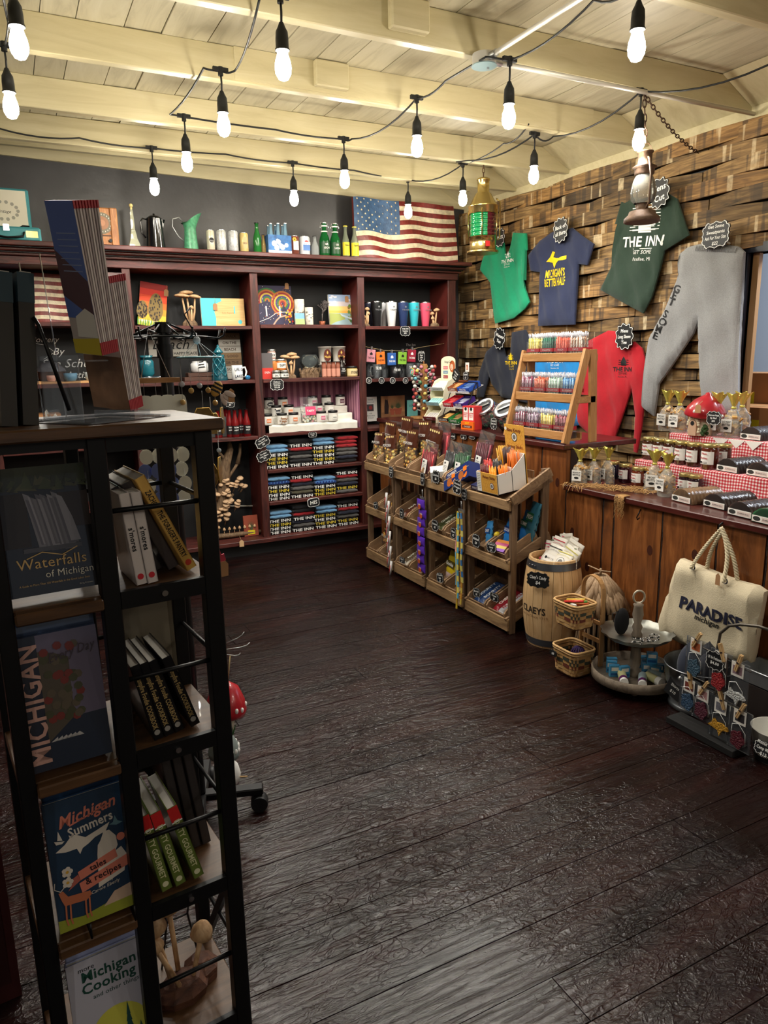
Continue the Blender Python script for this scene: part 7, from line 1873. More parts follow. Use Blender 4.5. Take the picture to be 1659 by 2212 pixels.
# straw
random.seed(9)
g=G();STR=mat('straw',(196,152,96),.8,var=.2)
for k in range(420):
 px=random.uniform(1228,1405);base=onZ(px,1050+(px-1240)*.1,ZL)
 x,y,z=base.x+random.uniform(-.04,.09),base.y+random.uniform(-.04,.04),ZL+random.uniform(.002,.012)
 if y>3.11:y=3.1
 a=random.uniform(0,2*PI);l=random.uniform(.02,.06)
 hang=x<2.74
 dx,dy=l*math.cos(a),l*math.sin(a)
 g.tube([(x,y,z),(x+dx*.5,y+dy*.5,z+random.uniform(0,.012)),(x+dx,y+dy,z+random.uniform(-.001,.008)if x+dx>2.72 else z-.02)],.0013,STR,3)
for k in range(46):
 y=onZ(random.uniform(1335,1385),1070,ZL).y;x=2.725
 L=random.uniform(.03,.12);pts=[(2.76,y,ZL+.006),(x-.012,y,ZL+.004)]
 for q in range(8):pts.append((x-.014-.004*math.sin(q),y+.006*math.sin(q*2.0+k),ZL-L*(q+1)/8))
 g.tube(pts,.0013,STR,3)
g.build('shredded_straw',kind='stuff',label='crinkled straw packing spilling over the far edge of the low counter',cat='straw')
# ---------------- floor display: barrel, baskets, tray, bucket, stand ----------------
BAR=wood('barrel_oak',[(.2,(176,130,84)),(.45,(212,172,122)),(.8,(232,200,154))],'z',2,.45,7,.12,.12)
BX_,BY_=2.515,2.94
t=thing('candy_barrel','small oak barrel printed Claeys beside the nearest candy rack','barrel',(BX_,BY_,0),RW)
BH=.485
def brad(z):u=z/BH*2-1;return .132+.028*(1-u*u)
def wrap(g,i0,R_fn):
 for v in g.v[i0:]:
  a=-PI/2+v.x/R_fn(v.z);R_=R_fn(v.z)-v.y;v.x,v.y=R_*math.cos(a),R_*math.sin(a)
n=18
for i in range(n):
 g=G();a0,a1=2*PI*i/n+.006,2*PI*(i+1)/n-.006
 if i==0:g0=g
 def f(u,v):z=BH*v;a=a0+(a1-a0)*u;return(brad(z)*math.cos(a),brad(z)*math.sin(a),z)
 g.grid(f,3,10,BAR)
 def f(u,v):z=BH*(1-v*.06);a=a0+(a1-a0)*u;r=brad(z)-.012;return(r*math.cos(a),r*math.sin(a),z)
 g.grid(f,3,2,BAR);g.add([(brad(BH)*math.cos(a0),brad(BH)*math.sin(a0),BH),(brad(BH)*math.cos(a1),brad(BH)*math.sin(a1),BH),((brad(BH)-.012)*math.cos(a1),(brad(BH)-.012)*math.sin(a1),BH),((brad(BH)-.012)*math.cos(a0),(brad(BH)-.012)*math.sin(a0),BH)],[(0,1,2,3)],BAR)
 g.build('stave',t)
g=G();g.lathe([(.01,BH-.05),(brad(BH-.05)-.008,BH-.05)],BAR,24,cap=False);g.lathe([(.01,.01),(.13,.01)],BAR,24,cap=False);g.build('barrel_head',t)
for z0,z1 in((BH-.048,BH-.012),(.012,.05)):
 g=G();g.lathe([(brad(z0)+.0025,z0),(brad(z1)+.0025,z1)],mat('hoop_steel',(120,126,136),.3,.9),40,cap=False);g.lathe([(brad(z0)+.0005,z0),(brad(z1)+.0005,z1)],MC['hoop_steel'],40,cap=False)
 for s in(-.022,0,.022):g.ball((s,-brad(z0)-.003,(z0+z1)/2),.004,CHROME,7)
 g.build('hoop',t)
g=G();g.text('CLAEYS',.022,.215,.036,.0015,mat('brand_black',(40,28,22),.8),st='b',sx=.9);g.text('Candies Since 1919',.022,.18,.016,.0015,mat('brand_brown',(150,110,76),.8));
for v in g.v:v.y=-.0018
wrap(g,0,brad);g.build('barrel_print',t)
p=onX(1203,1237,BX_-.162);chalk_sign(["Claey's Candy",'$4'],.125,.085,Vector((BX_-.165,BY_-.075,.395)),"black sign reading Claey's candy $4 on the barrel rim",rz=RW+.5,size=.017,rim=False)
random.seed(12)
PW=mat('pouch_white',(228,222,210),.45)
for i,(x,y,z,rx,ry,rz,st)in enumerate(((-.05,.07,.44,-.1,-.1,0,'g'),(.0,.08,.465,-.15,.15,.2,'r'),(.06,.06,.455,-.1,.3,.1,'n'),(-.075,.03,.42,-.2,-.12,-.1,'r'),(-.02,.03,.455,-.25,.06,.0,'R'),(.06,.015,.43,-.3,.35,.1,'y'),(.09,.03,.43,-.3,-.2,.1,'g'),(-.01,-.03,.43,-.55,.1,.1,'k'),(.07,-.04,.425,-.7,.1,.2,'y'),(.0,-.07,.42,-1.1,0,.2,'n'),(-.06,-.03,.425,-.7,-.1,-.2,'r'),(.02,.1,.475,.1,-.25,0,'n'))):
 cc={'r':(190,40,90),'R':(190,30,60),'g':(110,130,90),'y':(206,196,90),'k':(40,36,36),'n':(206,196,180)}[st]
 t=thing('candy_pouch','white paper pouch of old fashioned hard candy standing in the barrel','candy bag',(BX_+y,BY_-x,z),rot=(rx,ry,RW+rz),group='white candy pouches in the barrel')
 g=G();pillow(g,.105,.125,.022,[(0,1,PW)],crinkle=.0012);g.build('pouch',t)
 g=G();m=mat('pstripe_'+st,cc,.5);g.rect(-.047,.047,.104,.109,-.0105,m);g.text('OLD FASHIONED HARD CANDY',0,.092,.007,-.0135,m,wmax=.085,arc=.09)
 if st in 'Ry':g.disc(0,.052,.024,-.0142,INK);g.disc(0,.052,.0215,-.0148,PAPER);g.disc(0,.05,.014,-.0154,MC['grey_ink']if 'grey_ink' in MC else INK)
 if st=='k':g.rect(-.045,.045,.02,.06,-.0142,PAPER);g.disc(-.03,.04,.008,-.0148,INK);g.text('HARD CANDY',.01,.04,.01,-.0148,INK)
 g.disc(-.04,.03,.007,-.0125,m);g.build('pouch_print',t)
 # woven baskets on a bent wood stand
WV=[mat('weave%d'%i,c,.7,var=.15,vs=60)for i,c in enumerate([(192,148,92),(206,166,112),(70,74,62),(120,60,46),(96,62,42)])]
def basket(z,w_,d_,h_,lab,loc):
 t=thing('woven_basket',lab,'basket',(loc[0],loc[1],z),RW)
 def per(s,k):
  """point on rounded square perimeter, s in 0..1, scale k"""
  a=2*PI*s;c_2,s_2=math.cos(a),math.sin(a);p=.38
  return(w_/2*k*math.copysign(abs(c_2)**p,c_2),d_/2*k*math.copysign(abs(s_2)**p,s_2))
 rows=7;cells=28;g=G()
 for r in range(rows):
  z0,z1=h_*r/rows,h_*(r+1)/rows;k=.82+.18*(r+.5)/rows
  cr={3:2,4:2}.get(r,None)
  for c in range(cells):
   s0,s1=c/cells,(c+1)/cells;out=.0035 if(c+r)%2 else-.001
   m=WV[cr]if(cr is not None and(c+r)%2)else(WV[3]if r==2 and(c+r)%2 else WV[(c+r)%2 if(c*7+r*3)%5 else 0])
   q=[]
   for s,e in((s0,0),((s0+s1)/2,1),(s1,0)):
    x,y=per(s,k);n_=Vector((x,y)).normalized()*(out*e)
    q+=[(x+n_.x,y+n_.y,z0+.001),(x+n_.x,y+n_.y,z1-.001)]
   g.add(q,[(0,2,3,1),(2,4,5,3)],m,True)
 g.build('weave',t)
 g=G();
 for zz,k,r_ in((h_,1.0,.006),(h_-.012,.99,.005)):g.tube([(*per(i/40,k),zz)for i in range(40)],r_,WV[1],6,closed=True)
 g.build('rim',t)
 g=G();g.prism([per(i/28,.82)for i in range(28)],0,.004,WV[4],Matrix.Rotation(PI/2,4,'X'));g.prism([per(i/28,.8)for i in range(28)],-.006,-.002,WV[4],Matrix.Rotation(PI/2,4,'X'));g.build('base',t)
 return t
bk=(2.335,2.565)
basket(.255,.175,.145,.118,'upper woven basket with striped candy, hung on the bent wood stand',bk)
basket(.012,.175,.145,.125,'lower woven basket with a purple ball, standing on the floor',(bk[0]+.003,bk[1]))
t=thing('basket_stand','bent wood stand with arched handle holding the two baskets','stand',(bk[0]+.098,bk[1],0),RW)
BW=wood('bent_wood',[(.2,(150,106,60)),(.6,(184,140,90)),(.9,(204,164,112))],'z',2,.5,8,.05,.1)
g=G();pts=[(-.055,.0,0),(-.055,.0,.42)]+[(.018-.073*math.cos(a),0,.42+.075*math.sin(a))for a in[PI*k/10 for k in range(1,10)]]+[(.091,0,.42),(.091,.0,0)]
vs=[];wd=.012
for p in pts:vs+=[(p[0],-wd,p[2]),(p[0],wd,p[2])]
inn=[]
for i,p in enumerate(pts):
 cx_=.018;d=Vector((cx_-p[0],0,0 if p[2]<=.42 else .42-p[2]));d.normalize();inn.append((p[0]+d.x*.007,p[2]+d.z*.007))
for q in inn:vs+=[(q[0],-wd,q[1]),(q[0],wd,q[1])]
N_=len(pts);fs=[]
for i in range(N_-1):
 a=i*2;b=(i+1)*2;c_2=N_*2+a;d_2=N_*2+b
 fs+=[(a,b,b+1,a+1),(c_2,c_2+1,d_2+1,d_2),(a,c_2,d_2,b),(a+1,b+1,d_2+1,c_2+1)]
fs+=[(0,1,N_*2+1,N_*2),(N_*2-2,N_*4-2,N_*4-1,N_*2-1)]
g.add(vs,fs,BW);g.build('arched_handle',t)
for z in(.02,.16,.25):g=G();g.box(-.055,.09,-.005,.005,z,z+.02,BW);g.build('crossbar',t)
random.seed(2)
for i,cc in enumerate(((226,110,60),(236,226,220),(90,170,80),(220,60,60),(240,200,90))):
 g=G();a=random.uniform(-.5,.5);x,y=-.03+.015*i,random.uniform(-.02,.02)
 g.tube([(-.055*math.cos(a),-.055*math.sin(a)+y,0),(.055*math.cos(a),.055*math.sin(a)+y,.03)],.006,mat('cstick%d'%i,cc,.3),7)
 g.build('candy_stick',loc=(bk[0]+.0,bk[1]+.0,.335+.007*i),rz=RW,label='%s candy stick lying in the upper basket'%['orange','white','green','red','yellow'][i],cat='candy')
g=G();
for k in range(7):a=k*PI/7;g.tube([(.032*math.cos(q)*math.cos(a),.032*math.cos(q)*math.sin(a),.032+.032*math.sin(q))for q in[2*PI*j/20 for j in range(20)]],.0035,mat('purple_wicker',(60,36,92),.6),5,closed=True)
g.build('wicker_ball',loc=(bk[0]+.0,bk[1]-.035,.085),label='purple wicker ball in the lower basket',cat='ball')
for i in range(3):
 g=G();g.ball((0,0,0),.024,mat('pinecone',(74,48,34),.8,var=.5,vs=90,bump=1,bs=80),10);g.build('pine_cone',loc=(bk[0]-.03+.03*i,bk[1]+.04-.01*i,.05+.012*i),label='brown cone lying in the lower basket',cat='pine cone',group='cones in the lower basket')
chalk_sign(['$8'],.05,.03,(bk[0]-.082,bk[1]+.05,.1),'tiny black sign on the lower basket',rz=RW,size=.012,rim=False)
# driftwood birdhouse
random.seed(19)
t=thing('driftwood_birdhouse','cone-roofed birdhouse built of driftwood sticks beside the barrel','birdhouse',(2.585,2.66,0),RW)
DW2=wood('driftwood_grey',[(.2,(104,82,60)),(.5,(156,128,98)),(.8,(192,166,134))],'z',5,.8,7,.2,.4)
g=G();g.lathe([(.07,.01),(.078,.3)],mat('house_dark',(40,30,24),.9),14);g.build('core',t)
for k in range(26):
 a=2*PI*k/26;r=.086+random.uniform(-.006,.01);b=random.uniform(-.05,.05)
 g=G();g.tube([(r*1.25*math.cos(a),r*1.25*math.sin(a),0),(r*1.08*math.cos(a+b),r*1.08*math.sin(a+b),.15),(r*math.cos(a+b*2),r*math.sin(a+b*2),.31)],.012,DW2,6,rf=lambda u:.011+.004*math.sin(u*9));g.build('wall_stick',t)
for k in range(30):
 a=2*PI*k/30+random.uniform(-.05,.05);L=random.uniform(.13,.17)
 for lay in range(2):
  g=G();rr=.03 if lay else .07;z=.44 if lay else .38;r1=.115 if lay else .145;z1=.32 if lay else .27
  T=Matrix.Rotation(a+lay*.14,4,'Z');g.tube([(rr,0,z),((rr+r1)/2,random.uniform(-.006,.006),(z+z1)/2+.006),(r1+random.uniform(-.02,.015),0,z1+random.uniform(-.02,.02))],.014,DW2,6,T=T,rf=lambda u:.006+.009*math.sin(u*2.6));g.build('roof_piece',t)
g=G();g.tube([(-.09,0,.468),(0,0,.462),(.07,.0,.475)],.004,DW2,5);g.tube([(0,0,.44),(0,0,.475)],.006,DW2,6);g.build('top_twig',t)
# tiered tray
t=thing('tiered_tray','two-tier tray of grey turned wood and scalloped tin','tiered tray',(2.50,2.32,0));GW=wood('grey_turned',[(.2,(96,84,72)),(.5,(134,120,104)),(.8,(160,146,128))],'z',2,.7,8,.06,.25)
g=G();g.lathe([(.19,.035),(.2,.04),(.2,.085),(.192,.085),(.192,.045),(.001,.045)],wood('tray_wood',[(.2,(84,72,60)),(.5,(124,110,94)),(.8,(150,136,118))],'x',3,.7,9,.06,.25),40);g.lathe([(.001,.033),(.19,.034)],MC['tray_wood'],40);g.build('lower_tray',t)
for k in range(4):g=G();a=PI/4+k*PI/2;g.ball((.13*math.cos(a),.13*math.sin(a),.018),.018,GW,12);g.build('bun_foot',t)
g=G();g.lathe([(.03,.045),(.032,.06),(.018,.08),(.026,.11),(.022,.19),(.03,.21),(.03,.235)],GW,18);g.build('column',t)
TIN=mat('galvanised_tin',(150,150,142),.38,.85,var=.2,vs=20)
def scal(u,v):
 a=2*PI*u;r=.165*v;rr=r*(1+.03*math.cos(a*14)*max(0,(v-.8)/.2));return(rr*math.cos(a),rr*math.sin(a),.24+(.03*((v-.8)/.2)**1.5 if v>.8 else 0))
g=G();g.grid(scal,84,12,TIN);g.build('upper_tray',t)
g=G();g.lathe([(.022,.243),(.026,.25),(.018,.27),(.024,.29),(.016,.31),(.026,.35),(.02,.39),(.024,.4),(.012,.41)],GW,18);g.build('finial',t)
g=G();g.tube([(.0+.026*math.cos(a),0,.437+.03*math.sin(a))for a in[2*PI*k/20 for k in range(20)]],.005,mat('worn_white_metal',(190,180,160),.4,.5),7,closed=True,T=Matrix.Rotation(-.5,4,'Z'));g.build('ring_handle',t)
g=G();g.ball((0,0,.045),.045,mat('black_velvet',(14,14,16),.95),12,sx=.9,sy=.6,sz=1.5);g.tube([(-.02,0,.1),(-.05,.01,.09),(-.05,0,.05)],.002,BLACK,4);g.build('pouch',loc=(2.455,2.375,.262),label='black velvet pouch on the upper tin tray',cat='pouch')
random.seed(6)
for i in range(5):
 g=G();cx_,cy_=2.42+.035*i,2.245+.012*((i*2)%3)
 for k in range(14):a=2*PI*k/14;g.ball((.024*math.cos(a)*(1+.2*(i%2)),.02*math.sin(a),.004),.004,[IRON,CHROME,mat('stone_grey',(160,156,150),.4)][(k+i)%3],6)
 g.build('bracelet',loc=(cx_,cy_,.2455),label='beaded bracelet lying on the tin tray',cat='bracelet',group='bracelets on the tin tray')
PV=mat('purple_plastic',(92,30,92),.4)
for i,(x,y,rz,lab)in enumerate(((2.375,2.265,.9,'purple banded bottle lying leftmost on the wooden tray'),(2.43,2.205,.75,'purple banded bottle lying second from the left on the wooden tray'),(2.51,2.17,1.5,'white-capped bottle lying on the wooden tray with its cap towards the room'),(2.57,2.19,1.9,'white-capped bottle lying rightmost on the wooden tray'))):
 t2=thing('small_bottle',lab,'bottle',(x,y,.0665),rz=0)
 dr=Matrix.Rotation(rz,4,'Z')@Matrix.Rotation(PI/2,4,'Y')
 if i>1:dr=Matrix.Rotation(rz,4,'Z')@Matrix.Rotation(PI/2,4,'Y')
 g=G();g.cyl(.0195,.022,.09,mat('bot_label%d'%(i%2),[(206,204,150),(190,214,222)][i%2],.4),16,dr);g.build('body',t2)
 if i<2:dr2=dr;g=G();g.cyl(.0205,.0,.022,PV,16,dr2);g.cyl(.0195,-.016,.0,WHITE,16,dr2)
 else:g=G();g.cyl(.021,-.004,.022,WHITE,18,dr)
 g.build('cap',t2)
for i,(x,y,z,rz)in enumerate(((2.43,2.40,0,0),(2.46,2.43,0,.2),(2.41,2.36,0,.3),(2.44,2.33,0,.5),(2.56,2.30,0,.1),(2.59,2.33,0,.2),(2.57,2.26,0,-.2),(2.60,2.27,0,.1),(2.575,2.29,.056,.1),(2.605,2.37,0,.4))):
 g=G();g.box(-.024,.024,-.012,.012,0,.055,mat('lotion_blue',(70,150,196),.4));g.rect(-.018,.018,.03,.048,-.0125,PAPER);g.rect(-.02,.02,.008,.02,-.0125,mat('lotion_teal',(36,90,150),.4));g.rect(-.018,.018,.03,.048,.0125,PAPER)
 g.build('lotion_box',loc=(x,y,.046+z),rz=RW*.5+rz,label='small blue and white carton packed round the tray column',cat='box',group='blue cartons on the wooden tray')
 # galvanised bucket with dark clothes
t=thing('metal_bucket','galvanised steel bucket holding rolled dark clothes','bucket',(2.585,2.03,0));GB=mat('bucket_steel',(150,154,158),.32,.85,var=.15,vs=14)
g=G();g.lathe([(.115,0),(.125,.004),(.124,.022),(.118,.024),(.135,.11),(.14,.113),(.138,.118),(.15,.2),(.152,.195),(.152,.202),(.146,.2),(.114,.02),(.001,.02)],GB,40);g.build('bucket',t)
for s in(-1,1):
 g=G();a=PI*1.05 if s<0 else-.3;g.ball((.147*math.cos(a),.147*math.sin(a),.17),.012,GALV,8);g.build('handle_lug',t)
g=G();g.prism([(-.04,0),(.04,0),(.04,.1),(-.04,.1)],-.002,.002,CHALK)
for i,s in enumerate(('Mystery','Shirts','$10')):g.text(s,0,.08-.028*i,.013,-.0026,PAPER,shear=.1)
g.build('chalk_label',loc=(2.437,2.05,.07),rot=(-.15,.3,RW+.05),label='black chalk label hanging on the steel bucket',cat='price sign')
random.seed(3)
for i,(x,y,z,cc)in enumerate(((2.54,2.05,.2,(30,36,52)),(2.6,2.0,.21,(20,22,30)),(2.62,2.09,.2,(24,34,34)),(2.56,1.97,.2,(28,30,42)))):
 g=G();m=mat('dark_cloth%d'%i,cc,.95,sheen=.2)
 g.grid(lambda u,v:(.05*math.cos(2*PI*u)*math.sin(PI*v)**.5*(1+.1*math.sin(u*20)),.05*math.sin(2*PI*u)*math.sin(PI*v)**.5,-.1+.19*v+.008*math.sin(u*12)),18,12,m)
 g.build('rolled_shirt',loc=(x,y,z),rot=(.2*i-.3,.3-.2*i,0),label='%s rolled shirt in the steel bucket'%['navy','near black','dark green','midnight blue'][i],cat='shirt',group=None)
 # ---------------- tote bag, ornament stand, crate, pail ----------------
CANV=mat('tote_canvas',(216,202,172),.9,var=.06,vs=10,bump=.2,bs=200)
t,L,rl,(cy,z0)=garment([(1475,1206),(1520,1224),(1560,1240),(1600,1255),(1640,1265),(1657,1277),(1645,1340),(1634,1410),(1628,1430),(1560,1424),(1490,1396),(1440,1370),(1429,1352),(1432,1335),(1450,1280)],CANV,'tote_bag','cream canvas tote bag reading Paradise michigan hung on the counter','bag',X=2.695,th=.06)
t.location.x=2.70
NV=mat('navy_print',(28,30,54),.8)
a0=wl(1467,1297,cy,z0,2.64);a1=wl(1607,1351,cy,z0,2.64);rot=math.atan2(a1[1]-a0[1],a1[0]-a0[0]);ln=math.hypot(a1[0]-a0[0],a1[1]-a0[1])
b0=wl(1500,1332,cy,z0,2.64);b1=wl(1555,1350,cy,z0,2.64)
def tote(g):
 [g.text('PARADISE',(a0[0]+a1[0])/2+q*.0016,(a0[1]+a1[1])/2+w_*.0016,.05,-.0002*(q+1),NV,st='b',rot=rot,sx=1.0*ln/.345)for q,w_ in((-1,0),(0,1),(1,0),(2,-1))]
 g.text('michigan',(b0[0]+b1[0])/2,(b0[1]+b1[1])/2,.026,0,INK,rot=rot,shear=.2,st='b')
decal(t,rl,tote)
ROPE=mat('cotton_rope',(214,200,168),.9)
top=(wl(1560,1140,cy,z0,2.69))
for dy_,(s0,s1),ys in((0,((1512,1222),(1582,1252)),-.055),(1,((1527,1232),(1594,1257)),.0)):
 p0=wl(*s0,cy,z0,2.69);p1=wl(*s1,cy,z0,2.69)
 tp=(top[0]+.006*dy_,top[1]-.012*dy_)
 path=[]
 for k in range(25):
  u=k/24
  if u<.5:q=u*2;x=p0[0]+(tp[0]-p0[0])*q;z=p0[1]+(tp[1]-p0[1])*q+.0;b=.015*math.sin(PI*q)
  else:q=(u-.5)*2;x=tp[0]+(p1[0]-tp[0])*q;z=tp[1]+(p1[1]-tp[1])*q;b=.015*math.sin(PI*q)
  path.append(Vector((x+(-b if u<.5 else b),ys*(1-math.sin(PI*u))-.012,z)))
 g=G()
 for s in range(3):
  tw=[]
  for k in range(24*5+1):
   u=k/5;i=min(int(u),23);f=u-i;p=path[i].lerp(path[i+1],f);a=k*.55+s*2*PI/3
   tw.append(p+Vector((.0048*math.cos(a),.0048*math.sin(a),.0024*math.sin(a))))
  g.tube(tw,.0052,ROPE,6)
 g.build('rope_handle',t)
 for q in(p0,p1):
  if dy_==0:g=G();g.lathe([(.008,-.002),(.014,-.001),(.014,.001),(.008,.002)],CHROME,18,TR(q[0],-.056,q[1],rx=PI/2),cap=False);g.build('grommet',t)
g=G();g.prism([(-.011,-.03),(.011,-.03),(.011,.012),(0,.024),(-.011,.012)],-.001,.001,KRAFT);q=wl(1571,1245,cy,z0,2.69);g.build('paper_tag',t,loc=(q[0],-.07,q[1]))
g=G();g.tube([(.03,0,.012),(0,0,.01),(-.02,0,0),(-.018,0,-.02),(-.0,0,-.022)],.004,IRON,6);q=onX(1560,1138,2.72);g.build('hook',loc=(2.722,q.y,q.z+.01),rz=0,label='black hook carrying the tote bag ropes',cat='hook')
# ornament stand on the floor
SX=2.385;y0,y1=1.985,1.66
BK2=wood('black_stained',[(.2,(8,7,7)),(.6,(14,12,12)),(.9,(24,21,19))],'y',2,.8,8,.1,.3)
t=thing('ornament_stand','black wooden stand with rods of clipped glittery ornaments','display stand',(SX,(y0+y1)/2,0));oy=(y0+y1)/2
g=G();g.box(-.045,.045,y1-oy,y0-oy,0,.028,BK2,bv=.002);g.build('base',t)
HM=mat('grey_forged',(96,90,82),.45,.7)
g=G();pz=onX(1550,1425,SX);tz=onX(1556,1365,SX)
yy=pz.y-oy
def pl(px,py):p=onX(px,py,SX);return(0,p.y-oy,p.z)
g.tube([(0,yy,.028),(0,yy,.2),pl(1550,1400),pl(1556,1368),pl(1575,1352),pl(1600,1349),pl(1640,1353),pl(1675,1366)],.006,HM,7);g.build('post',t)
ra,rb=pl(1485,1382),pl(1622,1452);rc,rd_=pl(1478,1462),pl(1628,1548)
g=G();g.tube([ra,rb],.0035,HM,6);g.build('rod',t);g=G();g.tube([rc,rd_],.0035,HM,6);g.build('rod',t)
PEG=mat('peg_wood',(206,170,120),.6)
def ornament(px,py,h,cc,shape,lab,pic):
 p=onX(px,py,SX-.012);t2=thing('ornament_packet',lab,'ornament',p,RW)
 g=G();h*=1.12;g.prism([(-.048,-h),(.048,-h),(.048,0),(-.048,0)],-.004,.002,glass('zip_bag',(170,176,184),.06,.1));g.build('clear_bag',t2)
 g=G();g.box(-.027,.027,-.0065,-.0048,-.06,-.002,PAPER);g.rect(-.02,.02,-.05,-.016,-.007,mat('pic_%d_%d_%d'%pic,pic,.5,var=.5,vs=60));g.build('card',t2)
 g=G();m=mat('glitter_%d_%d_%d'%cc,cc,.35,var=.5,vs=200,bump=1.0,bs=150)
 if shape=='up':o=[(-.034,0),(-.022,.012),(-.016,.026),(-.006,.016),(.012,.02),(.03,.012),(.034,.004),(.018,.0),(.012,-.006),(.006,-.022),(.0,-.006),(-.02,-.002)]
 else:o=[(.022*math.cos(a)*(1+.14*math.cos(a*5)),.026*math.sin(a)*(1+.14*math.cos(a*5)))for a in[2*PI*k/20 for k in range(20)]]
 g.prism([(x*1.35,z*1.35-h+.045)for x,z in o],-.014,-.005,m);g.build('glitter_shape',t2)
 g=G();g.tube([(.01,-.008,-h+.055),(-.03,-.009,-h+.07),(-.028,-.009,-h+.1),(.0,-.009,-h+.11),(.03,-.009,-h+.08),(.034,-.009,-h+.03)],.0014,WHITE,4);g.build('cord_loop',t2)
 g=G();T=TR(.004,-.008,.002,ry=random.uniform(-.4,.5));g.box(-.006,-.001,-.006,.008,-.04,.032,PEG,T);g.box(.001,.006,-.006,.008,-.04,.032,PEG,T);g.box(-.006,.006,-.007,-.004,-.006,.0,CHROME,T);g.build('clothespin',t2)
random.seed(15)
ornament(1507,1380,.15,(60,90,110),'r','dark blue ornament packet on the left of the upper rod',(200,110,70))
ornament(1560,1407,.15,(160,30,36),'r','red glitter ornament packet on the upper rod',(110,116,90))
ornament(1597,1430,.17,(206,208,206),'up','white glitter ornament packet at the right of the upper rod',(150,120,130))
ornament(1492,1466,.13,(50,80,110),'r','blue glitter ornament packet on the left of the lower rod',(130,60,50))
ornament(1522,1484,.13,(90,30,50),'r','dark red ornament packet second on the lower rod',(200,150,150))
ornament(1560,1510,.15,(206,150,40),'up','gold glitter ornament packet third on the lower rod',(120,120,130))
ornament(1602,1533,.15,(96,24,40),'r','maroon ornament packet at the right of the lower rod',(60,56,60))
chalk_sign(['UP Air Fresheners','$4.00'],.085,.08,onX(1545,1427,SX-.02),'chalkboard sign clipped in the middle of the ornament stand',rz=RW,size=.012)
# metal crate of postcards and pail
p0=onZ(1600,1490,.12);cx0=2.50
t=thing('postcard_crate','galvanised crate of postcards on a wooden box at the right edge','crate',(2.588,1.72,.202),RW)
g=G()
for a in((-.14,.14,0,.003),(-.14,.14,.147,.15)):g.box(a[0],a[1],a[2],a[3],0,.06,GALV)
for x in(-.14,.137):g.box(x,x+.003,0,.15,0,.06,GALV)
g.box(-.14,.14,0,.15,0,.003,GALV);g.tube([(-.14,0,.06),(.14,0,.06)],.004,GALV,6);g.tube([(-.14,.15,.06),(.14,.15,.06)],.004,GALV,6);g.build('crate',t)
for k in range(12):
 cc=[(196,110,80),(110,130,110),(206,190,90),(120,96,80)][k%4]
 g=G();T=TR(-.11+.019*k,.02+.005*(k%3),.01,rx=-.9+.0*k,rz=.1*math.sin(k*2));g.box(-.035,.035,0,.1,0,.0018,PAPER,T@TR(rx=.0));g.box(-.032,.032,.005,.095,.0018,.0024,mat('pcard%d'%(k%4),cc,.4,var=.5,vs=50),T)
 g.build('postcard',loc=Vector((2.588,1.72,.217+.0015*k)),rz=RW,label='colourful postcard fanned in the galvanised crate',cat='postcard',group='postcards in the galvanised crate')
g=G();g.box(-.14,.14,0,.15,0,.2,mat('dark_box',(40,30,26),.7));g.build('wooden_box',loc=(2.586,1.72,0),rz=RW,label='dark wooden box under the postcard crate',cat='box')
p=onZ(1662,1620,0);t=thing('painted_pail','white enamel pail with number 5 in a black circle at the right edge','pail',(2.475,1.585,0),RW+.25)
g=G();g.lathe([(.062,0),(.066,.004),(.085,.125),(.089,.13),(.084,.13),(.062,.01),(.001,.01)],mat('pail_enamel',(200,198,188),.4),30);g.lathe([(.0665,.004),(.0765,.066)],INK,30,cap=False);g.build('pail',t)
g=G();g.disc(0,.075,.028,0,INK);g.disc(0,.075,.025,-.0006,mat('old_gold',(190,170,110),.5));g.disc(0,.075,.0225,-.0012,INK);g.text('5',0,.073,.03,-.0018,PAPER,st='b');g.text('GALLON PAIL',0,.036,.012,-.0006,PAPER,st='b')
for v in g.v:v.y-=.0015
wrap(g,0,lambda z:.066+.019*z/.125+.0012);g.build('pail_print',t)
chalk_sign(['Moose Pot','Camp Mugs','$12'],.085,.055,onX(1652,1618,2.37),'dark chalkboard sign before the enamel pail',rz=RW,size=.012,lean=-.2)
# things seen through the window
for i,(y,z,w_,h_)in enumerate(((3.02,.9,.42,.3),(3.2,.9,.5,.5))):
 g=G();x=4.12+.32*i;g.box(0,.3,-w_/2,w_/2,0.001,h_,mat('cardboard',(176,122,76),.8));g.box(.1,.2,-w_/2-.0008,w_/2+.0008,.0,h_+.001,mat('tape',(190,146,100),.4));g.add([(-.0015,.0,h_*.4),(-.0015,.1,h_*.4),(-.0015,.1,h_*.75),(-.0015,0,h_*.75)],[(0,1,2,3)],PAPER);g.add([(-.0015,-.07,h_*.55),(-.0015,-.02,h_*.55),(-.0015,-.02,h_*.75),(-.0015,-.07,h_*.75)],[(0,1,2,3)],YL)
 g.build('cardboard_box',loc=(x,y+.1*i,z),label=['front brown cardboard box on the bench beyond the window','taller labelled cardboard box behind another beyond the window'][i],cat='box')
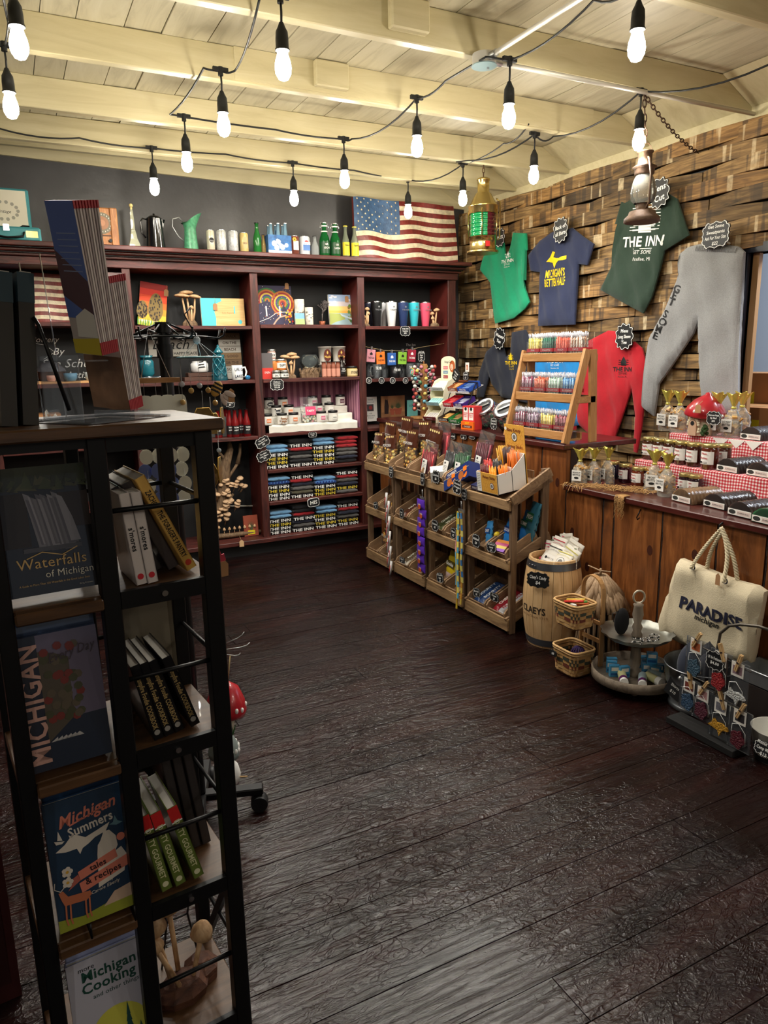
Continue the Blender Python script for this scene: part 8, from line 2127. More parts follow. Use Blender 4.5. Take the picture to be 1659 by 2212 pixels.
 # ---------------- black metal book rack in the left foreground ----------------
random.seed(61)
PH=math.radians(6);TX,TY=.335,1.38
TU=Vector((math.cos(PH),math.sin(PH),0));TN=Vector((-math.sin(PH),math.cos(PH),0))
def TW(s,d,z):return Vector((TX,TY,z))+TU*s+TN*d
def onT(px,py,d=0):
 r=ray(px,py);o=Vector((0,0,EYE));t_=((TW(0,d,0)-o).dot(TN))/r.dot(TN);q=o+r*t_;return((q-TW(0,0,0)).dot(TU),q.z)
BM=mat('rack_black_metal',(17,17,19),.42,.3)
RWD2=wood('rustic_shelf',[(.15,(40,26,15)),(.4,(72,48,28)),(.65,(98,68,42)),(.9,(122,90,58))],'x',2.0,.45,9,.1,.2,coat=.1)
t=thing('book_rack','black metal book rack with rustic wooden shelves in the left foreground','book rack',(TX,TY,0),PH)
W0,D0=-.402,.285
LV=[.10,.455,.80,1.13];ZT=1.443
def tp(g,nm):return g.build(nm,t)
for x0,x1,y0_,y1_ in((-.035,0,0,.03),(-.228,-.195,0,.03),(W0,W0+.028,0,.03),(-.03,0,D0-.03,D0),(W0,W0+.028,D0-.03,D0),(-.222,-.197,D0-.03,D0)):
 g=G();g.box(x0,x1,y0_,y1_,0.0,ZT-.022,BM,bv=.002);tp(g,'post')
g=G();g.box(W0-.03,.02,-.015,D0+.015,ZT-.022,ZT,RWD2,bv=.003);tp(g,'top_board')
g=G();g.box(-.195,-.035,.004,.026,ZT-.05,ZT-.022,BM);tp(g,'rail');g=G();g.box(W0+.028,-.228,.004,.026,ZT-.04,ZT-.022,BM);tp(g,'rail')
for z in LV:
 g=G();g.box(W0+.002,-.002,.012 if True else 0,D0-.005,z-.02,z,RWD2,bv=.002);tp(g,'shelf')
 g=G();g.box(-.195,-.035,.0,.012,z-.03,z+.004,BM);tp(g,'rail')
 g=G();g.box(W0+.028,-.228,-.012,.012,z-.022,z,RWD2,bv=.003);tp(g,'shelf_lip')
 g=G();g.box(-.018,-.004,.03,D0-.03,z-.03,z-.002,BM);tp(g,'side_rail')
 g=G();g.tube([(-.195,.012,z+.155),(-.035,.012,z+.155)],.005,BM,8);tp(g,'guard_bar')
 g=G();g.tube([(-.012,.03,z+.155),(-.012,D0-.03,z+.155)],.005,BM,8);tp(g,'guard_bar')
 g=G();g.tube([(-.197,D0-.015,z+.155),(-.03,D0-.015,z+.155)],.005,BM,8);tp(g,'guard_bar')
 g=G();g.cyl(.006,0,.003,CHROME,10,TR(-.115,-.001,z-.013,rx=PI/2));tp(g,'bolt')
g=G();g.beam((-.012,D0-.04,LV[0]+.02),(-.012,.05,LV[0]+.31),.01,.02,BM);tp(g,'brace')
g=G();g.beam((-.05,D0-.02,LV[1]+.02),(-.19,D0-.02,LV[1]+.3),.01,.016,BM);tp(g,'brace')
# face-out books
def cover_book(s0,s1,z0,z1,d,th,lean,cc,fn,lab,name='book',cat='book',pages=(214,208,196),rzz=0.0):
 """book standing face out on the rack: front corners given along the rack"""
 W_=s1-s0;H_=(z1-z0)/math.cos(lean)
 t2=thing(name,lab,cat,TW((s0+s1)/2,d,z0),rot=(-lean,0,PH+rzz))
 m=mat('cover_%d_%d_%d'%cc,cc,.22,coat=.5)
 g=G();g.box(-W_/2,W_/2,0,.002,0,H_,m);g.box(-W_/2,W_/2,th-.002,th,0,H_,m);g.box(-W_/2,-W_/2+.003,0,th,0,H_,m)
 g.T=Matrix.Translation((0,-.0006,0));fn(g,W_,H_);g.T=None
 g.build('cover',t2);g=G();g.box(-W_/2+.003,W_/2-.003,.002,th-.002,.002,H_-.003,mat('pages_%d'%pages[0],pages,.8));g.build('pages',t2)
 return t2
def mt(n,c,r=.35):return mat('ink_'+n,c,r,coat=.3)
def cv_water(g,W,H):
 g.rect(-W/2,W/2,H*.86,H,0,mt('w_green',(44,50,34)))
 for k in range(26):g.face([(x+random.uniform(-.01,.01),z)for x,z in((-W*.5+W*k/26-.01,H*random.uniform(.8,.86)),(-W*.5+W*k/26+.016,H*random.uniform(.8,.86)),(-W*.5+W*k/26,H*random.uniform(.86,.97)))],-.0001*k-.0002,mt('w_leaf%d'%(k%3),[(56,64,38),(38,44,32),(70,70,46)][k%3]))
 g.rect(-W/2,-W*.2,H*.38,H*.8,-.0004,mt('w_rock',(34,26,24)));g.rect(W*.16,W/2,H*.5,H*.78,-.0004,mt('w_rock2',(42,32,30)))
 for k in range(15):
  x=-W*.2+W*.36*k/14;top=H*(.8-.05*abs(math.sin(k*1.3)));bot=H*(.36+.03*math.sin(k))
  mm=mt('w_fall%d'%(k%4),[(112,110,118),(84,82,92),(134,132,140),(96,94,102)][k%4]);g.face([(x-.004,top),(x+.006,top-.005),(x+.012+W*.05,(top+bot)/2),(x+.02+W*.06,bot),(x+.006+W*.04,bot),(x+W*.03,(top+bot)/2)],-.0006-.0001*k,mm)
 g.rect(-W*.3,W*.36,H*.335,H*.37,-.0024,mt('w_pool',(70,70,78)))
 GO=mt('gold',(196,160,98));g.text('Waterfalls',-W*.0,H*.25,H*.082,-.003,GO,wmax=W*.84);strip(g,[(-W*.28,H*.29),(-W*.1,H*.33),(W*.12,H*.29),(W*.3,H*.34)],.0018,-.003,GO)
 g.text('of Michigan',W*.18,H*.155,H*.055,-.003,mt('cream',(206,200,184)),wmax=W*.56);g.text('A Guide to More Than 130 Waterfalls in the Great Lakes State',0,H*.085,H*.016,-.003,MC['ink_gold'],wmax=W*.8)
 g.text('Greg Kretovic',W*.35,H*.04,H*.012,-.003,MC['ink_cream'])
cover_book(-.372,-.225,1.147,1.372,.03,.022,.16,(22,20,22),cv_water,'book titled Waterfalls of Michigan on the top shelf of the rack')
def cv_every(g,W,H):
 g.rect(-W/2,-W*.2,0,H,0,mt('e_side',(26,32,50)));g.rect(-W*.2,W/2,H*.35,H,-.0002,mt('e_sky',(96,88,110)))
 g.rect(-W*.2,W/2,0,H*.35,-.0004,mt('e_water',(22,34,54)));g.face([(-W*.2,H*.2),(W*.12,H*.35),(W*.14,H*.8),(-W*.02,H*.85),(-W*.2,H*.88)],-.0006,mt('e_cliff',(74,66,56)))
 for k in range(40):g.disc(-W*.16+W*random.uniform(0,.4),H*random.uniform(.35,.9),.008,-.0008-.00003*k,mt('e_tree%d'%(k%3),[(64,64,44),(110,40,36),(84,74,60)][k%3]),n=7)
 for k in range(6):g.face([(-W*.18+W*.05*k,H*.2),(-W*.1+W*.05*k,H*.23),(-W*.1+W*.06*k,H*.2)],-.0022,mt('e_foam',(170,168,168)))
 # big vertical title
 h=G();h.text('MICHIGAN',0,0,W*.235,0,mt('e_rose',(186,144,132)),st='b',wmax=H*.9)
 for v in h.v:x,z=v.x,v.z;v.x=-W*.32-z;v.z=H*.5+x;v.y=-.0032
 g.v+=h.v;o=len(g.v)-len(h.v);
 if h.mats[0]not in g.mats:g.mats.append(h.mats[0])
 g.f+=[tuple(i+o for i in f)for f in h.f];g.mi+=[g.mats.index(h.mats[0])]*len(h.f);g.sm+=h.sm
 g.text('Every Day',W*.17,H*.84,H*.07,-.003,mt('e_dark',(60,48,60)),shear=.4,rot=.15,wmax=W*.55)
def cv_plain(c):return lambda g,W,H:None
for i in range(2,-1,-1):
 cover_book(-.387+.003*i,-.236+.003*i,.817,1.065+.012*i,.014+.026*i,.02,.16,[(60,72,100),(76,92,126),(80,96,130)][i],cv_every if i==0 else cv_plain(0),['front copy of the book titled Michigan Every Day','second copy of Michigan Every Day behind the front one','rear copy of Michigan Every Day, topmost edge showing'][i])
def cv_summer(g,W,H):
 g.rect(-W/2,W/2,0,H,0,mt('s_navy',(30,52,76)));PKc=mt('s_pink',(206,120,100));CRc=mt('s_cream',(206,196,184))
 g.text('Michigan',0,H*.86,H*.09,-.001,PKc,shear=.35,rot=.12,wmax=W*.72,st='b');strip(g,[(-W*.22,H*.79),(W*.3,H*.87)],.003,-.001,PKc)
 g.text('Summers',W*.03,H*.755,H*.072,-.001,CRc,rot=.12,wmax=W*.56,st='b')
 up=[(-.42,.62),(-.3,.66),(-.2,.72),(-.14,.7),(-.05,.665),(.1,.69),(.26,.72),(.2,.66),(.06,.64),(-.02,.61),(-.1,.59),(-.14,.55),(-.17,.6),(-.3,.6)]
 g.face([(x*W,z*H)for x,z in up],-.001,CRc)
 lp=[(.06,.5),(.08,.57),(.12,.6),(.17,.66),(.24,.66),(.31,.6),(.32,.52),(.28,.48),(.36,.5),(.42,.42),(.38,.36),(.36,.3),(.02,.24),(.04,.36)]
 g.face([(x*W,z*H)for x,z in lp],-.0012,CRc)
 g.face([(-.2*W,H*.42),(.28*W,H*.5),(.3*W,H*.43),(-.18*W,H*.35)],-.0016,PKc);g.face([(-.2*W,H*.33),(.44*W,H*.43),(.42*W,H*.34),(-.18*W,H*.25)],-.0018,PKc)
 g.face([(-.2*W,H*.4),(-.36*W,H*.36),(-.3*W,H*.33),(-.34*W,H*.3),(-.18*W,H*.35)],-.0014,mt('s_pink2',(170,92,80)));g.face([(.42*W,H*.42),(.48*W,H*.38),(.44*W,H*.36),(.47*W,H*.33),(.42*W,H*.34)],-.0014,MC['ink_s_pink2'])
 DT=mt('s_text',(44,26,30));g.text('tales',.05*W,H*.425,H*.045,-.0022,DT,rot=.13,st='b');g.text('& recipes',.1*W,H*.34,H*.048,-.0022,DT,rot=.13,st='b',wmax=W*.5)
 g.text('Edited by',.12*W,H*.27,H*.018,-.002,CRc,rot=.1);g.text('Carole Eberly',.1*W,H*.235,H*.026,-.002,CRc,rot=.12,shear=.2)
 g.face([(-W/2,0),(W/2,0),(W/2,H*.13),(W*.1,H*.1),(-W*.2,H*.07),(-W/2,H*.1)],-.001,mt('s_grass',(140,146,50)));g.face([(W*.05,H*.08),(W*.5,H*.09),(W*.5,H*.2),(W*.2,H*.17)],-.0014,mt('s_sand',(186,160,140)))
 dx,dz=-.27*W,.13*H;BRd=mt('s_deer',(180,104,72))
 g.face([(dx-.02,dz+.018),(dx+.02,dz+.014),(dx+.03,dz+.022),(dx+.028,dz+.03),(dx-.012,dz+.034),(dx-.02,dz+.048),(dx-.028,dz+.046),(dx-.024,dz+.03)],-.0022,BRd)
 for q in(-.018,-.01,.018,.025):strip(g,[(dx+q,dz+.018),(dx+q-.002,dz-.01),(dx+q,dz-.022)],.003,-.0024,BRd)
 for s in(-1,1):strip(g,[(dx-.024,dz+.048),(dx-.024+s*.01,dz+.056),(dx-.024+s*.008,dz+.068)],.0015,-.0024,CRc)
 for fx,fz in((-.32,.45),(-.33,.37)):
  for k in range(5):a=k*2*PI/5;g.disc(fx*W+.006*math.cos(a),fz*H+.006*math.sin(a),.0048,-.002-.0001*k,CRc,n=7)
  g.disc(fx*W,fz*H,.003,-.003,mt('s_yel',(206,160,60)),n=7)
 g.face([(-.42*W,H*.71),(-.3*W,H*.69),(-.33*W,H*.675),(-.4*W,H*.68)],-.002,CRc);g.face([(-.38*W,H*.71),(-.36*W,H*.78),(-.32*W,H*.7)],-.002,CRc)
 g.face([(.25*W,H*.7),(.34*W,H*.68),(.42*W,H*.69),(.36*W,H*.71),(.33*W,H*.76),(.3*W,H*.71)],-.002,mt('s_fish',(96,130,140)));g.disc(.37*W,H*.58,.008,-.002,PKc)
for i in range(2,-1,-1):
 cover_book(-.366+.004*i,-.214+.006*i,.472,.722+.008*i,.014+.022*i,.016,.18,(36,62,96),cv_summer if i==0 else cv_plain(0),['front copy of the book titled Michigan Summers tales and recipes','second copy of Michigan Summers just behind the front one','rear copy of Michigan Summers'][i])
for s_ in(-.315,-.232):
 g=G();g.tube([(0,-.012,.035),(0,-.014,.004),(0,.03,.003)],.0022,BM,6);g.build('book_hook',loc=TW(s_,-.004,.457),rz=PH,label='black wire prong holding the Michigan Summers books, %s'%('left' if s_<-.3 else 'right'),cat='hook')
def cv_cook(g,W,H):
 g.rect(-W/2,W/2,0,H,0,mt('c_lilac',(178,176,188)));DG=mt('c_green',(30,70,60))
 g.disc(W*.05,H*.28,W*.37,-.0006,mt('c_sun',(200,196,80)),n=30)
 g.text('more',-W*.26,H*.93,H*.04,-.001,INK);g.text('Michigan',.02*W,H*.86,H*.085,-.001,DG,st='b',wmax=W*.82);g.text('Cooking',0,H*.755,H*.085,-.001,DG,st='b',wmax=W*.74);g.text('and other things',W*.08,H*.665,H*.038,-.001,DG,wmax=W*.62)
 for x,h in((-.2,.4),(.18,.55),(.0,.3),(-.42,.35),(.42,.5),(.32,.3)):
  for k in range(7):g.face([(x*W-W*.1*(1-k/8),H*(.02+h*k/9)),(x*W+W*.1*(1-k/8),H*(.02+h*k/9)),(x*W,H*(.02+h*(k+2)/9))],-.0012-.0001*k,mt('c_tree',(36,76,72)))
 g.rect(-W/2,W/2,0,H*.12,-.003,mt('c_base',(20,74,70)))
for i in range(1,-1,-1):cover_book(-.362+.004*i,-.208+.004*i,.117,.36+.007*i,.014+.02*i,.015,.16,(150,156,190),cv_cook if i==0 else cv_plain(0),['front copy of the book titled more Michigan Cooking','second copy of more Michigan Cooking behind the front one'][i])
# spine-out leaning books
def spine_book(s,d,z,th,dep,h,lean,cc,txt,lab,tc=INK,pages=True,toph=0,topc=None,dot=None,group=None,th_=.0):
 t2=thing('book',lab,'book',TW(s,d,z),rot=(0,-lean,PH),group=group);m=mat('spine_%d_%d_%d'%cc,cc,.35,coat=.3)
 g=G();g.box(0,.0018,0,dep,0,h,m);g.box(th-.0018,th,0,dep,0,h,m);g.box(0,th,0,.0018,0,h,m)
 if toph:g.rect(0,th,h-toph,h,-.0006,mat('spine_%d_%d_%d'%topc,topc,.4));g.rect(0,th,h-toph-.003,h-toph,-.0007,WHITE)
 if dot:g.disc(th/2,.016,th*.3,-.0008,mat('spine_dot_%d_%d'%dot[:2],dot,.5))
 hh=G();hh.text(txt,0,0,th*.5,0,tc,st='b',wmax=h*.72)
 for v in hh.v:x,zz=v.x,v.z;v.x=th/2+zz;v.z=h*.5-x;v.y=-.0012
 g.build('cover',t2);hh.build('spine_title',t2)
 g=G();g.box(.002,th-.002,.002,dep-.002,.002,h-.002,mat('pages_210',(210,204,194),.8));g.build('pages',t2);return t2
Z3=LV[3]+.0008
for i,s_ in enumerate((-.158,-.137)):spine_book(s_,.03,Z3+.001,.020,.13,.18,.10,(204,194,190),"s'mores","white spined book titled s'mores, %s of two"%['left','right'][i],toph=0,dot=(190,40,50))
spine_book(-.105,.1,Z3+.003,.017,.15,.19,.38,(60,56,58),' ','grey book leaning left of the yellow cookbook with pages up',pages=True)
spine_book(-.078,.09,Z3+.003,.022,.15,.20,.40,(70,62,62),' ','second grey book leaning against the yellow cookbook')
spine_book(-.050,.06,Z3+.003,.0215,.16,.215,.42,(212,168,84),"ZACHOS   THE FORAGER'S PANTRY","yellow spined book titled The Forager's Pantry",dot=(206,70,50))
Z2=LV[2]+.0008
for i in range(4):spine_book(-.152+.0225*i+(.012 if i==3 else 0),.03+.004*i,Z2+.003,.0195,.15,.17,.2+.03*i,(16,15,18),'Campfire Foodie COOKBOOK','black spined Campfire Foodie cookbook, %s from the left'%['first','second','third','fourth'][i],tc=mat('spine_gold',(170,146,96),.4),dot=(150,146,140))
cover_book(-.17,-.045,LV[2]+.001,LV[2]+.275,.2,.02,.05,(92,84,70),lambda g,W,H:(g.rect(-W/2,W/2,H*.94,H,0,BLACK),g.rect(-W*.42,W*.42,H*.1,H*.88,-.0004,mt('b_tan',(112,104,88)))),'large tan patterned book standing at the back of the second shelf')
Z1=LV[1]+.0008
for i in range(3):spine_book(-.165+.0295*i+(.01 if i==2 else 0),.03,Z1+.003,.022,.15,.19,.18+.03*i,(96,112,50),'DIRTY GOURMET','green spined Dirty Gourmet cookbook with red top, %s'%['left','middle','right'][i],tc=mat('spine_pale',(206,204,160),.4),toph=.035,topc=(190,40,40),dot=(210,206,170))
for i in range(3):spine_book(-.09+.024*i,.13,Z1+.003,.019,.14,.24,.12,(56,50,50),' ','dark book standing behind the green cookbooks, %s'%['left','middle','right'][i])
p=TW(-.12,.12,LV[0]+.001)
random.seed(71)
BURL=wood('burl',[(.2,(44,24,16)),(.5,(84,50,34)),(.8,(120,78,54))],'x',8,.7,4,.1,.5)
t2=thing('mushroom_carving','carved mushrooms on a dark burl at the bottom of the book rack','mushroom carving',p,PH)
g=G();g.lathe([(.06,0),(.065,.02),(.045,.045),(.02,.055)],BURL,9,sy=.7,smooth=False);g.lathe([(.04,0),(.042,.03),(.02,.05),(.001,.052)],BURL,8,TR(.055,.03,0),smooth=False);g.build('burl',t2)
for x,y,h,r,lx in((-.02,0,.2,.03,-.03),(.0,.02,.22,.026,-.01),(.02,-.01,.14,.026,.03),(-.005,-.02,.17,.022,-.05)):
 g=G();g.tube([(x,y,.03),(x+lx*.5,y,h*.6),(x+lx,y,h)],.006,WMUSH,7);g.build('stem',t2);g=G();g.lathe([(r*.5,-.004),(r,.002),(r*.9,r*.8),(r*.5,r*1.3),(.001,r*1.5)],WMUSH,14,TR(x+lx,y,h,ry=lx*8));g.build('cap',t2)
g=G();e=[(-.05,.0,.24),(-.03,0,.12),(-.06,.04,0)];g.tube([(-.04,.05,.0),(-.02,.04,.13),(-.05,.03,.25)],.0025,BM,5);g.tube([(.05,.05,.0),(.03,.04,.13),(.05,.03,.25)],.0025,BM,5);g.tube([(-.02,.04,.13),(.03,.04,.13)],.0025,BM,5);g.build('wire_easel',loc=TW(-.1,.17,LV[0]+.001),rz=PH,label='empty black wire easel behind the carved mushrooms in the rack',cat='easel')
# things on top of the rack
for i,(s_,hh)in enumerate(((-.330,.262),(-.296,.262))):
 t2=thing('book',['dark book with slate blue cover top at the far left on the rack top','dark book with slate blue cover top beside another on the rack top'][i],'book',TW(s_-.005,.08,ZT+.001),rot=(-.06,.09,PH+.12))
 g=G();g.box(-.013,.013,0,.19,0,hh,mat('book_charcoal',(44,42,42),.35,coat=.3));g.box(-.0136,.0136,-.0008,.191,hh-.05,hh+.0005,mat('book_slate',(44,70,84),.35));g.build('cover',t2)
 g=G();g.box(-.009,.009,.0,.188,hh,hh+.002,mat('pages_210',(210,204,194),.8));g.build('pages',t2)
g=G()
a=onT(70,690,.06);b=onT(150,893,.06);c=onT(45,895,.06)
def P3(px,py,d):s_,z=onT(px,py,d);return TW(s_,d,z)-TW(0,0,ZT)
g.tube([P3(48,893,.10),P3(62,730,.10),P3(66,695,.10),P3(74,688,.09),P3(84,705,.08),P3(150,888,.06)],.0035,BM,7);g.tube([P3(30,898,.12),P3(55,720,.1),P3(68,690,.1)],.003,BM,6)
g.build('wire_easel',loc=TW(0,0,ZT+.001),label='black wire easel propping the dark books on the rack top',cat='easel')
# fanned booklets in a clear acrylic stand
ACR=glass('acrylic',(214,222,232),.04,.22)
def booklets(nm,s_,d,z,n,H_,D_,lean,rzz,w0,w1,face_fn,labs):
 base=Matrix.Translation(TW(s_,d,z))@Matrix.Rotation(PH+rzz,4,'Z')@Matrix.Rotation(-lean,4,'Y')@Matrix.Rotation(.10,4,'X')
 for i in range(n):
  a=(w1-w0)/H_*((i/(n-1))-.5)
  M_=base@Matrix.Translation((w0*(i/(n-1)),0,0))@Matrix.Rotation(a,4,'Y')
  g=G();th=w0/n*.8
  g.box(0,th,0,D_,0,H_,mat('booklet_grey%d'%(i%3),[(196,186,182),(160,148,146),(214,206,200)][i%3],.5))
  g.box(-.0004,th+.0004,-.0008,D_,H_-.012,H_+.0004,mat('booklet_red',(160,34,40),.5));g.box(-.0004,th+.0004,-.0008,D_,0,.022,MC['booklet_red'])
  if i==0:face_fn(g,D_,H_)
  o=g.build('booklet',label=labs[1]%['nearest the label side','second','third','fourth','fifth','sixth','seventh','eighth','ninth'][i]if i else labs[0],cat='booklet',group=labs[2]);o.matrix_world=M_;o.location=M_.to_translation();o.rotation_euler=M_.to_euler()
  # the side face of a booklet is at local x=0, seen from the left: y (depth) runs away from the viewer
def sidef(g,pts,off,m):g.add([(-off,y,z)for y,z in pts],[tuple(range(len(pts)))],m)
def fA(g,D,H):
 sidef(g,[(0,H*.25),(D,H*.25),(D,H),(0,H)],.0006,mat('bk_blue',(96,122,196),.3,coat=.5));sidef(g,[(0,H*.25),(D,H*.4),(D,H*.7),(0,H*.5)],.001,mat('bk_plum',(96,70,82),.3,coat=.4))
 sidef(g,[(0,0),(D,0),(D,H*.1),(0,H*.12)],.001,mat('bk_yellow',(214,196,70),.4));sidef(g,[(D*.0,H*.12),(D*.75,H*.12),(D*.7,H*.26),(D*.3,H*.32),(0,H*.28)],.0014,PAPER)
 for k in range(7):sidef(g,[(D*.1,H*(.8-.04*k)),(D*.8,H*(.8-.04*k)),(D*.8,H*(.806-.04*k)),(D*.1,H*(.806-.04*k))],.0012,mat('bk_pale',(150,166,206),.4))
def fB(g,D,H):
 sidef(g,[(0,0),(D,0),(D,H),(0,H)],.0006,mat('bk_tan',(150,112,84),.5,var=.4,vs=20));sidef(g,[(0,H*.42),(D,H*.42),(D,H*.62),(0,H*.62)],.001,PAPER);sidef(g,[(D*.2,H*.49),(D*.8,H*.49),(D*.8,H*.54),(D*.2,H*.54)],.0014,INK);sidef(g,[(0,H*.64),(D,H*.64),(D,H*.7),(0,H*.7)],.001,mat('bk_yellow',(214,196,70),.4))
booklets('A',-.180,.03,1.562,9,.252,.062,.19,.55,.036,.052,fA,('fanned booklet with blue and plum cover, frontmost in the upper acrylic pocket','fanned red-edged booklet, %s in the upper acrylic pocket','booklets in the upper acrylic pocket'))
booklets('B',-.118,.12,1.456,9,.252,.09,.21,.60,.034,.046,fB,('fanned booklet with tan cover and white label, frontmost in the lower acrylic pocket','fanned red-edged booklet, %s in the lower acrylic pocket','booklets in the lower acrylic pocket'))
st=thing('acrylic_stand','clear acrylic two-pocket booklet stand on top of the book rack','booklet stand',TW(-.17,.1,ZT+.001),PH+.55)
g=G();g.box(-.09,.11,-.06,.12,0,.003,ACR);g.build('base_plate',st)
g=G();g.box(.03,.07,-.045,.06,.004,.016,ACR,TR(0,0,0));g.build('lower_pocket',st)
g=G();g.box(-.05,.02,.0,.1,.108,.111,ACR);g.box(-.052,-.05,.0,.1,.003,.12,ACR);g.build('upper_pocket',st)
g=G();g.tube([(-.07,.08,.002),(-.085,.08,.28)],.0012,ACR,5);g.tube([(-.02,.08,.002),(-.04,.08,.3)],.0012,ACR,5);g.build('edge_rod',st)
g=G();g.box(-.012,.012,-.012,.012,0,.02,glass('crystal',(220,226,230),.02,.4),bv=.004);g.build('glass_block',loc=TW(onT(50,895,.15)[0],.15,ZT+.001),rz=.4,label='small clear glass block on the rack top beside the dark books',cat='glass block')
# ---------------- spinning hook rack with wind chimes ----------------
PX_,PY_=.432,2.30
t=thing('spinner_rack','black spinner rack on casters with wire arms, behind the book rack','spinner rack',(PX_,PY_,0))
g=G();g.cyl(.019,.09,1.655,BM,16);g.cyl(.024,1.635,1.665,BM,16);g.cyl(.024,1.56,1.6,BM,16);g.build('pole',t)
for k in range(4):
 a=-.31+k*PI/2;T=Matrix.Rotation(a,4,'Z')
 g=G();g.box(.0,.215,-.022,.022,.062,.088,BM,T,bv=.004);g.build('base_arm',t)
 g=G();g.lathe([(.028,-.013),(.03,-.008),(.03,.008),(.028,.013)],RUB,20,T@TR(.2,0,.031,rx=PI/2));g.lathe([(.028,-.013+.018),(.03,.01),(.03,.02),(.028,.025)],RUB,20,T@TR(.2,-.006,.031,rx=PI/2));g.cyl(.008,.03,.065,BM,8,T@TR(.195,0,0));g.build('caster',t)
zr=1.635
g=G();g.tube([(.13*math.cos(a),.13*math.sin(a),zr-.015)for a in[2*PI*k/32 for k in range(32)]],.003,BM,5,closed=True);g.build('wire_ring',t)
for k in range(8):
 a=2*PI*k/8+.25;c_2,s_2=math.cos(a),math.sin(a)
 g=G();g.tube([(.02*c_2,.02*s_2,zr-.005),(.17*c_2,.17*s_2,zr-.02),(.185*c_2,.185*s_2,zr-.012),(.19*c_2,.19*s_2,zr+.01)],.003,BM,6)
 g.tube([(.02*c_2,.02*s_2,zr+.025),(.10*c_2,.10*s_2,zr-.01)],.0025,BM,5);g.build('hook_arm',t)
def SY(px,py,Y=2.16):return onY(px,py,Y)
LN=mat('nylon_line',(190,190,190),.5)
# blue disc chime
p=SY(425,735,2.12);t=thing('wind_chime','wind chime with pale blue glass disc and hanging beads','wind chime',p)
g=G();g.tube([(0,0,.02),(-.002,0,.0),(.008,0,-.002)],.002,GALV,5);g.ball((0,0,0),.011,glass('bead_clear',(220,230,236),.02,.5),10);g.tube([(0,0,.01),(-.01,0,.03),(-.03,0,.07),(-.01,0,.09)],.002,BM,5);g.build('top_bead',t)
dz=SY(430,772,2.12).z-p.z
g=G();g.lathe([(.001,-.003),(.06,-.002),(.066,0),(.06,.003),(.001,.004)],mat('chime_blue',(120,190,214),.2,coat=.5),30,TR(.004,0,dz));g.build('disc',t)
g=G()
for k in range(5):a=k*2*PI/5;g.tube([(0,0,0),(.004+.055*math.cos(a),.055*math.sin(a),dz)],.0007,LN,3)
g.build('line',t)
for(bx,by)in((393,830),(431,833),(413,844),(450,843),(395,869),(465,870)):
 q=SY(bx,by,2.12)-p;gold=by>840
 g=G();g.ball((q.x,0,q.z),.0085,mat('bead_amber',(206,168,100),.1,coat=.6)if gold else MC['bead_clear'],9);g.tube([(q.x,0,q.z),(q.x,0,dz)],.0006,LN,3);g.build('bead',t)
AMB=mat('amber_glass',(206,150,26),.12,coat=.7,var=.35,vs=80,bump=.5,bs=120)
def plate(px,py,w_,h_,lab,rz=0,Y=2.12,side=6):
 q=SY(px,py,Y);o=[(-w_*.3,h_/2),(w_*.3,h_/2),(w_/2,h_*.15),(w_/2,-h_*.15),(w_*.3,-h_/2),(-w_*.3,-h_/2),(-w_/2,-h_*.15),(-w_/2,h_*.15)]
 g=G();g.prism(o[::-1],-.002,.002,AMB);g.tube([(x,0,z)for x,z in o],.0018,mat('amber_edge',(226,180,80),.3,.6),5,closed=True);g.tube([(0,0,h_/2),(0,0,h_/2+.05)],.0007,LN,3);g.build('amber_plate',loc=q,rz=rz,label=lab,cat='glass ornament')
plate(440,905,.062,.062,'amber hexagonal glass plate hanging above the rack corner',.2)
plate(457,915,.06,.06,'darker amber glass plate behind the upper hexagon',.3,2.2)
plate(480,908,.028,.075,'narrow amber glass plate turned edgewise beside the upper hexagon',1.0,2.1)
plate(450,1028,.06,.07,'lower amber hexagonal glass plate beside the driftwood',.1,2.12)
plate(475,1015,.032,.075,'lower narrow amber glass plate before the driftwood',1.0,2.1)
for(bx,by)in((441,968),(443,986),(473,973),(448,1076),(430,978)):
 q=SY(bx,by);g=G();g.ball((0,0,0),.0075,MC['bead_clear'],9);g.tube([(0,0,0),(0,0,.06)],.0006,LN,3);g.build('crystal_bead',loc=q,label='clear crystal bead hanging on a line beside the book rack',cat='bead',group='crystal beads on the spinner rack lines')
 # capiz shell chime
CAP=mat('capiz_shell',(238,238,222),.25,coat=.4,alpha=.95);CPB=mat('capiz_blue',(96,112,170),.3,coat=.4)
p=SY(345,822,2.12);t=thing('shell_chime','wind chime of pale and blue shell discs under a wooden bar','wind chime',p)
g=G();g.box(-.075,.055,-.008,.008,-.006,.008,PINE);g.build('bar',t)
g=G();g.tube([(-.05,0,.005),(-.02,0,.14),(.03,0,.005)],.0012,LN,4);g.tube([(-.02,0,.14),(.0,0.01,1.63-p.z)],.0015,LN,4);g.build('line',t)
for k in range(4):
 g=G();x=-.045+.032*k;o=[(x+.021*math.copysign(abs(math.cos(a))**.5,math.cos(a)),-.085+.045*math.copysign(abs(math.sin(a))**.5,math.sin(a)))for a in[2*PI*q/20 for q in range(20)]];g.prism(o,-.001+.003*k,.0005+.003*k,CAP);g.tube([(x,0,-.04),(x,0,0)],.0006,LN,3);g.build('shell',t)
for r in range(5):
 for k in range(4):
  g=G();x=-.06+.034*k+.006*(r%2);z=-.17-.042*r;m=CPB if(r in(2,4)and k<3)or(r==3 and k in(1,2))else CAP
  o=[(x+.019*math.cos(a),z+.022*math.sin(a))for a in[2*PI*q/16 for q in range(16)]];g.prism(o,-.004+.003*((k+r)%3),-.0025+.003*((k+r)%3),m);g.tube([(x,0,z+.02),(x,0,z+.045)],.0006,LN,3);g.build('shell',t)
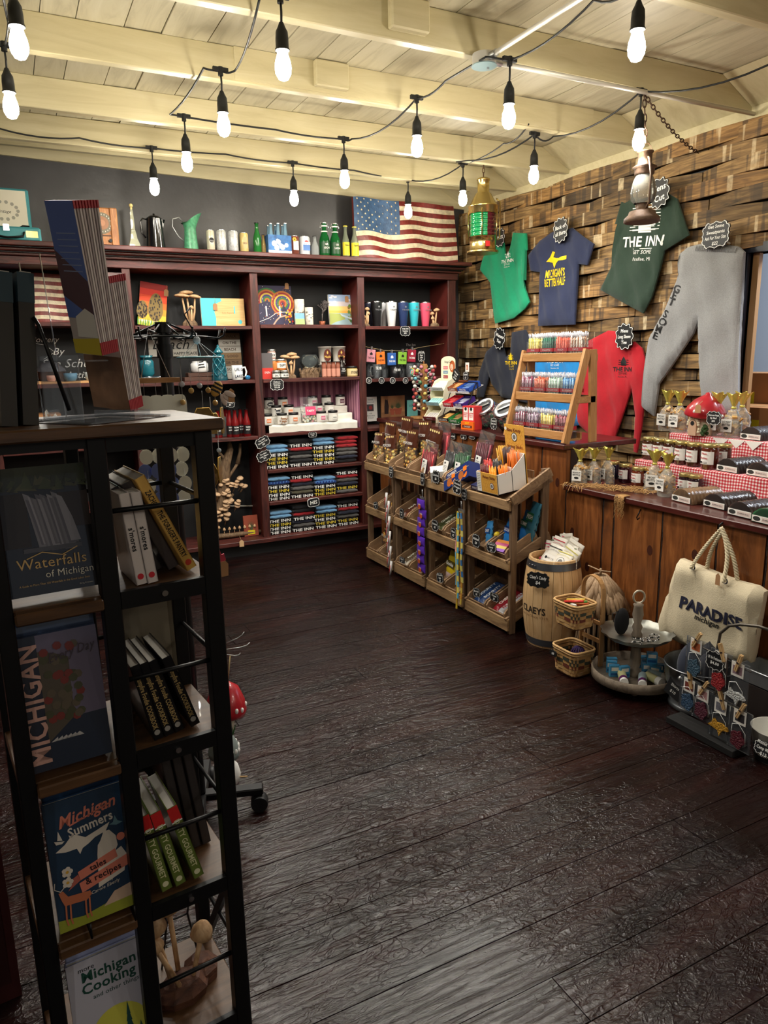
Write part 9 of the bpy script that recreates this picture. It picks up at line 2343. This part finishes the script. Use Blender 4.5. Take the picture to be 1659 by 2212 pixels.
  # bee, flower, mushrooms
p=SY(468,840,2.1);t=thing('wooden_bee','painted wooden bee ornament with pale wings','ornament',p)
g=G();g.ball((0,0,0),.016,mat('bee_yellow',(206,160,80),.5),12,TR(ry=.5),sz=1.5,sy=.4)
for k in(-.4,.1,.6):g.lathe([(.0162*math.cos(k),0.02*k-.002),(.0165*math.cos(k),.02*k+.004)],INK,14,TR(ry=.5),sy=.42)
g.build('body',t)
for s in range(3):g=G();g.ball((0,-.004*s,-.03),.012,mat('bee_wing',(206,188,178),.6),10,TR(.008,0,-.004,ry=-(.35+.4*s)),sz=1.5,sy=.15,sx=.7);g.build('wing',t)
g=G();g.prism([(-.009,-.02),(.009,-.02),(.009,.012),(0,.02),(-.009,.012)],-.001,.001,KRAFT,TR(.04,-.006,-.02));g.build('tag',t)
p=SY(466,1208,2.1);t=thing('felt_flower','red flower ornament with kraft price tag hanging beside the rack','ornament',p)
g=G();RF=mat('flower_red',(190,56,76),.6);g.prism([(-.02,.03),(-.005,.045),(.012,.03),(.018,.012),(.026,.014),(.03,-.005),(.012,-.028),(-.02,-.03),(-.026,0)],-.003,.003,RF);g.build('petals',t)
g=G();g.prism([(-.002,-.058),(.034,-.055),(.036,-.018),(.028,-.008),(.008,-.01),(.0,-.02)],-.005,-.0035,KRAFT);g.build('tag',t);g=G();g.ball((0,-.004,.05),.008,MC['bead_clear'],9);g.tube([(0,0,.05),(0,0,.12)],.0008,LN,3);g.build('bead',t)
def mush_house(px,py,r,capm,spotm,lab,dots,stemm,Y=2.2,tilt=0.15):
 p=SY(px,py,Y);t=thing('hanging_birdhouse',lab,'birdhouse',p,rot=(0,tilt,0))
 g=G();g.lathe([(r*.45,-.02),(r*1.0,-.012),(r*1.05,.005),(r*.9,r*.6),(r*.55,r*1.2),(.001,r*1.5)],capm,24)
 for k in range(dots):
  a=k*2.4-2.2;z=.012+.05*((k*.37)%1);rr=r*1.03 if z<.012 else r*(1.05-.45*(z/(r*.9))**1.5)
  g.ball((rr*math.cos(a),rr*math.sin(a),z),.0095,spotm,8,sx=.7,sy=.7)
 g.build('cap',t)
 g=G();g.lathe([(r*.3,-.085),(r*.5,-.07),(r*.5,-.02),(r*.42,.0)],stemm,18);g.disc(0,-.05,.014,-r*.5-.001,INK);g.build('stem',t)
 g=G();g.tube([(0,0,r*1.45),(0,0,r*1.45+.09)],.0022,STRING,5);g.build('twine',t);return t
mh=mush_house(487,1532,.066,REDC,WHITE,'red mushroom birdhouse with white spots hanging beside the book rack',12,mat('stem_cream',(210,200,176),.6),2.2)
g=G()
for k in range(22):
 a=2*PI*k/22;g.add([(.03*math.cos(a),.03*math.sin(a),-.085),(.034*math.cos(a+.2),.034*math.sin(a+.2),-.085),(.04*math.cos(a+.1),.04*math.sin(a+.1),-.045)],[(0,1,2)],mat('grass_green',(40,90,40),.7))
g.build('grass',mh)
mh=mush_house(484,1625,.05,mat('sage_cap',(130,142,138),.5),WHITE,'grey-green mushroom birdhouse with white flowers hanging below the red one',20,mat('stem_cream',(210,200,176),.6),2.2,.1)
p=SY(497,1665,2.2);t=thing('gourd_birdhouse','small white gourd birdhouse with wooden perch hanging lowest','birdhouse',p)
g=G();g.lathe([(.001,-.05),(.026,-.043),(.035,-.012),(.028,.02),(.014,.04),(.006,.046)],WHITE,18);g.build('gourd',t);g=G();g.ball((.019,-.012,0),.011,INK,10,sz=1.5,sx=.6);g.build('hole',t);g=G();g.tube([(.018,-.014,-.02),(.05,-.03,-.02)],.0025,PEG,6);g.build('perch',t)
for(a,b,y_)in(((475,1395),(528,1372),2.2),((475,1405),(540,1395),2.25),((475,1412),(520,1418),2.2)):
 q0=onY(*a,y_);q1=onY(*b,y_);g=G();g.tube([q0-q0,(q1-q0)*.7,(q1-q0)*.9+Vector((0,0,.004)),(q1-q0)+Vector((0,0,.012))],.0015,GALV,5);g.build('wire_hook',loc=q0,label='thin wire display hook sticking out beside the book rack',cat='hook',group='thin wire hooks of the spinner rack')
 # dark red cabinet to the left
g=G();g.box(-.3,.3,-.2,.2,0,.62,mat('cabinet_red',(60,20,20),.5));g.box(-.32,.32,-.22,.22,.62,.64,mat('cabinet_red_top',(74,30,28),.4));g.box(-.28,.28,-.204,-.2,.05,.58,mat('cabinet_panel',(48,16,16),.5));g.build('cabinet',loc=(-.46,1.95,0),rz=.1,label='low dark red cabinet at the left edge behind the book rack',cat='cabinet')
# the camera sees only a corner of the room behind the racks, so anything else stays empty
